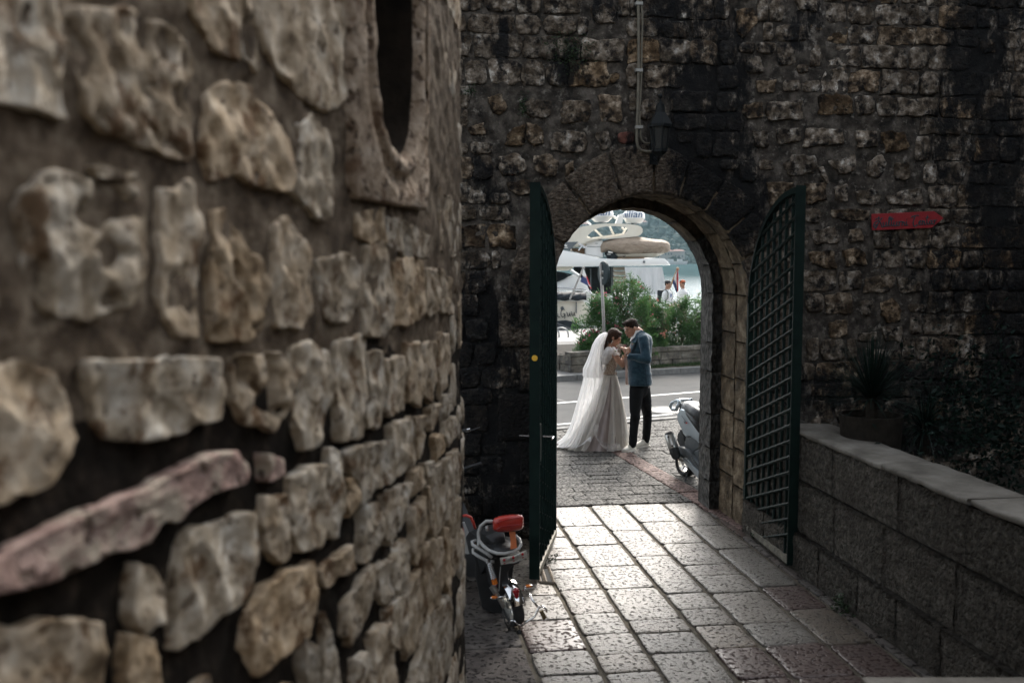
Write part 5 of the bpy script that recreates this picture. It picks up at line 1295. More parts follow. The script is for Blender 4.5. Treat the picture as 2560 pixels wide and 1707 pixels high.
b = MB(); plate(b, [(218,540),(268,466),(468,464),(372,557)], DY+.22, .1); b.build('wing_panel', M_greyp, yt)
b = MB()
st_ = [(330,488),(336,500),(352,500),(340,508),(345,520),(330,512),(315,520),(320,508),(308,500),(324,500)]; plate(b, st_, DY+.18, .03); plate(b, [(305,524),(355,524),(350,531),(310,531)], DY+.18, .03); b.build('emblem', M_gel, yt)
# windscreen frame lattice seen through the arch
b = MB()
for (p_, q_) in (((650,325),(735,410)),((815,290),(860,385)),((950,300),(975,330)),((1005,305),(960,380)),((960,380),(620,428)),((555,400),(620,440))): b.tube([z7(*p_, DY+1.9), z7(*q_, DY+1.9)], .05, 6)
b.build('windscreen_frame', M_gel, yt)
# flybridge furniture
b = MB(); plate(b, [(400,560),(400,535),(545,535),(545,600)], DY+.9, 1.0); b.build('bench', M_teak, yt, bevel=.02)
b = MB(); plate(b, [(545,520),(560,452),(600,440),(740,445),(750,520),(740,640),(545,602)], DY+.5, 1.2); b.build('wet_bar', M_gel, yt, bevel=.06, seg=3, smooth='auto')
b = MB(); plate(b, [(565,515),(745,515),(745,520),(565,520)], DY+.48, .02); plate(b, [(655,480),(685,480),(685,486),(655,486)], DY+.47, .03); b.build('hatch_line', M_greyp, yt)
b = MB(); b.tube([z7(470,485,DY+.3), z7(560,535,DY+.3)], .035, 6); b.tube([z7(470,560,DY+.3), z7(540,470,DY+.35)], .03, 6); b.build('handrail', M_steel, yt)
for (x, y) in ((1197,686),):
    b = MB(); b.sphere(z7(x, y, DY-.02), .055, 8, 6); b.build('deck_fitting', M_greyp, yt)
# satellite domes
def dome(name, cx, y0, y1, y2, r0, r1, d, txt):
    def rg_(x, y, r): c = z7(cx, y, d); rr = r*.2257*d/FP; return [c+RGT*rr*math.cos(2*math.pi*k/32)+FWD*rr*math.sin(2*math.pi*k/32) for k in range(32)]
    b = MB(); b.loft([rg_(0, y0-60, r0*.6), rg_(0, y0-30, r0*.9), rg_(0, y0, r0), rg_(0, y1, r0), rg_(0, y1+8, r0*.93), rg_(0, y1+35, r0*.75), rg_(0, y2-6, r1*1.1), rg_(0, y2, r1)]); o = b.build(name, M_gel, yt, smooth='auto')
    b = MB(); b.loft([rg_(0, y2, r1*.45), rg_(0, y2+10, r1*.45)]); b.build('dome_foot', M_greyp, yt)
    if txt:
        c = bpy.data.curves.new('lettering', 'FONT'); c.body = txt; c.size = .42; c.extrude = .006; c.shear = .15
        to = bpy.data.objects.new('t', c); col.objects.link(to); dg = bpy.context.evaluated_depsgraph_get(); me = bpy.data.meshes.new_from_object(to.evaluated_get(dg)); bpy.data.objects.remove(to); me.materials.clear(); me.materials.append(M_blue)
        w = max(v.co.x for v in me.vertices); R0 = r0*.2257*d/FP+.012; org = z7(cx, y0+28, d)
        for v in me.vertices:
            an = (v.co.x-w/2)*1.15/R0 + txt_off; v.co = Vector(org + RGT*(R0+v.co.z)*math.sin(an) - FWD*(R0+v.co.z)*math.cos(an) + Vector((0,0,v.co.y)))
        link('lettering', me, o)
txt_off = -.45; dome('satellite_dome', 724, 148, 185, 245, 133, 70, DY+.6, 'milian')
txt_off = -.5; dome('satellite_dome', 1085, 170, 210, 258, 120, 78, DY+1.4, 'milian')
b = MB(); plate(b, [(880,265),(918,165),(975,150),(955,262)], DY+.8, .35); plate(b, [(845,175),(880,180),(960,230),(955,240),(870,205)], DY+.9, .2); b.build('mast', M_gel, yt, bevel=.04)
# hardtop and screens behind, upper left
b = MB(); plate(b, [(300,220),(470,205),(590,165),(600,190),(560,240),(480,235),(380,300),(250,330)], DY+4, 1.5); b.build('hardtop', M_gel, yt, bevel=.05)
b = MB()
for (p_, q_) in (((460,205),(420,320)),((560,235),(610,275)),((400,290),(460,330)),((300,300),(360,390)),((480,235),(330,330))): b.tube([z7(*p_, DY+3.4), z7(*q_, DY+3.4)], .05, 6)
b.build('hardtop_strut', M_gel, yt)
# --- covered dinghy lying on the flybridge
dg_ = thing('dinghy', 'dinghy under a wrinkled taupe cover on the yacht upper deck', 'dinghy', z7(1100, 620, DY-.1))
DD = DY+.9
ringsD = []; 
# sections along the boat: (x, top, bottom, half depth)
secs = [(700,540,560,.12),(712,490,590,.45),(745,455,585,.7),(800,440,560,.85),(850,432,590,.95),(920,415,610,1.0),(1010,408,618,1.05),(1110,410,612,1.05),(1200,418,606,1.0),(1290,432,602,.95),(1380,438,592,.85),(1440,450,575,.65),(1475,475,560,.4),(1488,510,535,.12)]
for si, (x, yt_, yb_, hd) in enumerate(secs):
    ym = (yt_+yb_)/2; ring_ = []
    for k in range(28):
        an = 2*math.pi*k/28; ca, sa = math.cos(an), math.sin(an)
        ca2 = math.copysign(abs(ca)**.8, ca); sa2 = math.copysign(abs(sa)**.7, sa)
        p = z7(x, ym+(yb_-yt_)/2*-sa2, DD+hd*-ca2*1.0)
        w = fz(Vector((si*.55, k*.33, 0)), 1.1, 3)*.16 + math.sin(si*2.1+k*.9)*.045
        p = p + Vector((0,0,w*(.5 if sa > 0 else 1))) + FWD*w*.6; ring_.append(p)
    ringsD.append(ring_)
b = MB(); b.loft(ringsD); o = b.build('cover', M_tau, dg_, smooth=True); sm = o.modifiers.new('s', 'SUBSURF'); sm.levels = 2; sm.render_levels = 2
b = MB(); hl = []
for (x, yt_, yb_, hd) in ((868,598,644,.55),(960,600,646,.75),(1100,598,644,.8),(1240,592,640,.75),(1340,585,628,.5),(1420,570,596,.12)):
    hl.append([z7(x, yt_, DD-hd), z7(x, yt_, DD+hd), z7(x, yb_, DD+hd*.45), z7(x, yb_, DD-hd*.45)])
b.loft(hl); b.build('hull', M_gelc, dg_, bevel=.02)
b = MB(); b.sphere(z7(845, 615, DD-.3), (.26,.3,.28), 12, 8); b.sphere(z7(815, 595, DD-.2), (.2,.2,.15), 10, 6); b.tube([z7(790,640,DD-.3), z7(870,640,DD-.3)], .1, 8); b.build('outboard_motor', M_navy, dg_, smooth=True)
b = MB(); plate(b, [(800,565),(850,575),(850,590),(800,585)], DD-.65, .2); plate(b, [(790,600),(830,600),(830,606),(790,606)], DD-.65, .1); b.build('motor_bracket', M_gel, dg_)
b = MB(); plate(b, [(960,620),(995,618),(985,630),(962,632)], DD-.85, .05); b.build('name_patch', M_navy, dg_)
b = MB(); plate(b, [(900,642),(1200,638),(1200,650),(900,652)], DD-.5, 1.0); b.build('chocks', M_teak, dg_)
# --- nearer yacht, its stern toward us
DN = 36.0
ny_t = thing('motor_yacht', 'nearer white motor yacht with lettered stern and dark tarpaulin, left in the arch', 'yacht', P(1420, 800, DN))
b = MB(); plate(b, [(-260,1112),(520,1118),(560,1150),(620,1270),(600,1345),(430,1352),(-260,1345)], DN, 3.5); b.build('stern', M_gelc, ny_t, bevel=.06, seg=3, smooth='auto')
b = MB(); plate(b, [(-260,1108),(540,1105),(545,1122),(-260,1130)], DN-.08, .5); b.build('gunwale', M_gel, ny_t, bevel=.02)
b = MB(); plate(b, [(440,1130),(452,1130),(452,1255),(440,1250)], DN-.12, .1); b.build('stern_ladder', M_greyp, ny_t)
b = MB(); b.sphere(z7(292,1200,DN-.02), .07, 8, 6); b.build('exhaust_outlet', M_greyp, ny_t)
# tarpaulin over the cockpit
V = []; F = []; nx_ = 40
for j in range(9):
    for i in range(nx_+1):
        f = i/nx_; x = -260+820*f; top = 1000+30*f; y = top+(1112-top)*(j/8.0)+(6*math.sin(x*.045) if j == 8 else 3*math.sin(x*.03+j))
        V.append(z7(x, y, DN-.15-.25*math.sin(math.pi*j/10)+ .04*math.sin(x*.06+j)))
for j in range(8):
    for i in range(nx_): k = j*(nx_+1)+i; F.append((k,k+1,k+nx_+2,k+nx_+1))
k0 = len(V)
for i in range(nx_+1): V.append(z7(-260+820*i/nx_, 1000+30*i/nx_-8, DN+2.2))
for i in range(nx_): F.append((i, k0+i, k0+i+1, i+1))
link('cockpit_tarpaulin', mesh('cockpit_tarpaulin', V, F, M_navy, True), ny_t)
# white coaming wing and smoked windows
b = MB(); plate(b, [(60,975),(130,942),(300,878),(430,828),(485,850),(560,930),(590,1000),(600,1075),(560,1090),(520,1010),(60,1000)], DN+2.4, .5); b.build('side_wing', M_gel, ny_t, bevel=.03, smooth='auto')
b = MB(); plate(b, [(-260,790),(180,782),(300,800),(405,824),(300,882),(120,950),(-260,990)], DN+2.3, .3); b.build('side_window', M_ygl, ny_t)
b = MB(); b.tube([z7(385,778,DN+2.3), z7(490,850,DN+2.3)], .06, 8); b.build('awning_strut', M_gel, ny_t)
b = MB(); plate(b, [(520,1100),(545,1010),(590,1000),(650,1050),(690,1090),(640,1110)], DN+.6, .4); b.build('quarter_panel', M_gel, ny_t, bevel=.03)
b = MB(); b.tube([z7(-200,945,DN-.1), z7(120,962,DN-.1), z7(300,972,DN-.1), z7(520,985,DN-.1), z7(590,1010,DN), z7(640,1065,DN)], .022, 6)
for x in (150,190,250,405,430,500): b.tube([z7(x,962+(x-120)*.055,DN-.1), z7(x,1010+(x-120)*.05,DN-.1)], .018, 5)
b.build('guard_rail', M_steel, ny_t)
# name on the stern, hand lettering
STROKES.update({'A':[[(14,44),(6,38),(-2,44),(-4,54),(2,60),(10,56),(14,44),(14,56),(19,60),(24,56)]],
  'G':[[(22,26),(14,18),(4,24),(0,40),(4,56),(14,60),(22,52),(22,42),(14,44)],[(22,42),(24,58),(22,68)]],
  'U':[[(-2,40),(3,36),(4,54),(9,60),(15,52),(17,36),(17,54),(22,59)]], 'H':[[(0,36),(0,54),(4,60),(9,50),(11,36)]]})
ux_ = (z7(440,1290,DN-.1)-z7(215,1310,DN-.1))/108.0; b_, _ = pen('AGUU', z7(215,1172,DN-.06), ux_, Vector((0,0,-1))*.0072, None, {'A':28,'G':32,'U':24,'H':14}, .016, 'lettering', M_black, ny_t)
b = MB(); b.tube([z7(205,1068,DN-.5), z7(225,1110,DN-.45), z7(230,1200,DN-.4), z7(228,1330,DN-.6)], .02, 6); tag(b.build('mooring_line', mat('green_rope', (.03,.22,.10), rough=.8)), 'thin green mooring line hanging down the lettered stern', 'rope')
# gangway under dark tarpaulins on the quay
V = []; F = []
secs = [(-200,1320,1440),(140,1328,1425),(200,1348,1440),(330,1400,1462),(430,1440,1468),(475,1455,1470)]
b = MB(); b.loft([[z7(x, y0, DN-1.4), z7(x, y0-6, DN-.9), z7(x, y1-5, DN-.8), z7(x, y1, DN-1.6)] for x, y0, y1 in secs]); o1 = b
b.loft([[z7(x, y0, DN-.8), z7(x, y0-4, DN-.3), z7(x, y1, DN-.2), z7(x, y1, DN-.9)] for x, y0, y1 in ((190,1352,1400),(260,1338,1420),(330,1333,1450),(420,1352,1465),(470,1385,1470),(560,1400,1475))])
t = thing('covered_gangway', 'gangway wrapped in dark tarpaulin lying behind the bike hoops', 'gangway', z7(300, 1470, DN-1)); b.build('tarpaulin', M_navy, t, bevel=.03, smooth='auto')
b = MB(); plate(b, [(-200,1462),(480,1466),(480,1482),(-200,1485)], DN-.7, 1.0); b.build('plank', M_gelc, t)
# flags
def flag(label, base, tip, quadpts, bands, m_pole, d):
    t = thing('flag', label, 'flag', z7(*base, d), 'ensigns on the sterns'); b = MB(); b.tube([z7(*base, d), z7(*tip, d)], .035, 8); b.sphere(z7(*tip, d), .06, 8, 6); b.build('flagpole', m_pole, t)
    A, B_, C_, D_ = [z7(*p, d-.06) for p in quadpts]; n = 14
    for (f0, f1, m) in bands:
        V = []; F = []
        for j in range(5):
            g_ = f0+(f1-f0)*j/4
            for i in range(n+1):
                s_ = i/n; p = A.lerp(B_, s_).lerp(D_.lerp(C_, s_), g_); V.append(p - FWD*(.07*math.sin(s_*9+g_*2))); 
        for j in range(4):
            for i in range(n): k = j*(n+1)+i; F.append((k,k+1,k+n+2,k+n+1))
        link('stripe', mesh('stripe', V, F, m, True), t)
    return t, A, B_, C_, D_
M_fw = mat('flag_white', (.68,.68,.66), rough=.8); M_fb = mat('flag_blue', (.025,.04,.13), rough=.8); M_fr = mat('flag_red', (.45,.03,.04), rough=.8)
t, A, B_, C_, D_ = flag('white, blue and red flag on a slanting pole of the lettered stern', (375,1100), (525,752), [(527,760),(615,985),(580,960),(487,905)], [(0,.42,M_fw)], M_pole, DN-.6)
b = MB(); plate(b, [(540,800),(575,870),(618,985),(600,975),(572,900)], DN-.72, .02); b.build('stripe', M_fr, t)
b = MB(); plate(b, [(510,845),(560,868),(584,955),(490,905)], DN-.72, .02); b.build('stripe', M_fb, t)
b = MB(); plate(b, [(532,775),(560,845),(512,838)], DN-.73, .02); b.build('stripe', M_fw, t)
t2 = thing('flag', 'red, white and dark blue ensign hanging between the two men', 'flag', z7(1480, 970, 37), 'ensigns on the sterns')
b = MB(); b.tube([z7(1478,985,37), z7(1568,765,37)], .035, 8); b.sphere(z7(1568,763,37), .06, 8, 6); b.build('flagpole', M_teak, t2)
def drape(cols_, m, nm='stripe'):
    V = []; F = []
    for j, (y, x0, x1) in enumerate(cols_):
        for i in range(5): V.append(z7(x0+(x1-x0)*i/4, y, 37-.1+.08*math.sin(i*1.7+j*.8)))
    for j in range(len(cols_)-1):
        for i in range(4): k = j*5+i; F.append((k,k+1,k+6,k+5))
    link(nm, mesh(nm, V, F, m, True), t2)
drape([(770,1566,1574),(830,1560,1576),(900,1562,1577),(960,1560,1577),(1020,1565,1577)], M_fr)
drape([(785,1560,1566),(830,1538,1560),(880,1530,1562),(930,1548,1560),(990,1560,1562)], M_fw)
drape([(890,1518,1532),(920,1514,1548),(960,1530,1560),(1000,1545,1565),(1022,1553,1566)], M_fb)
# ================================================================== people
M_skin = mat('skin', [(.3,(.36,.19,.125)), (.7,(.46,.265,.185))], scale=18, rough=.5, spec=.4)
M_lips = mat('lips', (.33,.09,.08), rough=.45)
M_hair = mat('black_hair', [(.3,(.010,.007,.005)), (.7,(.035,.022,.015))], scale=60, rough=.85, spec=.15, bump=.6, bscale=160, bdist=.004, stretch=(1,1,.3))
M_hairb = mat('dark_brown_hair', [(.3,(.016,.008,.005)), (.6,(.045,.022,.013)), (.8,(.10,.052,.03))], scale=45, rough=.7, spec=.2, bump=.6, bscale=120, bdist=.004, stretch=(1,1,.22))
M_eye = mat('eye_dark', (.012,.009,.008), rough=.3)
M_jack = mat('blue_wool_jacket', [(.3,(.012,.034,.055)), (.55,(.024,.06,.09)), (.75,(.042,.09,.125))], scale=28, detail=8, spec=.12, rough=.9, sheen=.3, bump=.4, bscale=180, bdist=.002)
M_trou = mat('charcoal_trousers', [(.3,(.006,.0065,.0075)), (.6,(.011,.011,.013)), (.8,(.03,.028,.026))], scale=14, detail=8, spec=.12, rough=.85, bump=.4, bscale=120)
M_shirt = mat('white_shirt', (.72,.72,.74), rough=.8)
M_shoe = mat('white_sneaker', [(.3,(.50,.48,.43)), (.7,(.66,.65,.6))], scale=14, rough=.7)
M_sole = mat('shoe_sole', (.62,.60,.55), rough=.7)
def fabric(name, c, alpha, edge=.0, c2=None):
    m = bpy.data.materials.new(name); m.use_nodes = True; nt = m.node_tree; L = nt.links.new; nt.nodes.clear()
    out = _n('ShaderNodeOutputMaterial', nt); d = _n('ShaderNodeBsdfDiffuse', nt); tl = _n('ShaderNodeBsdfTranslucent', nt); tr = _n('ShaderNodeBsdfTransparent', nt)
    d.inputs[0].default_value = (*c, 1); tl.inputs[0].default_value = (*c, 1); a = _n('ShaderNodeMixShader', nt); a.inputs[0].default_value = .42; L(d.outputs[0], a.inputs[1]); L(tl.outputs[0], a.inputs[2])
    b = _n('ShaderNodeMixShader', nt); L(tr.outputs[0], b.inputs[1]); L(a.outputs[0], b.inputs[2]); L(b.outputs[0], out.inputs[0])
    lw = _n('ShaderNodeLayerWeight', nt); lw.inputs[0].default_value = .35; mr = _n('ShaderNodeMapRange', nt); mr.inputs[3].default_value = alpha; mr.inputs[4].default_value = min(1, alpha+edge); L(lw.outputs['Facing'], mr.inputs[0])
    nz = _n('ShaderNodeTexNoise', nt); nz.inputs['Scale'].default_value = 9; nz.inputs['Detail'].default_value = 6; g = _n('ShaderNodeNewGeometry', nt); mp = _n('ShaderNodeMapping', nt); mp.inputs['Scale'].default_value = (2.2,2.2,.35); L(g.outputs['Position'], mp.inputs[0]); L(mp.outputs[0], nz.inputs['Vector'])
    ad = _n('ShaderNodeMath', nt, operation='MULTIPLY_ADD'); mr2 = _n('ShaderNodeMapRange', nt); mr2.inputs[1].default_value = .3; mr2.inputs[2].default_value = .7; mr2.inputs[3].default_value = .82; mr2.inputs[4].default_value = 1.18; L(nz.outputs['Fac'], mr2.inputs[0])
    L(mr.outputs[0], ad.inputs[0]); L(mr2.outputs[0], ad.inputs[1]); ad.inputs[2].default_value = 0; ad.use_clamp = True; L(ad.outputs[0], b.inputs[0]); return m
M_veil = fabric('veil_tulle', (.88,.88,.88), .62, .3)
M_tulle = fabric('skirt_tulle', (.84,.82,.78), .66, .3)
M_sweep = fabric('sheer_tulle', (.8,.79,.77), .28, .2)
M_mauve = mat('mauve_underskirt', [(.3,(.20,.165,.16)), (.7,(.34,.29,.275))], scale=5, rough=.6, sheen=.4, stretch=(3,3,.5))
M_lace = mat('nude_lace', [(.35,(.30,.22,.17)), (.55,(.48,.40,.33)), (.7,(.66,.60,.53))], scale=55, detail=5, rough=.8, bump=.4, bscale=120)

def frame(fwd, tilt=0, roll=0):
    """rotation whose y is the look direction, z up; tilt lowers the gaze"""
    f = Vector(fwd).normalized(); z = Vector((0,0,1)); x = f.cross(z).normalized(); f2 = (f*math.cos(tilt)-z*math.sin(tilt)).normalized(); z2 = x.cross(f2).normalized()
    M = Matrix((x, f2, z2)).transposed()
    return M @ Matrix.Rotation(roll, 3, 'Y')
def head(parent, c, fwd, tilt, neck_to, s=1.0, female=False, hair=None, hairkind='short', vox=.0065, roll=0, neck_r=None, skin=None):
    M = frame(fwd, tilt, roll); T = lambda x, y, z: c + M@(Vector((x, y, z))*s)
    E = lambda b, x, y, z, rx, ry, rz, n=16, m=10: b.sphere(T(x, y, z), (rx*s, ry*s, rz*s), n, m, M)
    b = MB(); E(b, 0,-.015,.035,.074,.094,.08); E(b, 0,.028,-.02,.060,.064,.085); E(b, 0,.035,-.07,.044 if female else .049,.048,.038); E(b, 0,.070,-.097,.016,.017,.015)
    for sx in (1,-1):
        E(b, sx*.042,.005,-.055,.024,.03,.03); E(b, sx*.034,.060,-.018,.026,.026,.022); E(b, sx*.076,-.008,-.005,.009,.019,.030); E(b, sx*.010,.094,-.034,.008,.009,.007, 8, 6)
        b.tube([T(sx*.012,.086,.026), T(sx*.046,.070,.028)], [.008*s,.007*s], 6)
    b.tube([T(0,.084,.018), T(0,.099,-.010), T(0,.108,-.029)], [.008*s,.0095*s,.012*s], 8)
    E(b, 0,.081,-.060,.022,.014,.014)
    nr = neck_r or (.048 if female else .058); b.tube([T(0,-.025,-.045), c.lerp(neck_to, .6)+M@Vector((0,-.02,0)), neck_to], [nr*s, nr*s, nr*1.15*s], 14)
    o = link('face', remesh(b, vox*s, 2, 'face'), parent); o.data.materials.append(skin or M_skin)
    b = MB(); b.tube([T(-.023,.088,-.062), T(-.010,.097,-.058), T(0,.095,-.060), T(.010,.097,-.058), T(.023,.088,-.062)], [.002*s,.005*s,.0045*s,.005*s,.002*s], 6); b.tube([T(-.018,.090,-.067), T(0,.097,-.069), T(.018,.090,-.067)], [.002*s,.0055*s,.002*s], 6); b.build('lips', M_lips, parent, smooth=True)
    b = MB()
    for sx in (1,-1):
        b.tube([T(sx*.016,.083,.002), T(sx*.030,.0865,-.001), T(sx*.045,.073,.002)], [.0018*s,.0046*s,.0018*s], 6); b.tube([T(sx*.012,.0935,.027), T(sx*.030,.0895,.033), T(sx*.050,.070,.026)], [.003*s,.0048*s,.002*s], 6)
    b.build('eyes_and_brows', M_eye if not female else M_hairb, parent, smooth=True)
    hb = MB()
    if hairkind == 'short':
        E(hb, 0,-.022,.045,.0795,.097,.080); E(hb, 0,.030,.098,.058,.052,.026); E(hb, 0,.062,.088,.048,.032,.026); E(hb, .02,.075,.097,.028,.02,.018); E(hb, 0,-.07,.0,.058,.040,.06)
        for sx in (1,-1): E(hb, sx*.069,-.003,.030,.010,.024,.034)
    elif hairkind == 'long':
        E(hb, 0,-.024,.045,.083,.102,.086); E(hb, 0,.035,.088,.062,.045,.030)
        for sx in (1,-1): E(hb, sx*.066,.012,.030,.018,.048,.052); E(hb, sx*.055,-.045,-.03,.030,.05,.07)
        E(hb, 0,-.085,-.02,.06,.05,.09); E(hb, 0,-.09,-.10,.055,.045,.08); E(hb, .0,-.082,-.18,.045,.036,.09); E(hb, .0,-.07,-.26,.030,.026,.07)
        for k in range(7): hb.tube([T(-.06+.02*k,-.09,.02), T(-.05+.018*k,-.115,-.09), T(-.04+.013*k,-.11,-.18+.01*(k%3)), T(-.03+.011*k,-.09,-.30+.02*(k%2))], [.016*s,.016*s,.014*s,.006*s], 6)
    if hairkind != 'none':
        me = remesh(hb, vox*s, 1, 'hair'); 
        for v in me.vertices: v.co += v.normal*noise.noise(v.co*55)*.004*s
        me.materials.append(hair); link('hair', me, parent)
    return T, M
def hand(parent, wrist, d, palm_n, s=1.0, curl=.5, thumb_side=1, spread=.12, name='hand', vox=.0045):
    """d: wrist to knuckles; palm_n: where the palm faces; fingers curl towards it"""
    d = Vector(d).normalized(); n = Vector(palm_n); n = (n-d*n.dot(d)).normalized(); x = d.cross(n)*thumb_side; b = MB()
    M = Matrix((x, d, n)).transposed()
    b.tube([wrist-d*.03*s, wrist+d*.01*s], [.025*s,.026*s], 10); b.sphere(wrist+d*.05*s, (.040*s,.05*s,.016*s), 12, 8, M)
    for i, (off, l) in enumerate(((.030,.070),(.010,.080),(-.010,.075),(-.029,.058))):
        p = wrist+d*.075*s+x*off*s*.9; ang = 0; pts = [wrist+d*.04*s+x*off*s*.8, p]; dirv = (d + x*(off*spread*20)).normalized()
        for k, f in enumerate((.42,.32,.26)):
            ang += curl*(.7+.25*k+.05*i); q = (dirv*math.cos(ang)+n*math.sin(ang)).normalized(); p = p+q*l*f*s; pts.append(p)
        b.tube(pts, [.0095*s,.0095*s,.009*s,.008*s,.0065*s], 8); b.sphere(p, .0066*s, 8, 6)
    p0 = wrist+d*.02*s+x*.026*s; t1 = (x*.75+d*.6+n*.35).normalized(); t2 = (x*.25+d*.8+n*.55).normalized(); p1 = p0+t1*.038*s; p2 = p1+t2*.030*s; p3 = p2+t2*.022*s
    b.tube([p0, p1, p2, p3], [.013*s,.0115*s,.010*s,.0075*s], 8)
    me = remesh(b, vox*s, 1, name); me.materials.append(M_skin); return link(name, me, parent)
D0 = 13.62
def H(x, y, dd=0): return P(1400+.236*x, 780+.236*y, D0+dd)
PXM = .236*D0/FP
# ---------------------------------------------------------------- groom
gc = H(840, 1450); gc.z = 0
gm = thing('person', 'groom in blue jacket, dark trousers and white sneakers, looking down at his lapel', 'person', gc)
SD = frame(-RGT, 0)   # local: x right hand side, y forward (picture left)
b = MB()
def oval(cx, y, hw, hd, dd=0, n=26, tw_=0, pw=.85):
    c = H(cx, y, dd); out = []
    for k in range(n):
        a = 2*math.pi*k/n; u, w = math.cos(a), math.sin(a); u = math.copysign(abs(u)**pw, u); w = math.copysign(abs(w)**pw, w); X = RGT*math.cos(tw_)+FWD*math.sin(tw_); Y = FWD*math.cos(tw_)-RGT*math.sin(tw_); out.append(c+X*u*hw*PXM+Y*w*hd)
    return out
b.loft([oval(852,212,48,.070), oval(862,235,82,.125), oval(868,262,102,.19), oval(866,330,114,.21), oval(850,400,121,.205), oval(840,500,120,.19), oval(840,590,118,.185), oval(846,690,123,.195), oval(848,770,126,.20)])
for sd_, el, wr, dsh in ((-1, (925,505,-.30), (722,462,-.26), -.19), (1, (900,520,.28), (735,430,.16), .19)):
    sh = H(882, 285, dsh); b.tube([H(872,262,dsh*.75), sh, sh.lerp(H(*el), .55), H(*el)], [.07,.078,.066,.060], 14); b.sphere(H(*el), .060, 12, 8); b.tube([H(*el), H(*el).lerp(H(*wr), .5), H(*wr)], [.060,.052,.044], 14)
me = remesh(b, .011, 2, 'jacket')
for v in me.vertices:
    p = v.co; f = noise.noise(p*7)*.010 + noise.noise(Vector((p.x*10, p.y*10, p.z*26)))*.0075
    v.co = p + v.normal*f
me.materials.append(M_jack); link('jacket', me, gm)
# jacket details: lapel, collar, vents, pocket flap, cuff buttons
M_jdark = mat('jacket_seam', (.010,.028,.045), rough=.9)
b = MB(); b.loft([[H(862,186,-.055), H(905,215,-.085), H(895,232,-.10), H(850,205,-.075)], [H(820,215,-.10), H(838,262,-.165), H(826,268,-.17), H(805,232,-.12)], [H(768,330,-.135), H(792,345,-.195), H(784,352,-.2), H(760,340,-.14)], [H(740,440,-.10), H(748,448,-.12), H(744,452,-.12), H(738,446,-.10)]]); b.build('lapel', M_jack, gm, bevel=.003)
b = MB(); b.tube([H(905,600,-.195), H(912,680,-.21), H(918,765,-.215)], .0045, 5); b.tube([H(872,560,-.20), H(895,620,-.205)], .003, 5); b.build('side_vent', M_jdark, gm)
b = MB(); b.loft([[H(760,625,-.175), H(840,625,-.20), H(840,645,-.203), H(760,645,-.178)], [H(760,625,-.185), H(840,625,-.21), H(840,645,-.213), H(760,645,-.188)]]); b.build('pocket_flap', M_jack, gm)
b = MB()
for (x0, y0, x1, y1) in ((715,470,712,512),(728,505,735,505)): b.tube([H(x0,y0,-.30), H(x1,y1,-.31)], .004, 5)
b.build('cuff_buttons', M_jdark, gm)
# shirt collar and front
b = MB(); b.loft([oval(826,190,42,.055,0,20,.3), oval(836,222,62,.085,0,20,.3)], cap=(False,False)); b.loft([[H(800,200,-.06), H(838,205,-.06), H(800,262,-.13), H(775,275,-.11)], [H(790,200,.05), H(770,235,.05), H(742,300,.03), H(742,310,-.05)]]); b.build('shirt', M_shirt, gm, smooth='auto')
b = MB(); b.loft([oval(716,463,20,.038,-.255,16), oval(704,452,17,.034,-.255,16)]); b.build('shirt_cuff', M_shirt, gm)
b = MB(); b.tube([H(706,452,-.26), H(699,449,-.26)], .031, 12); b.build('watch', M_eye, gm)
T_, M_ = head(gm, H(752,170), -RGT*.86-FWD*.42, R(24), H(842,228), 1.02, False, M_hair, 'short')
# stubble on jaw is part of the face; trousers
b = MB(); b.sphere(H(838,800,0), (.135,.135,.15), 16, 10, Matrix((RGT, FWD, Vector((0,0,1)))).transposed())
for (pts, rs) in (([(812,800,-.09),(802,950,-.11),(795,1105,-.13),(782,1250,-.14),(770,1395,-.14)], [.102,.088,.068,.060,.056]), ([(878,800,.08),(905,950,.12),(925,1090,.16),(922,1220,.18),(908,1362,.20)], [.102,.086,.066,.060,.056])):
    b.tube([H(*p) for p in pts], rs, 16); b.sphere(H(*pts[-1]), rs[-1], 12, 8)
me = remesh(b, .011, 2, 'trousers')
for v in me.vertices:
    p = v.co; k = .5+1.4*max(0, 1-abs(p.z-.5)/.18)+1.8*max(0, 1-abs(p.z-.12)/.12); v.co = p+v.normal*(noise.noise(Vector((p.x*8, p.y*8, p.z*24)))*.006*k)
me.materials.append(M_trou); link('trousers', me, gm)
def shoe(parent, heel, d, L_=.29, m=M_shoe, w=.05):
    d = Vector((d.x, d.y, 0)).normalized(); s_ = Vector((-d.y, d.x, 0)); R0 = []; 
    for (f, ww, h) in ((0,.55,.075),(.05,.8,.095),(.2,.9,.10),(.38,.85,.095),(.55,.95,.07),(.75,1.05,.055),(.9,.9,.042),(.98,.5,.03)):
        c = heel+d*L_*f; R0.append([Vector((c.x, c.y, .022))+s_*w*ww*-1, Vector((c.x, c.y, .022))+s_*w*ww, Vector((c.x, c.y, .022+h*.55))+s_*w*ww*.95, Vector((c.x, c.y, .022+h))+s_*w*ww*.45, Vector((c.x, c.y, .022+h))-s_*w*ww*.45, Vector((c.x, c.y, .022+h*.55))-s_*w*ww*.95])
    b = MB(); b.loft(R0); o = b.build('shoe', m, parent, smooth=True); sm = o.modifiers.new('s', 'SUBSURF'); sm.levels = 1; sm.render_levels = 2
    b = MB(); b.loft([[Vector((r[0].x, r[0].y, 0.0))+(r[0]-r[1])*.06, Vector((r[1].x, r[1].y, 0.0))+(r[1]-r[0])*.06, r[1]+(r[1]-r[0])*.05+Vector((0,0,.006)), r[0]+(r[0]-r[1])*.05+Vector((0,0,.006))] for r in R0]); b.build('sole', M_sole, o)
    return o
h1 = H(790,1428,-.06); h1.z = 0; shoe(gm, h1+RGT*.0+FWD*.02, -RGT*.62-FWD*.78, .28)
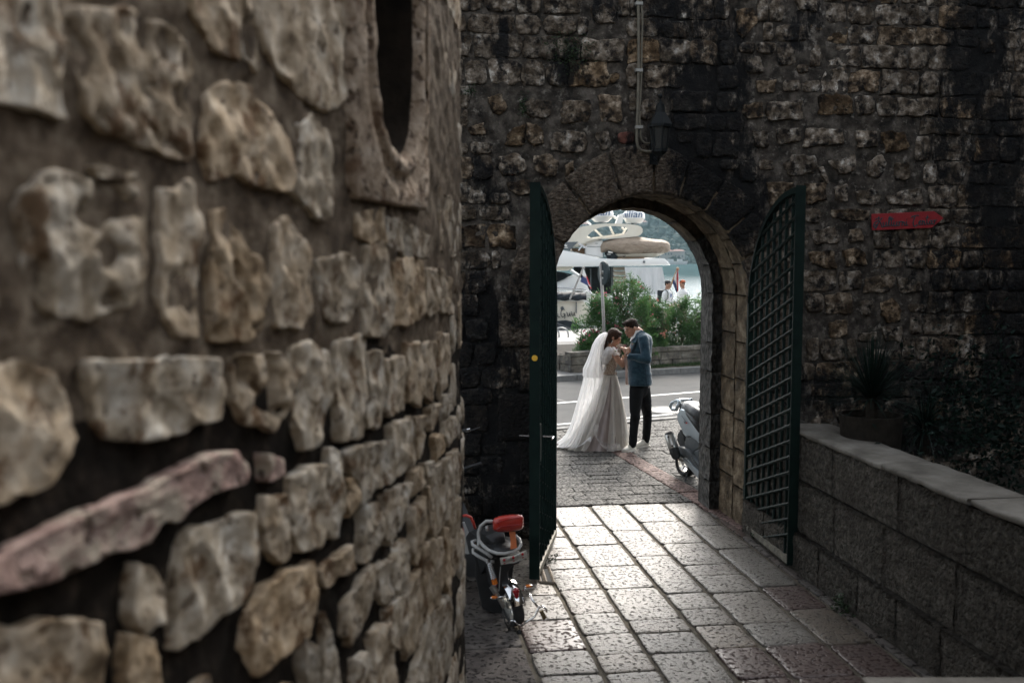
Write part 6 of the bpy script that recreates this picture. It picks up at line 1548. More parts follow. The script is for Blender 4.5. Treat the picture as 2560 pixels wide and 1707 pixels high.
h2 = H(940,1400,.22); h2.z = 0; shoe(gm, h2, -RGT*.86-FWD*.5, .28)
# his left hand holding the bouquet, his right on hers
hand(gm, H(697,448,-.26), H(675,385,-.24)-H(697,448,-.26), -RGT*.8+FWD*.5, 1.0, .55, -1)
hand(gm, H(730,420,.14), H(690,375,.08)-H(730,420,.14), -RGT*.6-FWD*.4, 1.0, .5, 1)
# ---------------------------------------------------------------- bride
DB = .16
bc = H(500, 1440, DB); bc.z = 0
br = thing('person', 'bride in long tulle gown and veil, pinning a flower on the groom', 'person', bc)
HB = lambda x, y, dd=0: H(x, y, DB+dd)
T_, M_ = head(br, HB(578,272), RGT*.93-FWD*.22, R(24), HB(545,392), .96, True, M_hairb, 'long')
b = MB(); b.sphere(T_(.078,.0,-.045), .008, 8, 6); b.tube([T_(.079,0,-.05), T_(.08,0,-.085)], .005, 6); b.build('earring', M_gel, br)
# body: chest and bodice
b = MB(); PB = lambda cx, y, hw, hd, dd=0, n=24: [p+Vector((0,0,0)) for p in oval(cx, y, hw, hd, DB+dd, n)]
b.loft([PB(540,388,36,.055), PB(537,405,62,.12), PB(540,425,70,.155), PB(546,470,72,.15)]); 
for (sx, pts) in ((-1, [(566,432,-.16),(610,500,-.20),(662,562,-.21)]), (1, [(560,432,.15),(610,500,.15),(655,540,.12)])):
    el = HB(*pts[-1]); wr = HB(703,455,-.20) if sx < 0 else HB(708,412,.02); b.tube([HB(*p) for p in pts]+[], [.046,.042,.036], 12); b.sphere(el, .036, 10, 8); b.tube([el, el.lerp(wr,.45), wr], [.036,.034,.024], 12)
me = remesh(b, .009, 2, 'upper_body'); me.materials.append(M_skin); link('upper_body', me, br)
hand(br, HB(703,452,-.20), H(742,372,-.17)-HB(703,452,-.20), RGT*.8+FWD*.5, .9, .35, 1)
hand(br, HB(708,410,.02), H(752,352,-.10)-HB(708,410,.02), RGT*.7+FWD*.3, .9, .4, -1)
b = MB(); b.loft([PB(545,452,68,.145), PB(552,490,72,.150), PB(545,540,66,.135), PB(532,600,61,.12), PB(528,655,60,.115)]); me = remesh(b, .010, 2, 'bodice')
for v in me.vertices: v.co += v.normal*noise.noise(Vector((v.co.x*20, v.co.y*20, v.co.z*8)))*.004
me.materials.append(M_lace); link('bodice', me, br)
b = MB(); b.tube([HB(528+66*math.cos(2*math.pi*k/24), 652+10*math.sin(2*math.pi*k/24)*0+ (k % 2)*2, .125*math.sin(2*math.pi*k/24)) for k in range(25)], .010, 6, cap=False); b.tube([HB(590,645,-.03), HB(603,632,-.05), HB(600,660,-.05), HB(592,690,-.04)], .007, 6); b.build('sash', M_lace, br)
# skirts: rings at real heights
def ringsk(lv, grow=1.0, fold=1.0, seed=0.0, n=120, sel=None, extra=0.0, nf=15):
    out = []
    for i, (z, cx, hw, hd) in enumerate(lv):
        zz = z; c = CW(0,0); base = P(1400+.236*cx, 1000, D0+DB); c = Vector((base.x, base.y, zz)); t_ = i/(len(lv)-1.0); ring_ = []
        for k in range(n):
            a = 2*math.pi*k/n
            if sel and not sel(a, t_): pass
            f = fold*t_**1.1*(.055*math.sin(a*nf+1.3*math.sin(a*2+seed)+seed)+.03*math.sin(a*(nf*1.7)+seed*3))
            r = 1+f; ring_.append(c + RGT*(math.cos(a)*hw*PXM*grow*r+extra*math.cos(a)) + FWD*(math.sin(a)*hd*grow*r+extra*math.sin(a)) + Vector((0,0,.012*math.sin(a*7+seed) if t_ > .95 else 0)))
        out.append(ring_)
    return out
zof = lambda y: P(1400, 780+.236*y, D0+DB).z
SK = [(zof(658),528,60,.115),(zof(690),527,72,.14),(zof(750),524,92,.17),(zof(830),516,116,.20),(zof(930),502,152,.24),(zof(1030),488,186,.28),(zof(1130),470,222,.31),(zof(1230),452,252,.335),(.20,438,278,.35),(.10,425,298,.36),(.03,410,318,.37),(.006,404,330,.38)]
b = MB(); b.loft(ringsk(SK, .97, 1.0, .4), cap=(True,False)); b.build('underskirt', M_mauve, br, smooth=True, fixn=False)
def open_sheet(name, lv, m, grow, keep, seed, fold=1.0, extra=0.0, nf=15, n=150):
    V = []; F = []; R_ = len(lv)
    for i, (z, cx, hw, hd) in enumerate(lv):
        t_ = i/(R_-1.0); base = P(1400+.236*cx, 1000, D0+DB); c = Vector((base.x, base.y, z)); lo, hi = keep(t_)
        for k in range(n):
            a = 1.5*math.pi + hi + (2*math.pi-hi+lo)*k/(n-1.0)
            f = fold*t_**1.1*(.055*math.sin(a*nf+1.3*math.sin(a*2+seed)+seed)+.03*math.sin(a*(nf*1.7)+seed*3)); r = 1+f
            V.append(c + RGT*(math.cos(a)*hw*PXM*grow*r+extra*math.cos(a)) + FWD*(math.sin(a)*hd*grow*r+extra*math.sin(a)) + Vector((0,0,.012*math.sin(a*7+seed) if t_ > .95 else 0)))
    for i in range(R_-1):
        for k in range(n-1): F.append((i*n+k, i*n+k+1, (i+1)*n+k+1, (i+1)*n+k))
    return link(name, mesh(name, V, F, m, True), br)
def keep_over(t):        # camera side is a = 3pi/2; leave the front slit open
    return -.70*t**.6, .42*t**.6
open_sheet('overskirt', SK, M_tulle, 1.03, keep_over, 1.7, 1.1, .008)
open_sheet('overskirt_layer', SK, M_tulle, 1.0, lambda t: (-.50*t**.7, .22*t**.7), 4.1, 1.2, .012, nf=19)
# a loose sweep of tulle across the front hem
V = []; F = []; pth = [(395,1180),(370,1260),(380,1330),(430,1395),(500,1430),(570,1440),(640,1438)]
for i, (x, y) in enumerate(pth):
    for j in range(5):
        p = HB(x+(j-2)*(12+3*i*.3)*(1 if i < 3 else .3), y+(j-2)*(4+i*4), -.42-.02*math.sin(i+j)); p.z = max(p.z, .02+.005*j); V.append(p)
for i in range(len(pth)-1):
    for j in range(4): k = i*5+j; F.append((k,k+1,k+6,k+5))
o = link('hem_sweep', mesh('hem_sweep', V, F, M_sweep, True), br); sm = o.modifiers.new('s','SUBSURF'); sm.levels = sm.render_levels = 2
# veil: two layers falling from the back of the head into the train
VL = [(218,488,16,.05),(240,466,38,.09),(290,436,50,.12),(350,410,56,.14),(430,392,62,.16),(520,374,78,.18),(600,356,98,.20),(680,356,100,.21),(760,348,108,.22),(900,322,118,.25),(1000,295,120,.27),(1100,265,118,.29),(1200,235,118,.30),(1290,205,130,.31),(1350,178,150,.32),(1392,150,185,.32)]
def veil(name, lv, seed, gx=1.0, m=M_veil, upto=99):
    rs = []; n = 90
    for i, (y, cx, hw, hd) in enumerate(lv[:upto]):
        c = HB(cx, y, .02); t_ = i/15.0; rg_ = []
        for k in range(n):
            a = 2*math.pi*k/n; f = .10*t_**.6*math.sin(a*11+seed+1.2*math.sin(a*3+seed))+.04*math.sin(a*23+seed*2)*t_
            p = c+RGT*math.cos(a)*hw*PXM*gx*(1+f)+FWD*math.sin(a)*hd*gx*(1+f); p.z = max(p.z, .012); rg_.append(p)
        rs.append(rg_)
    b = MB(); b.loft(rs, cap=(False,False)); return b.build(name, m, br, smooth=True, fixn=False)
veil('veil', VL, .3); veil('veil', [(y, cx-4, hw+6, hd+.02) for y, cx, hw, hd in VL], 2.2, 1.0, M_veil, 8)
# the train lying out on the paving to the left
V = []; F = []; n1, n2 = 22, 9
for i in range(n1):
    f = i/(n1-1.0); x = 330-(330+75)*f
    for j in range(n2):
        g_ = j/(n2-1.0); dd = -.30*(1-f*.9)+(.62*(1-f*.78))*g_; z = (.16*(1-f)**2+.012)*(math.sin(math.pi*min(1, .25+g_*.9)))**.7*(1+.5*math.sin(f*14+g_*5)*.5)+.012+.018*abs(math.sin(f*17+g_*7)); p = P(1400+.236*x, 1100, D0+DB+dd-.12); V.append(Vector((p.x, p.y, z)))
for i in range(n1-1):
    for j in range(n2-1): k = i*n2+j; F.append((k,k+1,k+n2+1,k+n2))
o = link('train', mesh('train', V, F, M_veil, True), br); sm = o.modifiers.new('s','SUBSURF'); sm.levels = sm.render_levels = 1
# puffed tulle sleeves
def puff(c, r, seed, fr):
    n, m = 28, 16; V = []; F = []
    for j in range(m+1):
        ph = math.pi*(.06+.88*j/m)
        for k in range(n):
            th_ = 2*math.pi*k/n; v = Vector((math.sin(ph)*math.cos(th_), math.sin(ph)*math.sin(th_), math.cos(ph))); w = 1+.10*math.sin(th_*9+seed)*math.sin(ph)+noise.noise(v*2.2+Vector((seed,0,0)))*.22
            V.append(c+fr@Vector((v.x*r[0]*w, v.y*r[1]*w, v.z*r[2]*w)))
    for j in range(m):
        for k in range(n): F.append((j*n+k, j*n+(k+1)%n, (j+1)*n+(k+1)%n, (j+1)*n+k))
    return V, F
FR = Matrix((RGT, FWD, Vector((0,0,1)))).transposed()
b = MB(); b.add(*puff(HB(578,428,-.16), (.060,.075,.075), 1, FR @ Matrix.Rotation(R(-28), 3, 'Y'))); b.add(*puff(HB(486,470,-.10), (.062,.10,.115), 3, FR @ Matrix.Rotation(R(18), 3, 'Y'))); b.add(*puff(HB(520,440,-.12), (.06,.09,.09), 5, FR)); b.add(*puff(HB(560,425,.15), (.060,.075,.075), 4, FR))
b.add(*puff(HB(455,560,-.08), (.04,.08,.10), 6, FR)); b.build('puff_sleeve', M_veil, br, smooth=True, fixn=False)
# ---------------------------------------------------------------- bouquet and boutonniere
M_rose = mat('cream_rose', [(.3,(.55,.42,.36)), (.7,(.72,.66,.60))], scale=30, rough=.7); M_prose = mat('dusty_pink_rose', [(.3,(.42,.20,.20)), (.7,(.58,.36,.34))], scale=30, rough=.7)
bq = thing('bouquet', 'small bouquet of cream and pink roses held between bride and groom', 'bouquet', H(660,410,-.2))
q = random.Random(15)
def rose(c, r, m, par, nrm):
    b = MB(); nrm = nrm.normalized(); u = nrm.orthogonal().normalized(); w = nrm.cross(u)
    for ring_, (rr, hh, np_, op) in enumerate(((.35,1.0,3,.1),(.65,.85,5,.35),(1.0,.6,6,.8))):
        for k in range(np_):
            a = 2*math.pi*k/np_+ring_*.7; d = u*math.cos(a)+w*math.sin(a); s_ = nrm.cross(d); base = c-nrm*r*.5; V = []
            for i in range(4):
                f = i/3
                for j in range(3):
                    g_ = j-1; V.append(base+d*r*rr*(f**.6)*(1-.25*abs(g_))+s_*g_*r*.55*rr*(1.1 if i else .3)+nrm*r*(hh*1.3*f-op*.5*f*f))
            b.add(V, [(i*3+j, i*3+j+1, i*3+j+4, i*3+j+3) for i in range(3) for j in range(2)])
    return b.build('rose', m, par, smooth=True, fixn=False)
for (x, y, r, m) in ((612,362,.026,M_rose),(638,350,.024,M_rose),(665,362,.030,M_rose),(690,355,.022,M_prose),(628,385,.024,M_rose),(668,390,.026,M_prose),(598,380,.018,M_prose),(622,410,.026,M_rose),(650,412,.022,M_prose),(640,432,.02,M_rose)):
    rose(H(x, y, -.20+q.uniform(-.03,.03)), r, m, bq, -FWD+Vector((0,0,.6))+RGT*q.uniform(-.5,.3))
b = MB()
for _ in range(46):
    c = H(q.uniform(600,700), q.uniform(335,460), -.17+q.uniform(-.03,.04)); t = Vector((q.gauss(0,1), q.gauss(0,1), q.gauss(0,1))).normalized(); s_ = t.orthogonal().normalized(); l = q.uniform(.02,.045); b.add([c, c+t*l*.5+s_*l*.25, c+t*l, c+t*l*.5-s_*l*.25], [(0,1,2,3)])
kind(b.build('greenery', M_ole, bq, fixn=False), 'stuff')
b = MB(); b.tube([H(650,400,-.19), H(690,470,-.2)], .014, 8); b.build('stems', M_ole, bq)
M_ribb = mat('blush_ribbon', (.55,.40,.36), rough=.6)
for k, (x0, x1) in enumerate(((682,712),(692,718))):
    b = MB(); V = []; 
    for i in range(9):
        f = i/8; c = H(x0+(x1-x0)*f+6*math.sin(f*5+k), 480+290*f, -.21-.01*k); V += [c-RGT*.012, c+RGT*.014+FWD*.01*math.sin(f*8)]
    b.add(V, [(2*i, 2*i+1, 2*i+3, 2*i+2) for i in range(8)]); b.build('ribbon', M_ribb, bq, fixn=False)
bt = thing('boutonniere', 'tiny pale flower being pinned on the blue lapel', 'flower', H(762,345,-.16)); rose(H(768,338,-.20), .014, M_rose, bt, -FWD); b = MB(); c = H(772,345,-.19); b.add([c, c+Vector((.01,0,.025)), c+Vector((.03,0,.03)), c+Vector((.02,0,.01))], [(0,1,2,3)]); b.build('leaf', M_ole, bt, fixn=False)
# ---------------------------------------------------------------- two men on the quay
M_cream = mat('white_linen', [(.3,(.62,.63,.63)), (.7,(.74,.75,.74))], scale=8, rough=.85); M_capo = mat('rust_cap', (.42,.10,.035), rough=.8); M_capb = mat('black_cap', (.015,.015,.017), rough=.8); M_short = mat('beige_shorts', (.3,.26,.2), rough=.9); M_skin2 = mat('tanned_skin', [(.3,(.28,.145,.09)), (.7,(.38,.21,.14))], scale=14, rough=.5)
def man(label, px, head_y, d, face, capm, z0=.1, hgt=1.78, backward=False):
    f = face.normalized(); x = f.cross(Vector((0,0,1))); base = P(px, head_y, d); base.z = z0; t = thing('person', label, 'person', base); L_ = lambda a, b_, z: base+x*a+f*b_+Vector((0,0,z))
    b = MB(); b.loft([[L_(math.cos(2*math.pi*k/20)*w, math.sin(2*math.pi*k/20)*dp, z) for k in range(20)] for (z, w, dp) in ((.82,.17,.12),(1.0,.16,.12),(1.25,.195,.125),(1.38,.20,.11),(1.45,.13,.08),(1.48,.07,.06))])
    for sx in (1,-1): b.tube([L_(sx*.18,0,1.38), L_(sx*.25,-.02,1.12), L_(sx*.24,.10,.98)], [.062,.055,.05], 10)
    me = remesh(b, .02, 2, 'shirt'); me.materials.append(M_cream); link('shirt', me, t)
    b = MB()
    for sx in (1,-1): b.tube([L_(sx*.24,.08,1.0), L_(sx*.22,.28,.95)], [.038,.03], 8); b.tube([L_(sx*.10,0,.5), L_(sx*.10,-.02,.3), L_(sx*.10,0,.08)], [.06,.055,.04], 10)
    me = remesh(b, .018, 1, 'limbs'); me.materials.append(M_skin2); link('limbs', me, t)
    for sx in (1,-1): hand(t, L_(sx*.22,.28,.95), f-Vector((0,0,.2)), -x*sx, 1, .5, sx, vox=.008)
    b = MB(); b.sphere(L_(0,0,.85), (.17,.14,.12), 12, 8); 
    for sx in (1,-1): b.tube([L_(sx*.10,0,.85), L_(sx*.11,0,.46)], [.10,.085], 12)
    me = remesh(b, .02, 1, 'shorts'); me.materials.append(M_short); link('shorts', me, t)
    for sx in (1,-1):
        o = shoe(t, L_(sx*.10,-.08,0), f, .27, M_shoe); o.location.z += z0
    hc = L_(0,.03,1.64); T_, M_ = head(t, hc, f, R(5), L_(0,0,1.46), 1.0, False, M_hair, 'short', .011, skin=M_skin2)
    b = MB(); cr = []
    for (z, r) in ((.055,1.06),(.085,1.03),(.115,.82),(.132,.45),(.137,.1)): cr.append([T_(math.cos(2*math.pi*k/20)*.082*r, -.02+math.sin(2*math.pi*k/20)*.104*r, z) for k in range(20)])
    b.loft(cr); sg_ = -1 if backward else 1
    b.loft([[T_(-.06, -.02+sg_*.08, .06), T_(.06, -.02+sg_*.08, .06), T_(.06, -.02+sg_*.08, .066), T_(-.06, -.02+sg_*.08, .066)], [T_(-.045, -.02+sg_*.17, .045), T_(.045, -.02+sg_*.17, .045), T_(.045, -.02+sg_*.17, .05), T_(-.045, -.02+sg_*.17, .05)]]); b.build('cap', capm, t, smooth='auto')
    return t, L_
t, L_ = man('man in white shirt and black cap turned back, carrying a dark backpack', 1668, 720, 32.8, RGT*.75-FWD*.65, M_capb, backward=True)
b = MB(); 
for sx in (1,-1): b.tube([L_(sx*.11,-.12,1.44), L_(sx*.12,.02,1.475), L_(sx*.13,.12,1.38), L_(sx*.15,.13,1.2), L_(sx*.17,.02,1.08)], .022, 6, flat=.4)
b.build('backpack_strap', M_navy, t); b = MB(); b.box((-.15,-.30,1.0),(.15,-.13,1.45)); 
bb = MB(); bb.V = [L_(v.x, v.y, v.z) for v in b.V]; bb.F = b.F; bb.build('backpack', M_navy, t, bevel=.04, seg=3)
b = MB(); b.tube([L_(-.03,.135,1.33), L_(-.02,.14,1.22)], .018, 6); b.build('hanging_sunglasses', mat('blue_sunglasses', (.02,.08,.30), rough=.2), t)
man('man in white shirt and orange cap looking left, beside the ensign', 1707, 720, 33.4, -RGT*.85-FWD*.5, M_capo)
# ================================================================== silver scooter outside the arch
M_silv = mat('silver_paint', [(.3,(.36,.42,.46)), (.7,(.44,.50,.545))], scale=2, rough=.28, metallic=.55, coat=.6)
M_silvd = mat('grey_plastic', [(.3,(.07,.08,.088)), (.7,(.11,.122,.13))], scale=10, rough=.5)
M_blk = mat('black_plastic', (.014,.015,.016), rough=.5)
M_seat = mat('black_vinyl', [(.3,(.02,.022,.024)), (.7,(.045,.048,.052))], scale=30, rough=.42, spec=.6)
M_tyre = mat('tyre_rubber', [(.3,(.010,.010,.010)), (.7,(.028,.028,.028))], scale=30, rough=.8)
M_alu = mat('brushed_aluminium', (.52,.52,.50), rough=.32, metallic=.9)
M_chr = mat('chrome', (.75,.75,.75), rough=.08, metallic=1.0)
SD_ = 11.95
sh_ = (RGT*.45-FWD*.893).normalized(); ss_ = Vector((sh_.y, -sh_.x, 0))
if ss_.dot(FWD) > 0: ss_ = -ss_
W0 = P(1640+.1786*425, 960+.1786*1100, SD_)
def SC(x, y, b):
    """the picture point on the scooter's lengthwise plane at side offset b"""
    r = ray(1640+.1786*x, 960+.1786*y); o = W0+ss_*b; t = (o-ORG).dot(ss_)/r.dot(ss_); return ORG+r*t
def SL(a, b, z): return W0+sh_*a+ss_*b+Vector((0,0,z))
zg = W0.z
print('scooter axle height', zg)
sct = thing('motor_scooter', 'silver maxi scooter with aluminium muffler parked outside the arch, half behind the jamb', 'scooter', (W0.x, W0.y, 0))
def wheel(par, c, ax, r, w, name='wheel'):
    u = Vector((0,0,1)); ax = ax.normalized(); u = (u-ax*u.dot(ax)).normalized(); v = ax.cross(u); n = 36
    rg_ = lambda o_, rr: [c+ax*o_+(u*math.cos(2*math.pi*k/n)+v*math.sin(2*math.pi*k/n))*rr for k in range(n)]
    b = MB(); b.loft([rg_(-w*.38, r*.70), rg_(-w*.5, r*.80), rg_(-w*.45, r*.92), rg_(-w*.2, r), rg_(w*.2, r), rg_(w*.45, r*.92), rg_(w*.5, r*.80), rg_(w*.38, r*.70), rg_(0, r*.68), rg_(-w*.38, r*.70)], cap=(False,False)); o = b.build(name, M_tyre, par, smooth='auto')
    b = MB(); b.loft([rg_(-w*.36, r*.70), rg_(-w*.36, r*.62), rg_(0, r*.60), rg_(w*.36, r*.62), rg_(w*.36, r*.70)], cap=(False,False)); b.loft([rg_(-w*.4, r*.18), rg_(w*.4, r*.18)])
    for k in range(5):
        a = 2*math.pi*k/5; d = u*math.cos(a)+v*math.sin(a); b.tube([c+d*r*.15, c+d*r*.63], [r*.07, r*.05], 6)
    b.build('rim', M_alu, o); return o
wheel(sct, W0, ss_, zg-.002, .13)
wheel(sct, SL(1.38, 0, 0), ss_, zg-.002, .11)
def panel(name, pts, b0, b1, m, bevel=.012, par=None):
    q = [SC(x, y, b0) for x, y in pts]; b = MB(); b.prism(q, ss_*(b1-b0)); return b.build(name, m, par or sct, bevel=bevel, seg=3, smooth='auto')
panel('side_panel', [(335,345),(385,360),(412,345),(450,440),(520,530),(600,600),(650,670),(700,800),(760,830),(760,890),(700,905),(640,880),(560,790),(470,730),(410,740),(375,690),(335,590),(300,520),(290,430)], .175, .135, M_silv, .014)
panel('side_panel', [(335,345),(412,345),(520,530),(650,670),(760,830),(700,905),(560,790),(410,740),(335,590),(290,430)], -.135, -.175, M_silv, .012)
panel('tail_section', [(318,330),(345,335),(420,350),(600,610),(740,830),(600,820),(420,720),(345,580),(300,430)], .13, -.13, M_silvd, .02)
panel('under_cover', [(415,735),(500,735),(590,800),(660,880),(700,900),(640,930),(610,880),(540,930),(520,960),(480,950),(400,880)], .15, -.10, M_silvd, .01)
panel('vent_panel', [(520,945),(600,905),(650,880),(760,960),(760,1140),(640,1120),(560,1040)], .16, -.14, M_silvd, .02)
panel('swing_cover', [(300,700),(340,630),(390,740),(400,880),(330,870),(290,780)], .10, .02, M_blk, .01)
panel('gearbox', [(400,800),(480,860),(490,940),(430,910),(395,880)], .12, .02, M_silvd, .008)
# rear grab handle with its opening
b = MB(); hp = [SC(x, y, .0) for x, y in ((322,345),(310,300),(330,255),(370,225),(410,220),(430,250),(425,300),(410,345),(350,345),(322,345))]
for s_ in (.10,-.10): b.tube([p+ss_*s_ for p in hp[2:5]], .018, 8)
b.tube([hp[0]+ss_*.10, hp[1]+ss_*.12, hp[2]+ss_*.115, hp[3]+ss_*.07, hp[3]-ss_*.07, hp[2]-ss_*.115, hp[1]-ss_*.12, hp[0]-ss_*.10], .022, 8); b.tube([hp[0]+ss_*.10, hp[7]+ss_*.13, hp[6]+ss_*.13, hp[5]+ss_*.1], .024, 8); b.tube([hp[3]+ss_*.08, hp[4]+ss_*.10, hp[5]+ss_*.11], .022, 8)
me = remesh(b, .008, 2, 'grab_handle'); me.materials.append(M_silv); link('grab_handle', me, sct)
# seat: pillion step and rider hollow
def seatsec(a, z, hw, th): return [SL(a, hw*math.cos(t_), z-th*.5+th*.5*(math.sin(t_) if math.sin(t_) > 0 else math.sin(t_)*.8)) for t_ in [2*math.pi*k/20 for k in range(20)]]
def az(x, y): p = SC(x, y, 0)-W0; return p.dot(sh_), p.z
b = MB(); sq = [(430,245,.09,.10),(450,232,.13,.16),(520,240,.15,.18),(640,258,.155,.17),(720,285,.155,.14),(800,360,.15,.16),(900,430,.145,.18),(1050,450,.13,.15),(1150,455,.08,.10)]
b.loft([seatsec(az(x,y)[0], az(x,y)[1], hw, th) for x, y, hw, th in sq]); b.build('seat', M_seat, sct, smooth=True)
b = MB(); b.tube([SC(428,340,.10), SC(470,400,.14), SC(560,520,.15), SC(640,640,.155)], [.03,.05,.055,.05], 10); b.tube([SC(470,330,.12), SC(560,400,.15), SC(680,520,.15)], .07, 12); b.build('seat_side', M_seat, sct, smooth=True)
# muffler
b = MB(); m0, m1 = SC(190,715,.30), SC(250,905,.30); dm = (m1-m0).normalized(); b.tube([m0-dm*.005, m0+dm*.02, m1-dm*.01, m1], [.058,.066,.066,.060], 20, flat=.8); b.build('muffler_can', M_alu, sct, smooth='auto')
b = MB(); b.tube([m1, m1+dm*.05, m1+dm*.10, SC(300,1000,.20)], [.060,.062,.05,.03], 16); b.tube([m0-dm*.03+ss_*.0, m0], [.05,.058], 16); b.build('muffler_end', M_blk, sct, smooth='auto')
b = MB()
for (x, y) in ((170,735),(228,862)): b.sphere(SC(x, y, .36), .012, 8, 6)
b.build('muffler_bolt', M_blk, sct)
b = MB(); b.tube([SC(300,1000,.18), SC(320,1045,.16), SC(380,1065,.10), SC(430,1030,.08)], .022, 8); b.build('exhaust_pipe', M_alu, sct, smooth=True)
# running board and leg shield (forward, nearer to us)
panel('running_board', [(285,880),(320,868),(400,900),(480,960),(500,1000),(620,1130),(680,1060),(760,1150),(760,1240),(600,1215),(520,1130),(470,1060),(400,1030),(330,980)], .20, -.16, M_silvd, .015)
panel('lower_fairing', [(285,885),(300,940),(360,1010),(400,1110),(480,1190),(560,1290),(640,1360),(760,1400),(760,1330),(600,1225),(510,1140),(455,1060),(390,1035),(320,985)], .205, .17, M_silv, .012)
panel('lower_fairing', [(300,940),(480,1190),(640,1360),(760,1400),(760,1330),(600,1225),(455,1060)], -.17, -.205, M_silv, .012)
b = MB(); 
for k in range(6): b.tube([SC(500+16*k, 1010+26*k, .206), SC(540+16*k, 1000+26*k, .12)], .006, 5)
b.build('foot_ribs', M_blk, sct)
b = MB(); b.loft([[SL(a, s_*w, z-zg) for s_, z in ((-1,z0),(1,z0),(1,z1),(-1,z1))] for a, w, z0, z1 in ((.92,.19,.16,.40),(1.05,.23,.2,.75),(1.16,.24,.35,.98),(1.22,.12,.45,1.0))]); b.build('leg_shield', M_silv, sct, bevel=.02, smooth='auto')
b = MB(); b.tube([SL(1.38,.07,0), SL(1.30,.07,.25), SL(1.2,.0,.62)], .022, 8); b.tube([SL(1.38,-.07,0), SL(1.30,-.07,.25), SL(1.2,.0,.62)], .022, 8); b.build('fork', M_alu, sct)
b = MB(); b.tube([SL(1.0,.33,.78), SL(1.06,.18,.82), SL(1.1,0,.80), SL(1.06,-.18,.82), SL(1.0,-.33,.78)], .016, 8); b.build('handlebar', M_blk, sct)
b = MB(); b.loft([[SL(a, s_*w, z-zg) for s_, z in ((-1,z0),(1,z0),(1,z1),(-1,z1))] for a, w, z0, z1 in ((1.16,.12,.95,1.0),(1.2,.14,1.0,1.2),(1.1,.12,1.3,1.32))]); b.build('windscreen', M_ygl, sct)
b = MB(); b.loft([[SL(a, s_*.06, z) for s_, z in ((-1,-.0),(1,-.0),(1,.03),(-1,.03))] for a, z in ((.3,.2),(1.0,.1))]); b.box((-.01,-.01,-.01),(.01,.01,.01), Matrix.Translation(SL(.3,.1,-.1))); b.tube([SL(.2,.12,-zg+.16), SL(.25,.2,-zg+.01)], .012, 6); b.build('stand', M_blk, sct)
# small print and badge on the side panel
M_redb = mat('red_badge', (.45,.03,.03), rough=.4)
b = MB(); q = random.Random(2)
for k in range(9):
    x, y = 358+k*8.0, 435+k*12.0; b.prism([SC(x, y, .1905), SC(x+9, y+5, .1905), SC(x+6, y+13, .1905), SC(x-3, y+8, .1905)], ss_*.001)
o = b.build('model_lettering', M_silvd, sct); 
b = MB(); b.prism([SC(418,530,.1905), SC(442,535,.1905), SC(436,556,.1905), SC(414,550,.1905)], ss_*.001); b.build('badge', M_redb, sct)
b = MB(); b.prism([SC(385,515,.1905), SC(410,525,.1905), SC(420,560,.1905), SC(400,550,.1905)], ss_*.001); b.build('badge', M_silvd, sct)

# ================================================================== small moped by the tower
D9 = 6.95
def Q(x, y, dd=0): return P(1120+.2551*x, 1240+.2551*y, D9+dd)
S9 = .2551*D9/FP
M_redc = mat('red_plastic', [(.3,(.34,.018,.012)), (.7,(.46,.04,.022))], scale=6, rough=.35, coat=.4); M_orng = mat('orange_strap', (.36,.085,.015), rough=.6); M_whp = mat('white_tube_paint', [(.3,(.26,.26,.25)), (.7,(.38,.38,.37))], scale=8, rough=.4)
M_amber = mat('amber_lens', (.60,.16,.02), rough=.25); M_rlens = mat('red_lens', (.30,.01,.015), rough=.15, coat=.6); M_plate = mat('chrome_plate', [(.3,(.30,.29,.25)), (.7,(.50,.49,.44))], scale=20, rough=.35, metallic=.1)
wc = Q(662, 1040, .10); rw = wc.z-.004
print('moped wheel r', rw)
mp = thing('moped', 'small black moped with red cushion and chrome rear mudguard, against the tower', 'moped', (wc.x, wc.y, 0))
mf = (FWD*.93-RGT*.37).normalized(); mr_ = Vector((mf.y, -mf.x, 0)); lean = R(-12); mup = (Vector((0,0,1))*math.cos(lean)+mr_*math.sin(lean)).normalized(); mrl = mf.cross(mup)
def ML(a, b_, z): return Vector((wc.x, wc.y, 0)) + mf*a + mrl*b_ + mup*z
c0 = ML(0,0,rw)
wheel(mp, c0, mrl, rw, .085)
# mudguard arc
def arc(c, r, a0, a1, n, w, m, name, par, th=.004, curve=.02):
    rs = []
    for i in range(n+1):
        a = a0+(a1-a0)*i/n; d = mf*math.cos(a)+mup*math.sin(a); sec = []
        for j in range(7):
            g_ = (j-3)/3.0; sec.append(c+d*(r-curve*g_*g_)+mrl*w*g_)
        for j in range(6, -1, -1):
            g_ = (j-3)/3.0; sec.append(c+d*(r-th-curve*g_*g_)+mrl*w*g_)
        rs.append(sec)
    b = MB(); b.loft(rs); return b.build(name, m, par, smooth='auto')
g_ = arc(c0, rw+.045, R(55), R(163), 22, .050, M_chr, 'mudguard', mp)
# tail lamp on it
tl = c0+(mf*math.cos(R(143))+mup*math.sin(R(143)))*(rw+.055)
b = MB(); b.sphere(tl+mup*.03, (.026,.02,.026), 14, 10); b.sphere(tl, (.019,.018,.028), 12, 8); me = remesh(b, .005, 1, 'tail_lamp'); me.materials.append(M_rlens); link('tail_lamp', me, mp)
for (x, y, dd) in ((792,882,-.10),(455,992,.02)):
    c = Q(x, y, dd); b = MB(); b.sphere(c, (.032,.022,.015), 14, 8); b.tube([c, c.lerp(tl, .5)], .005, 6); o = b.build('indicator', M_chr, mp, smooth=True); b = MB(); b.sphere(c+Vector((0,0,.006))-FWD*.008, (.025,.018,.010), 12, 8); b.build('lens', M_amber, o, smooth=True)
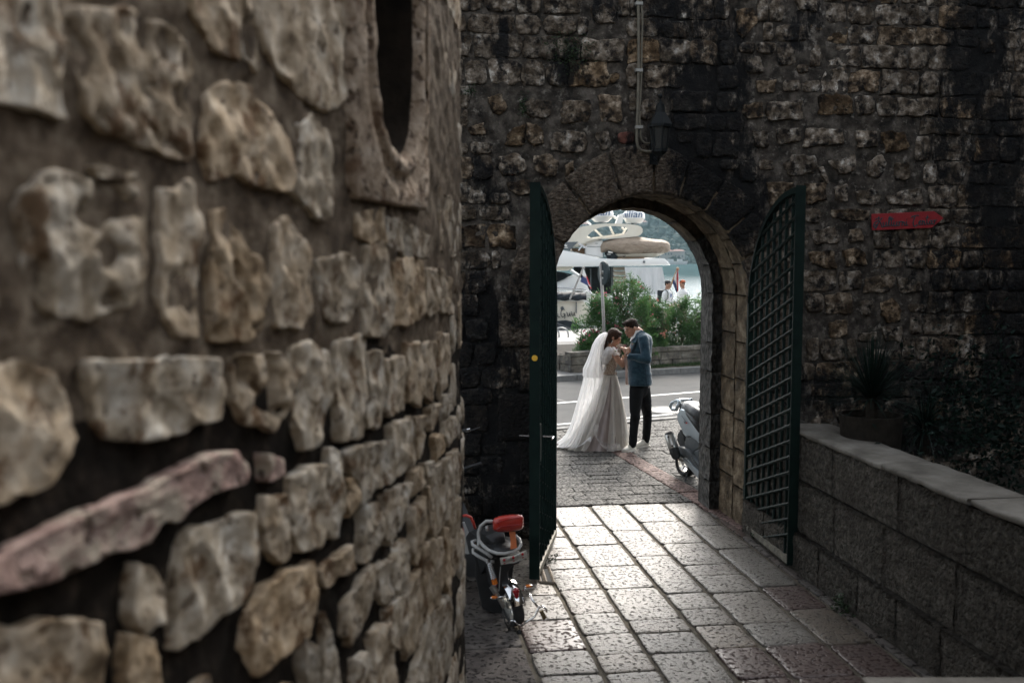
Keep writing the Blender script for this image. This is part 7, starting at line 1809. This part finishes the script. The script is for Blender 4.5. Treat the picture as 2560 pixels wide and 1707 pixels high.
# seat, rack tubes, light plate
b = MB(); 
for (x, y, dd, r) in ((480,470,.12,(.09,.13,.045)),(540,500,.05,(.10,.12,.04)),(420,440,.3,(.08,.14,.05))): b.sphere(Q(x, y, dd), r, 16, 10)
me = remesh(b, .010, 2, 'seat'); me.materials.append(M_seat); me.materials.clear(); me.materials.append(M_blk); link('seat', me, mp)
b = MB(); b.tube([Q(*p) for p in ((440,248,0),(375,245,.02),(322,290,.03),(298,360,.04),(302,430,.03),(340,480,0),(400,530,-.04),(480,560,-.08),(560,563,-.09),(640,545,-.08),(695,510,-.05),(715,470,.0),(700,420,.06),(665,388,.10))], .0125, 10); b.build('rack_tube', M_whp, mp, smooth=True)
b = MB(); b.tube([Q(*p) for p in ((275,432,.1),(235,445,.08),(240,475,.05),(290,505,.03),(380,560,.0),(430,600,-.02))], .012, 8); b.tube([Q(*p) for p in ((300,515,.1),(245,520,.08),(245,550,.05),(300,590,.03),(380,630,.02),(450,640,0))], .012, 8); b.tube([Q(305,440,.03), Q(300,520,.04)], .014, 8); b.tube([Q(380,290,.02), Q(385,340,.02)], .012, 8); b.build('side_bracket', M_whp, mp, smooth=True)
# red cushion
b = MB(); cs = []
for i, (x, hh, hd) in enumerate(((440,40,.03),(452,62,.055),(500,78,.07),(600,84,.075),(690,80,.07),(728,66,.055),(742,40,.03))):
    cy = 278-(x-440)*.085; cs.append([Q(x, cy-hh*math.copysign(abs(math.sin(a))**.6, math.sin(a)), hd*math.copysign(abs(math.cos(a))**.6, math.cos(a))) for a in [2*math.pi*k/20 for k in range(20)]])
b.loft(cs); b.build('cushion', M_redc, mp, smooth='auto')
b = MB(); b.tube([Q(470,262,-.072), Q(530,240,-.078), Q(715,205,-.073)], .0022, 5); b.tube([Q(470,330,-.068), Q(520,295,-.078), Q(520,295,-.078), Q(720,275,-.072)], .0022, 5); b.tube([Q(480,250,-.074), Q(510,300,-.078), Q(490,345,-.066)], .0022, 5); b.build('cushion_seam', M_rlens, mp)
b = MB(); b.loft([[Q(598,345,-.04), Q(660,345,-.04), Q(660,345,-.034), Q(598,345,-.034)], [Q(612,430,-.07), Q(668,425,-.07), Q(668,425,-.064), Q(612,430,-.064)], [Q(612,520,-.10), Q(675,505,-.10), Q(675,505,-.094), Q(612,520,-.094)]]); b.build('strap', M_orng, mp)
b = MB(); b.prism([Q(508,608,-.14), Q(640,588,-.15), Q(765,532,-.13), Q(780,600,-.13), Q(650,655,-.15), Q(520,672,-.14)], FWD*.015); pl_ = b.build('rear_light_bar', M_plate, mp, bevel=.004)
for k in range(5):
    x = 555+k*45; y = 640-k*13-(k > 2)*6; b = MB(); b.sphere(Q(x-5, y-14, -.152), (.010,.006,.012), 10, 6); b.sphere(Q(x, y+18, -.152), (.008,.006,.004), 8, 5); b.build('lens', M_rlens if k % 2 == 0 else M_whp, pl_, smooth=True)
b = MB(); b.tube([Q(515,690,-.05), Q(505,800,-.03), Q(500,930,.0)], .003, 5); b.build('cable', M_whp, mp)
# shock absorbers
for (x0,y0,x1,y1,dd) in ((395,610,468,880,.0),):
    b = MB(); A, B_ = Q(x0,y0,dd), Q(x1,y1,dd); b.tube([A, B_], .009, 8); o = b.build('shock_absorber', M_chr, mp); ax = (B_-A).normalized(); u = ax.orthogonal().normalized(); w = ax.cross(u); b = MB(); b.tube([A.lerp(B_, .12+.6*i/96)+(u*math.cos(i*.62)+w*math.sin(i*.62))*.021 for i in range(97)], .004, 5); b.build('spring', M_chr, o, smooth=True); b = MB(); b.tube([A.lerp(B_,.75), A.lerp(B_,.92)], .02, 8); b.build('collar', M_amber, o)
b = MB(); b.tube([Q(430,880,.02), Q(470,940,.02)], .024, 8); b.tube([Q(470,940,.02), c0+mrl*-.06], .016, 8); b.build('swing_arm', M_alu, mp)
b = MB(); b.loft([[ML(a, s_*w, z) for s_, z in ((-1,z0),(1,z0),(1,z1),(-1,z1))] for a, w, z0, z1 in ((.10,.06,.50,.62),(.35,.10,.28,.66),(.62,.10,.20,.50),(.80,.12,.18,.30),(1.05,.10,.22,.7),(1.12,.06,.5,.85))]); b.build('body', M_blk, mp, bevel=.02, smooth='auto')
wheel(mp, ML(1.25,0,rw), mrl, rw, .08)
b = MB(); b.tube([ML(1.25,0,rw), ML(1.1,0,.55), ML(1.05,0,.92)], .02, 8); b.tube([ML(.98,.30,.95), ML(1.04,0,.93), ML(.98,-.30,.95)], .014, 8); b.build('steering', M_blk, mp)
b = MB(); b.loft([[ML(a, s_*w, z) for s_, z in ((-1,z0),(1,z0),(1,z1),(-1,z1))] for a, w, z0, z1 in ((-.02,.05,.54,.66),(.05,.075,.50,.70),(.2,.08,.38,.70))]); b.build('tail_body', M_blk, mp, bevel=.02, smooth='auto')
b = MB(); b.prism([Q(x, y, .04) for x, y in ((375,560),(470,600),(600,600),(730,590),(700,660),(620,690),(590,740),(600,860),(560,960),(500,1040),(455,960),(430,850),(395,720))], FWD*.28+RGT*-.05); b.prism([Q(x, y, .32) for x, y in ((250,470),(400,420),(640,440),(660,600),(600,1000),(520,1180),(330,1100),(270,800))], FWD*.12); b.build('engine_cover', M_blk, mp, bevel=.012)
# stand, hook and pedal tag
b = MB(); b.tube([Q(*p) for p in ((720,1270,-.06),(780,1225,-.08),(850,1180,-.1),(875,1120,-.1),(895,1085,-.1),(935,1082,-.1),(962,1105,-.1),(968,1135,-.1))], .007, 8); b.tube([Q(*p) for p in ((610,1310,-.02),(598,1250,-.05),(620,1215,-.07),(650,1220,-.08),(680,1250,-.07),(720,1270,-.06))], .006, 8); b.tube([Q(790,950,-.04), Q(830,1020,-.07), Q(880,1085,-.1)], .008, 8); b.build('wire_hook', M_chr, mp, smooth=True)
b = MB(); b.tube([Q(912,1120,-.1), Q(948,1195,-.1)], .016, 10); b.build('pedal_rubber', mat('pedal_rubber', (.10,.07,.025), rough=.8), mp)
b = MB(); b.tube([Q(530,1120,0), Q(560,1230,-.03), Q(600,1310,-.03)], .006, 6); b.tube([Q(690,1310,-.02), Q(715,1395,-.04)], .016, 8); b.build('stand', M_blk, mp)
# ---------------- a second scooter almost hidden behind the tower edge
def Q2(x, y, dd=0): return P(1120+.2551*x, 1240+.2551*y, 7.55+dd)
s2 = thing('scooter', 'white and red scooter mostly hidden behind the tower edge, its bar end showing', 'scooter', Vector((Q2(60,900).x, Q2(60,900).y, 0)))
b = MB(); b.tube([Q2(128,262,-.1), Q2(160,360,-.1), Q2(208,550,-.1)], [.028,.034,.034], 16); fk = b.build('fork_cover', M_whp, s2, smooth='auto')
b = MB()
for dx in (0, 14): b.tube([Q2(128+dx,290,-.138), Q2(150+dx,388,-.140)], .0035, 5)
b.build('red_stripe', M_redc, fk)
b = MB(); b.tube([Q2(90,200,0), Q2(180,188,0), Q2(225,205,0), Q2(245,250,0), Q2(268,318,0)], .011, 8); b.build('red_cable', M_redc, s2, smooth=True)
hz_ = 7.6; b = MB(); b.tube([P(1120,1090,hz_), P(1150,1080,hz_), P(1168,1075,hz_)], .017, 10); b.build('handlebar_grip', M_blk, s2)
b = MB(); b.tube([P(1164,1077,hz_), P(1176,1073,hz_)], .016, 12); b.build('bar_end', M_chr, s2, smooth='auto')
b = MB(); b.tube([P(1150,1085,hz_+.05), P(1200,1068,hz_+.05)], .006, 6); b.build('brake_lever', M_blk, s2)
bx = CW(-.75, 7.75)
wheel(s2, bx+Vector((0,0,.21)), RGT, .208, .09); wheel(s2, bx+FWD*1.15+Vector((0,0,.21)), RGT, .208, .09)
b = MB(); b.loft([[bx+FWD*a+RGT*s_*w+Vector((0,0,z)) for s_, z in ((-1,z0),(1,z0),(1,z1),(-1,z1))] for a, w, z0, z1 in ((-.1,.06,.5,.6),(.2,.12,.3,.7),(.6,.12,.2,.4),(.95,.14,.25,.8),(1.05,.08,.5,.95))]); b.build('body', M_whp, s2, bevel=.03, smooth='auto')
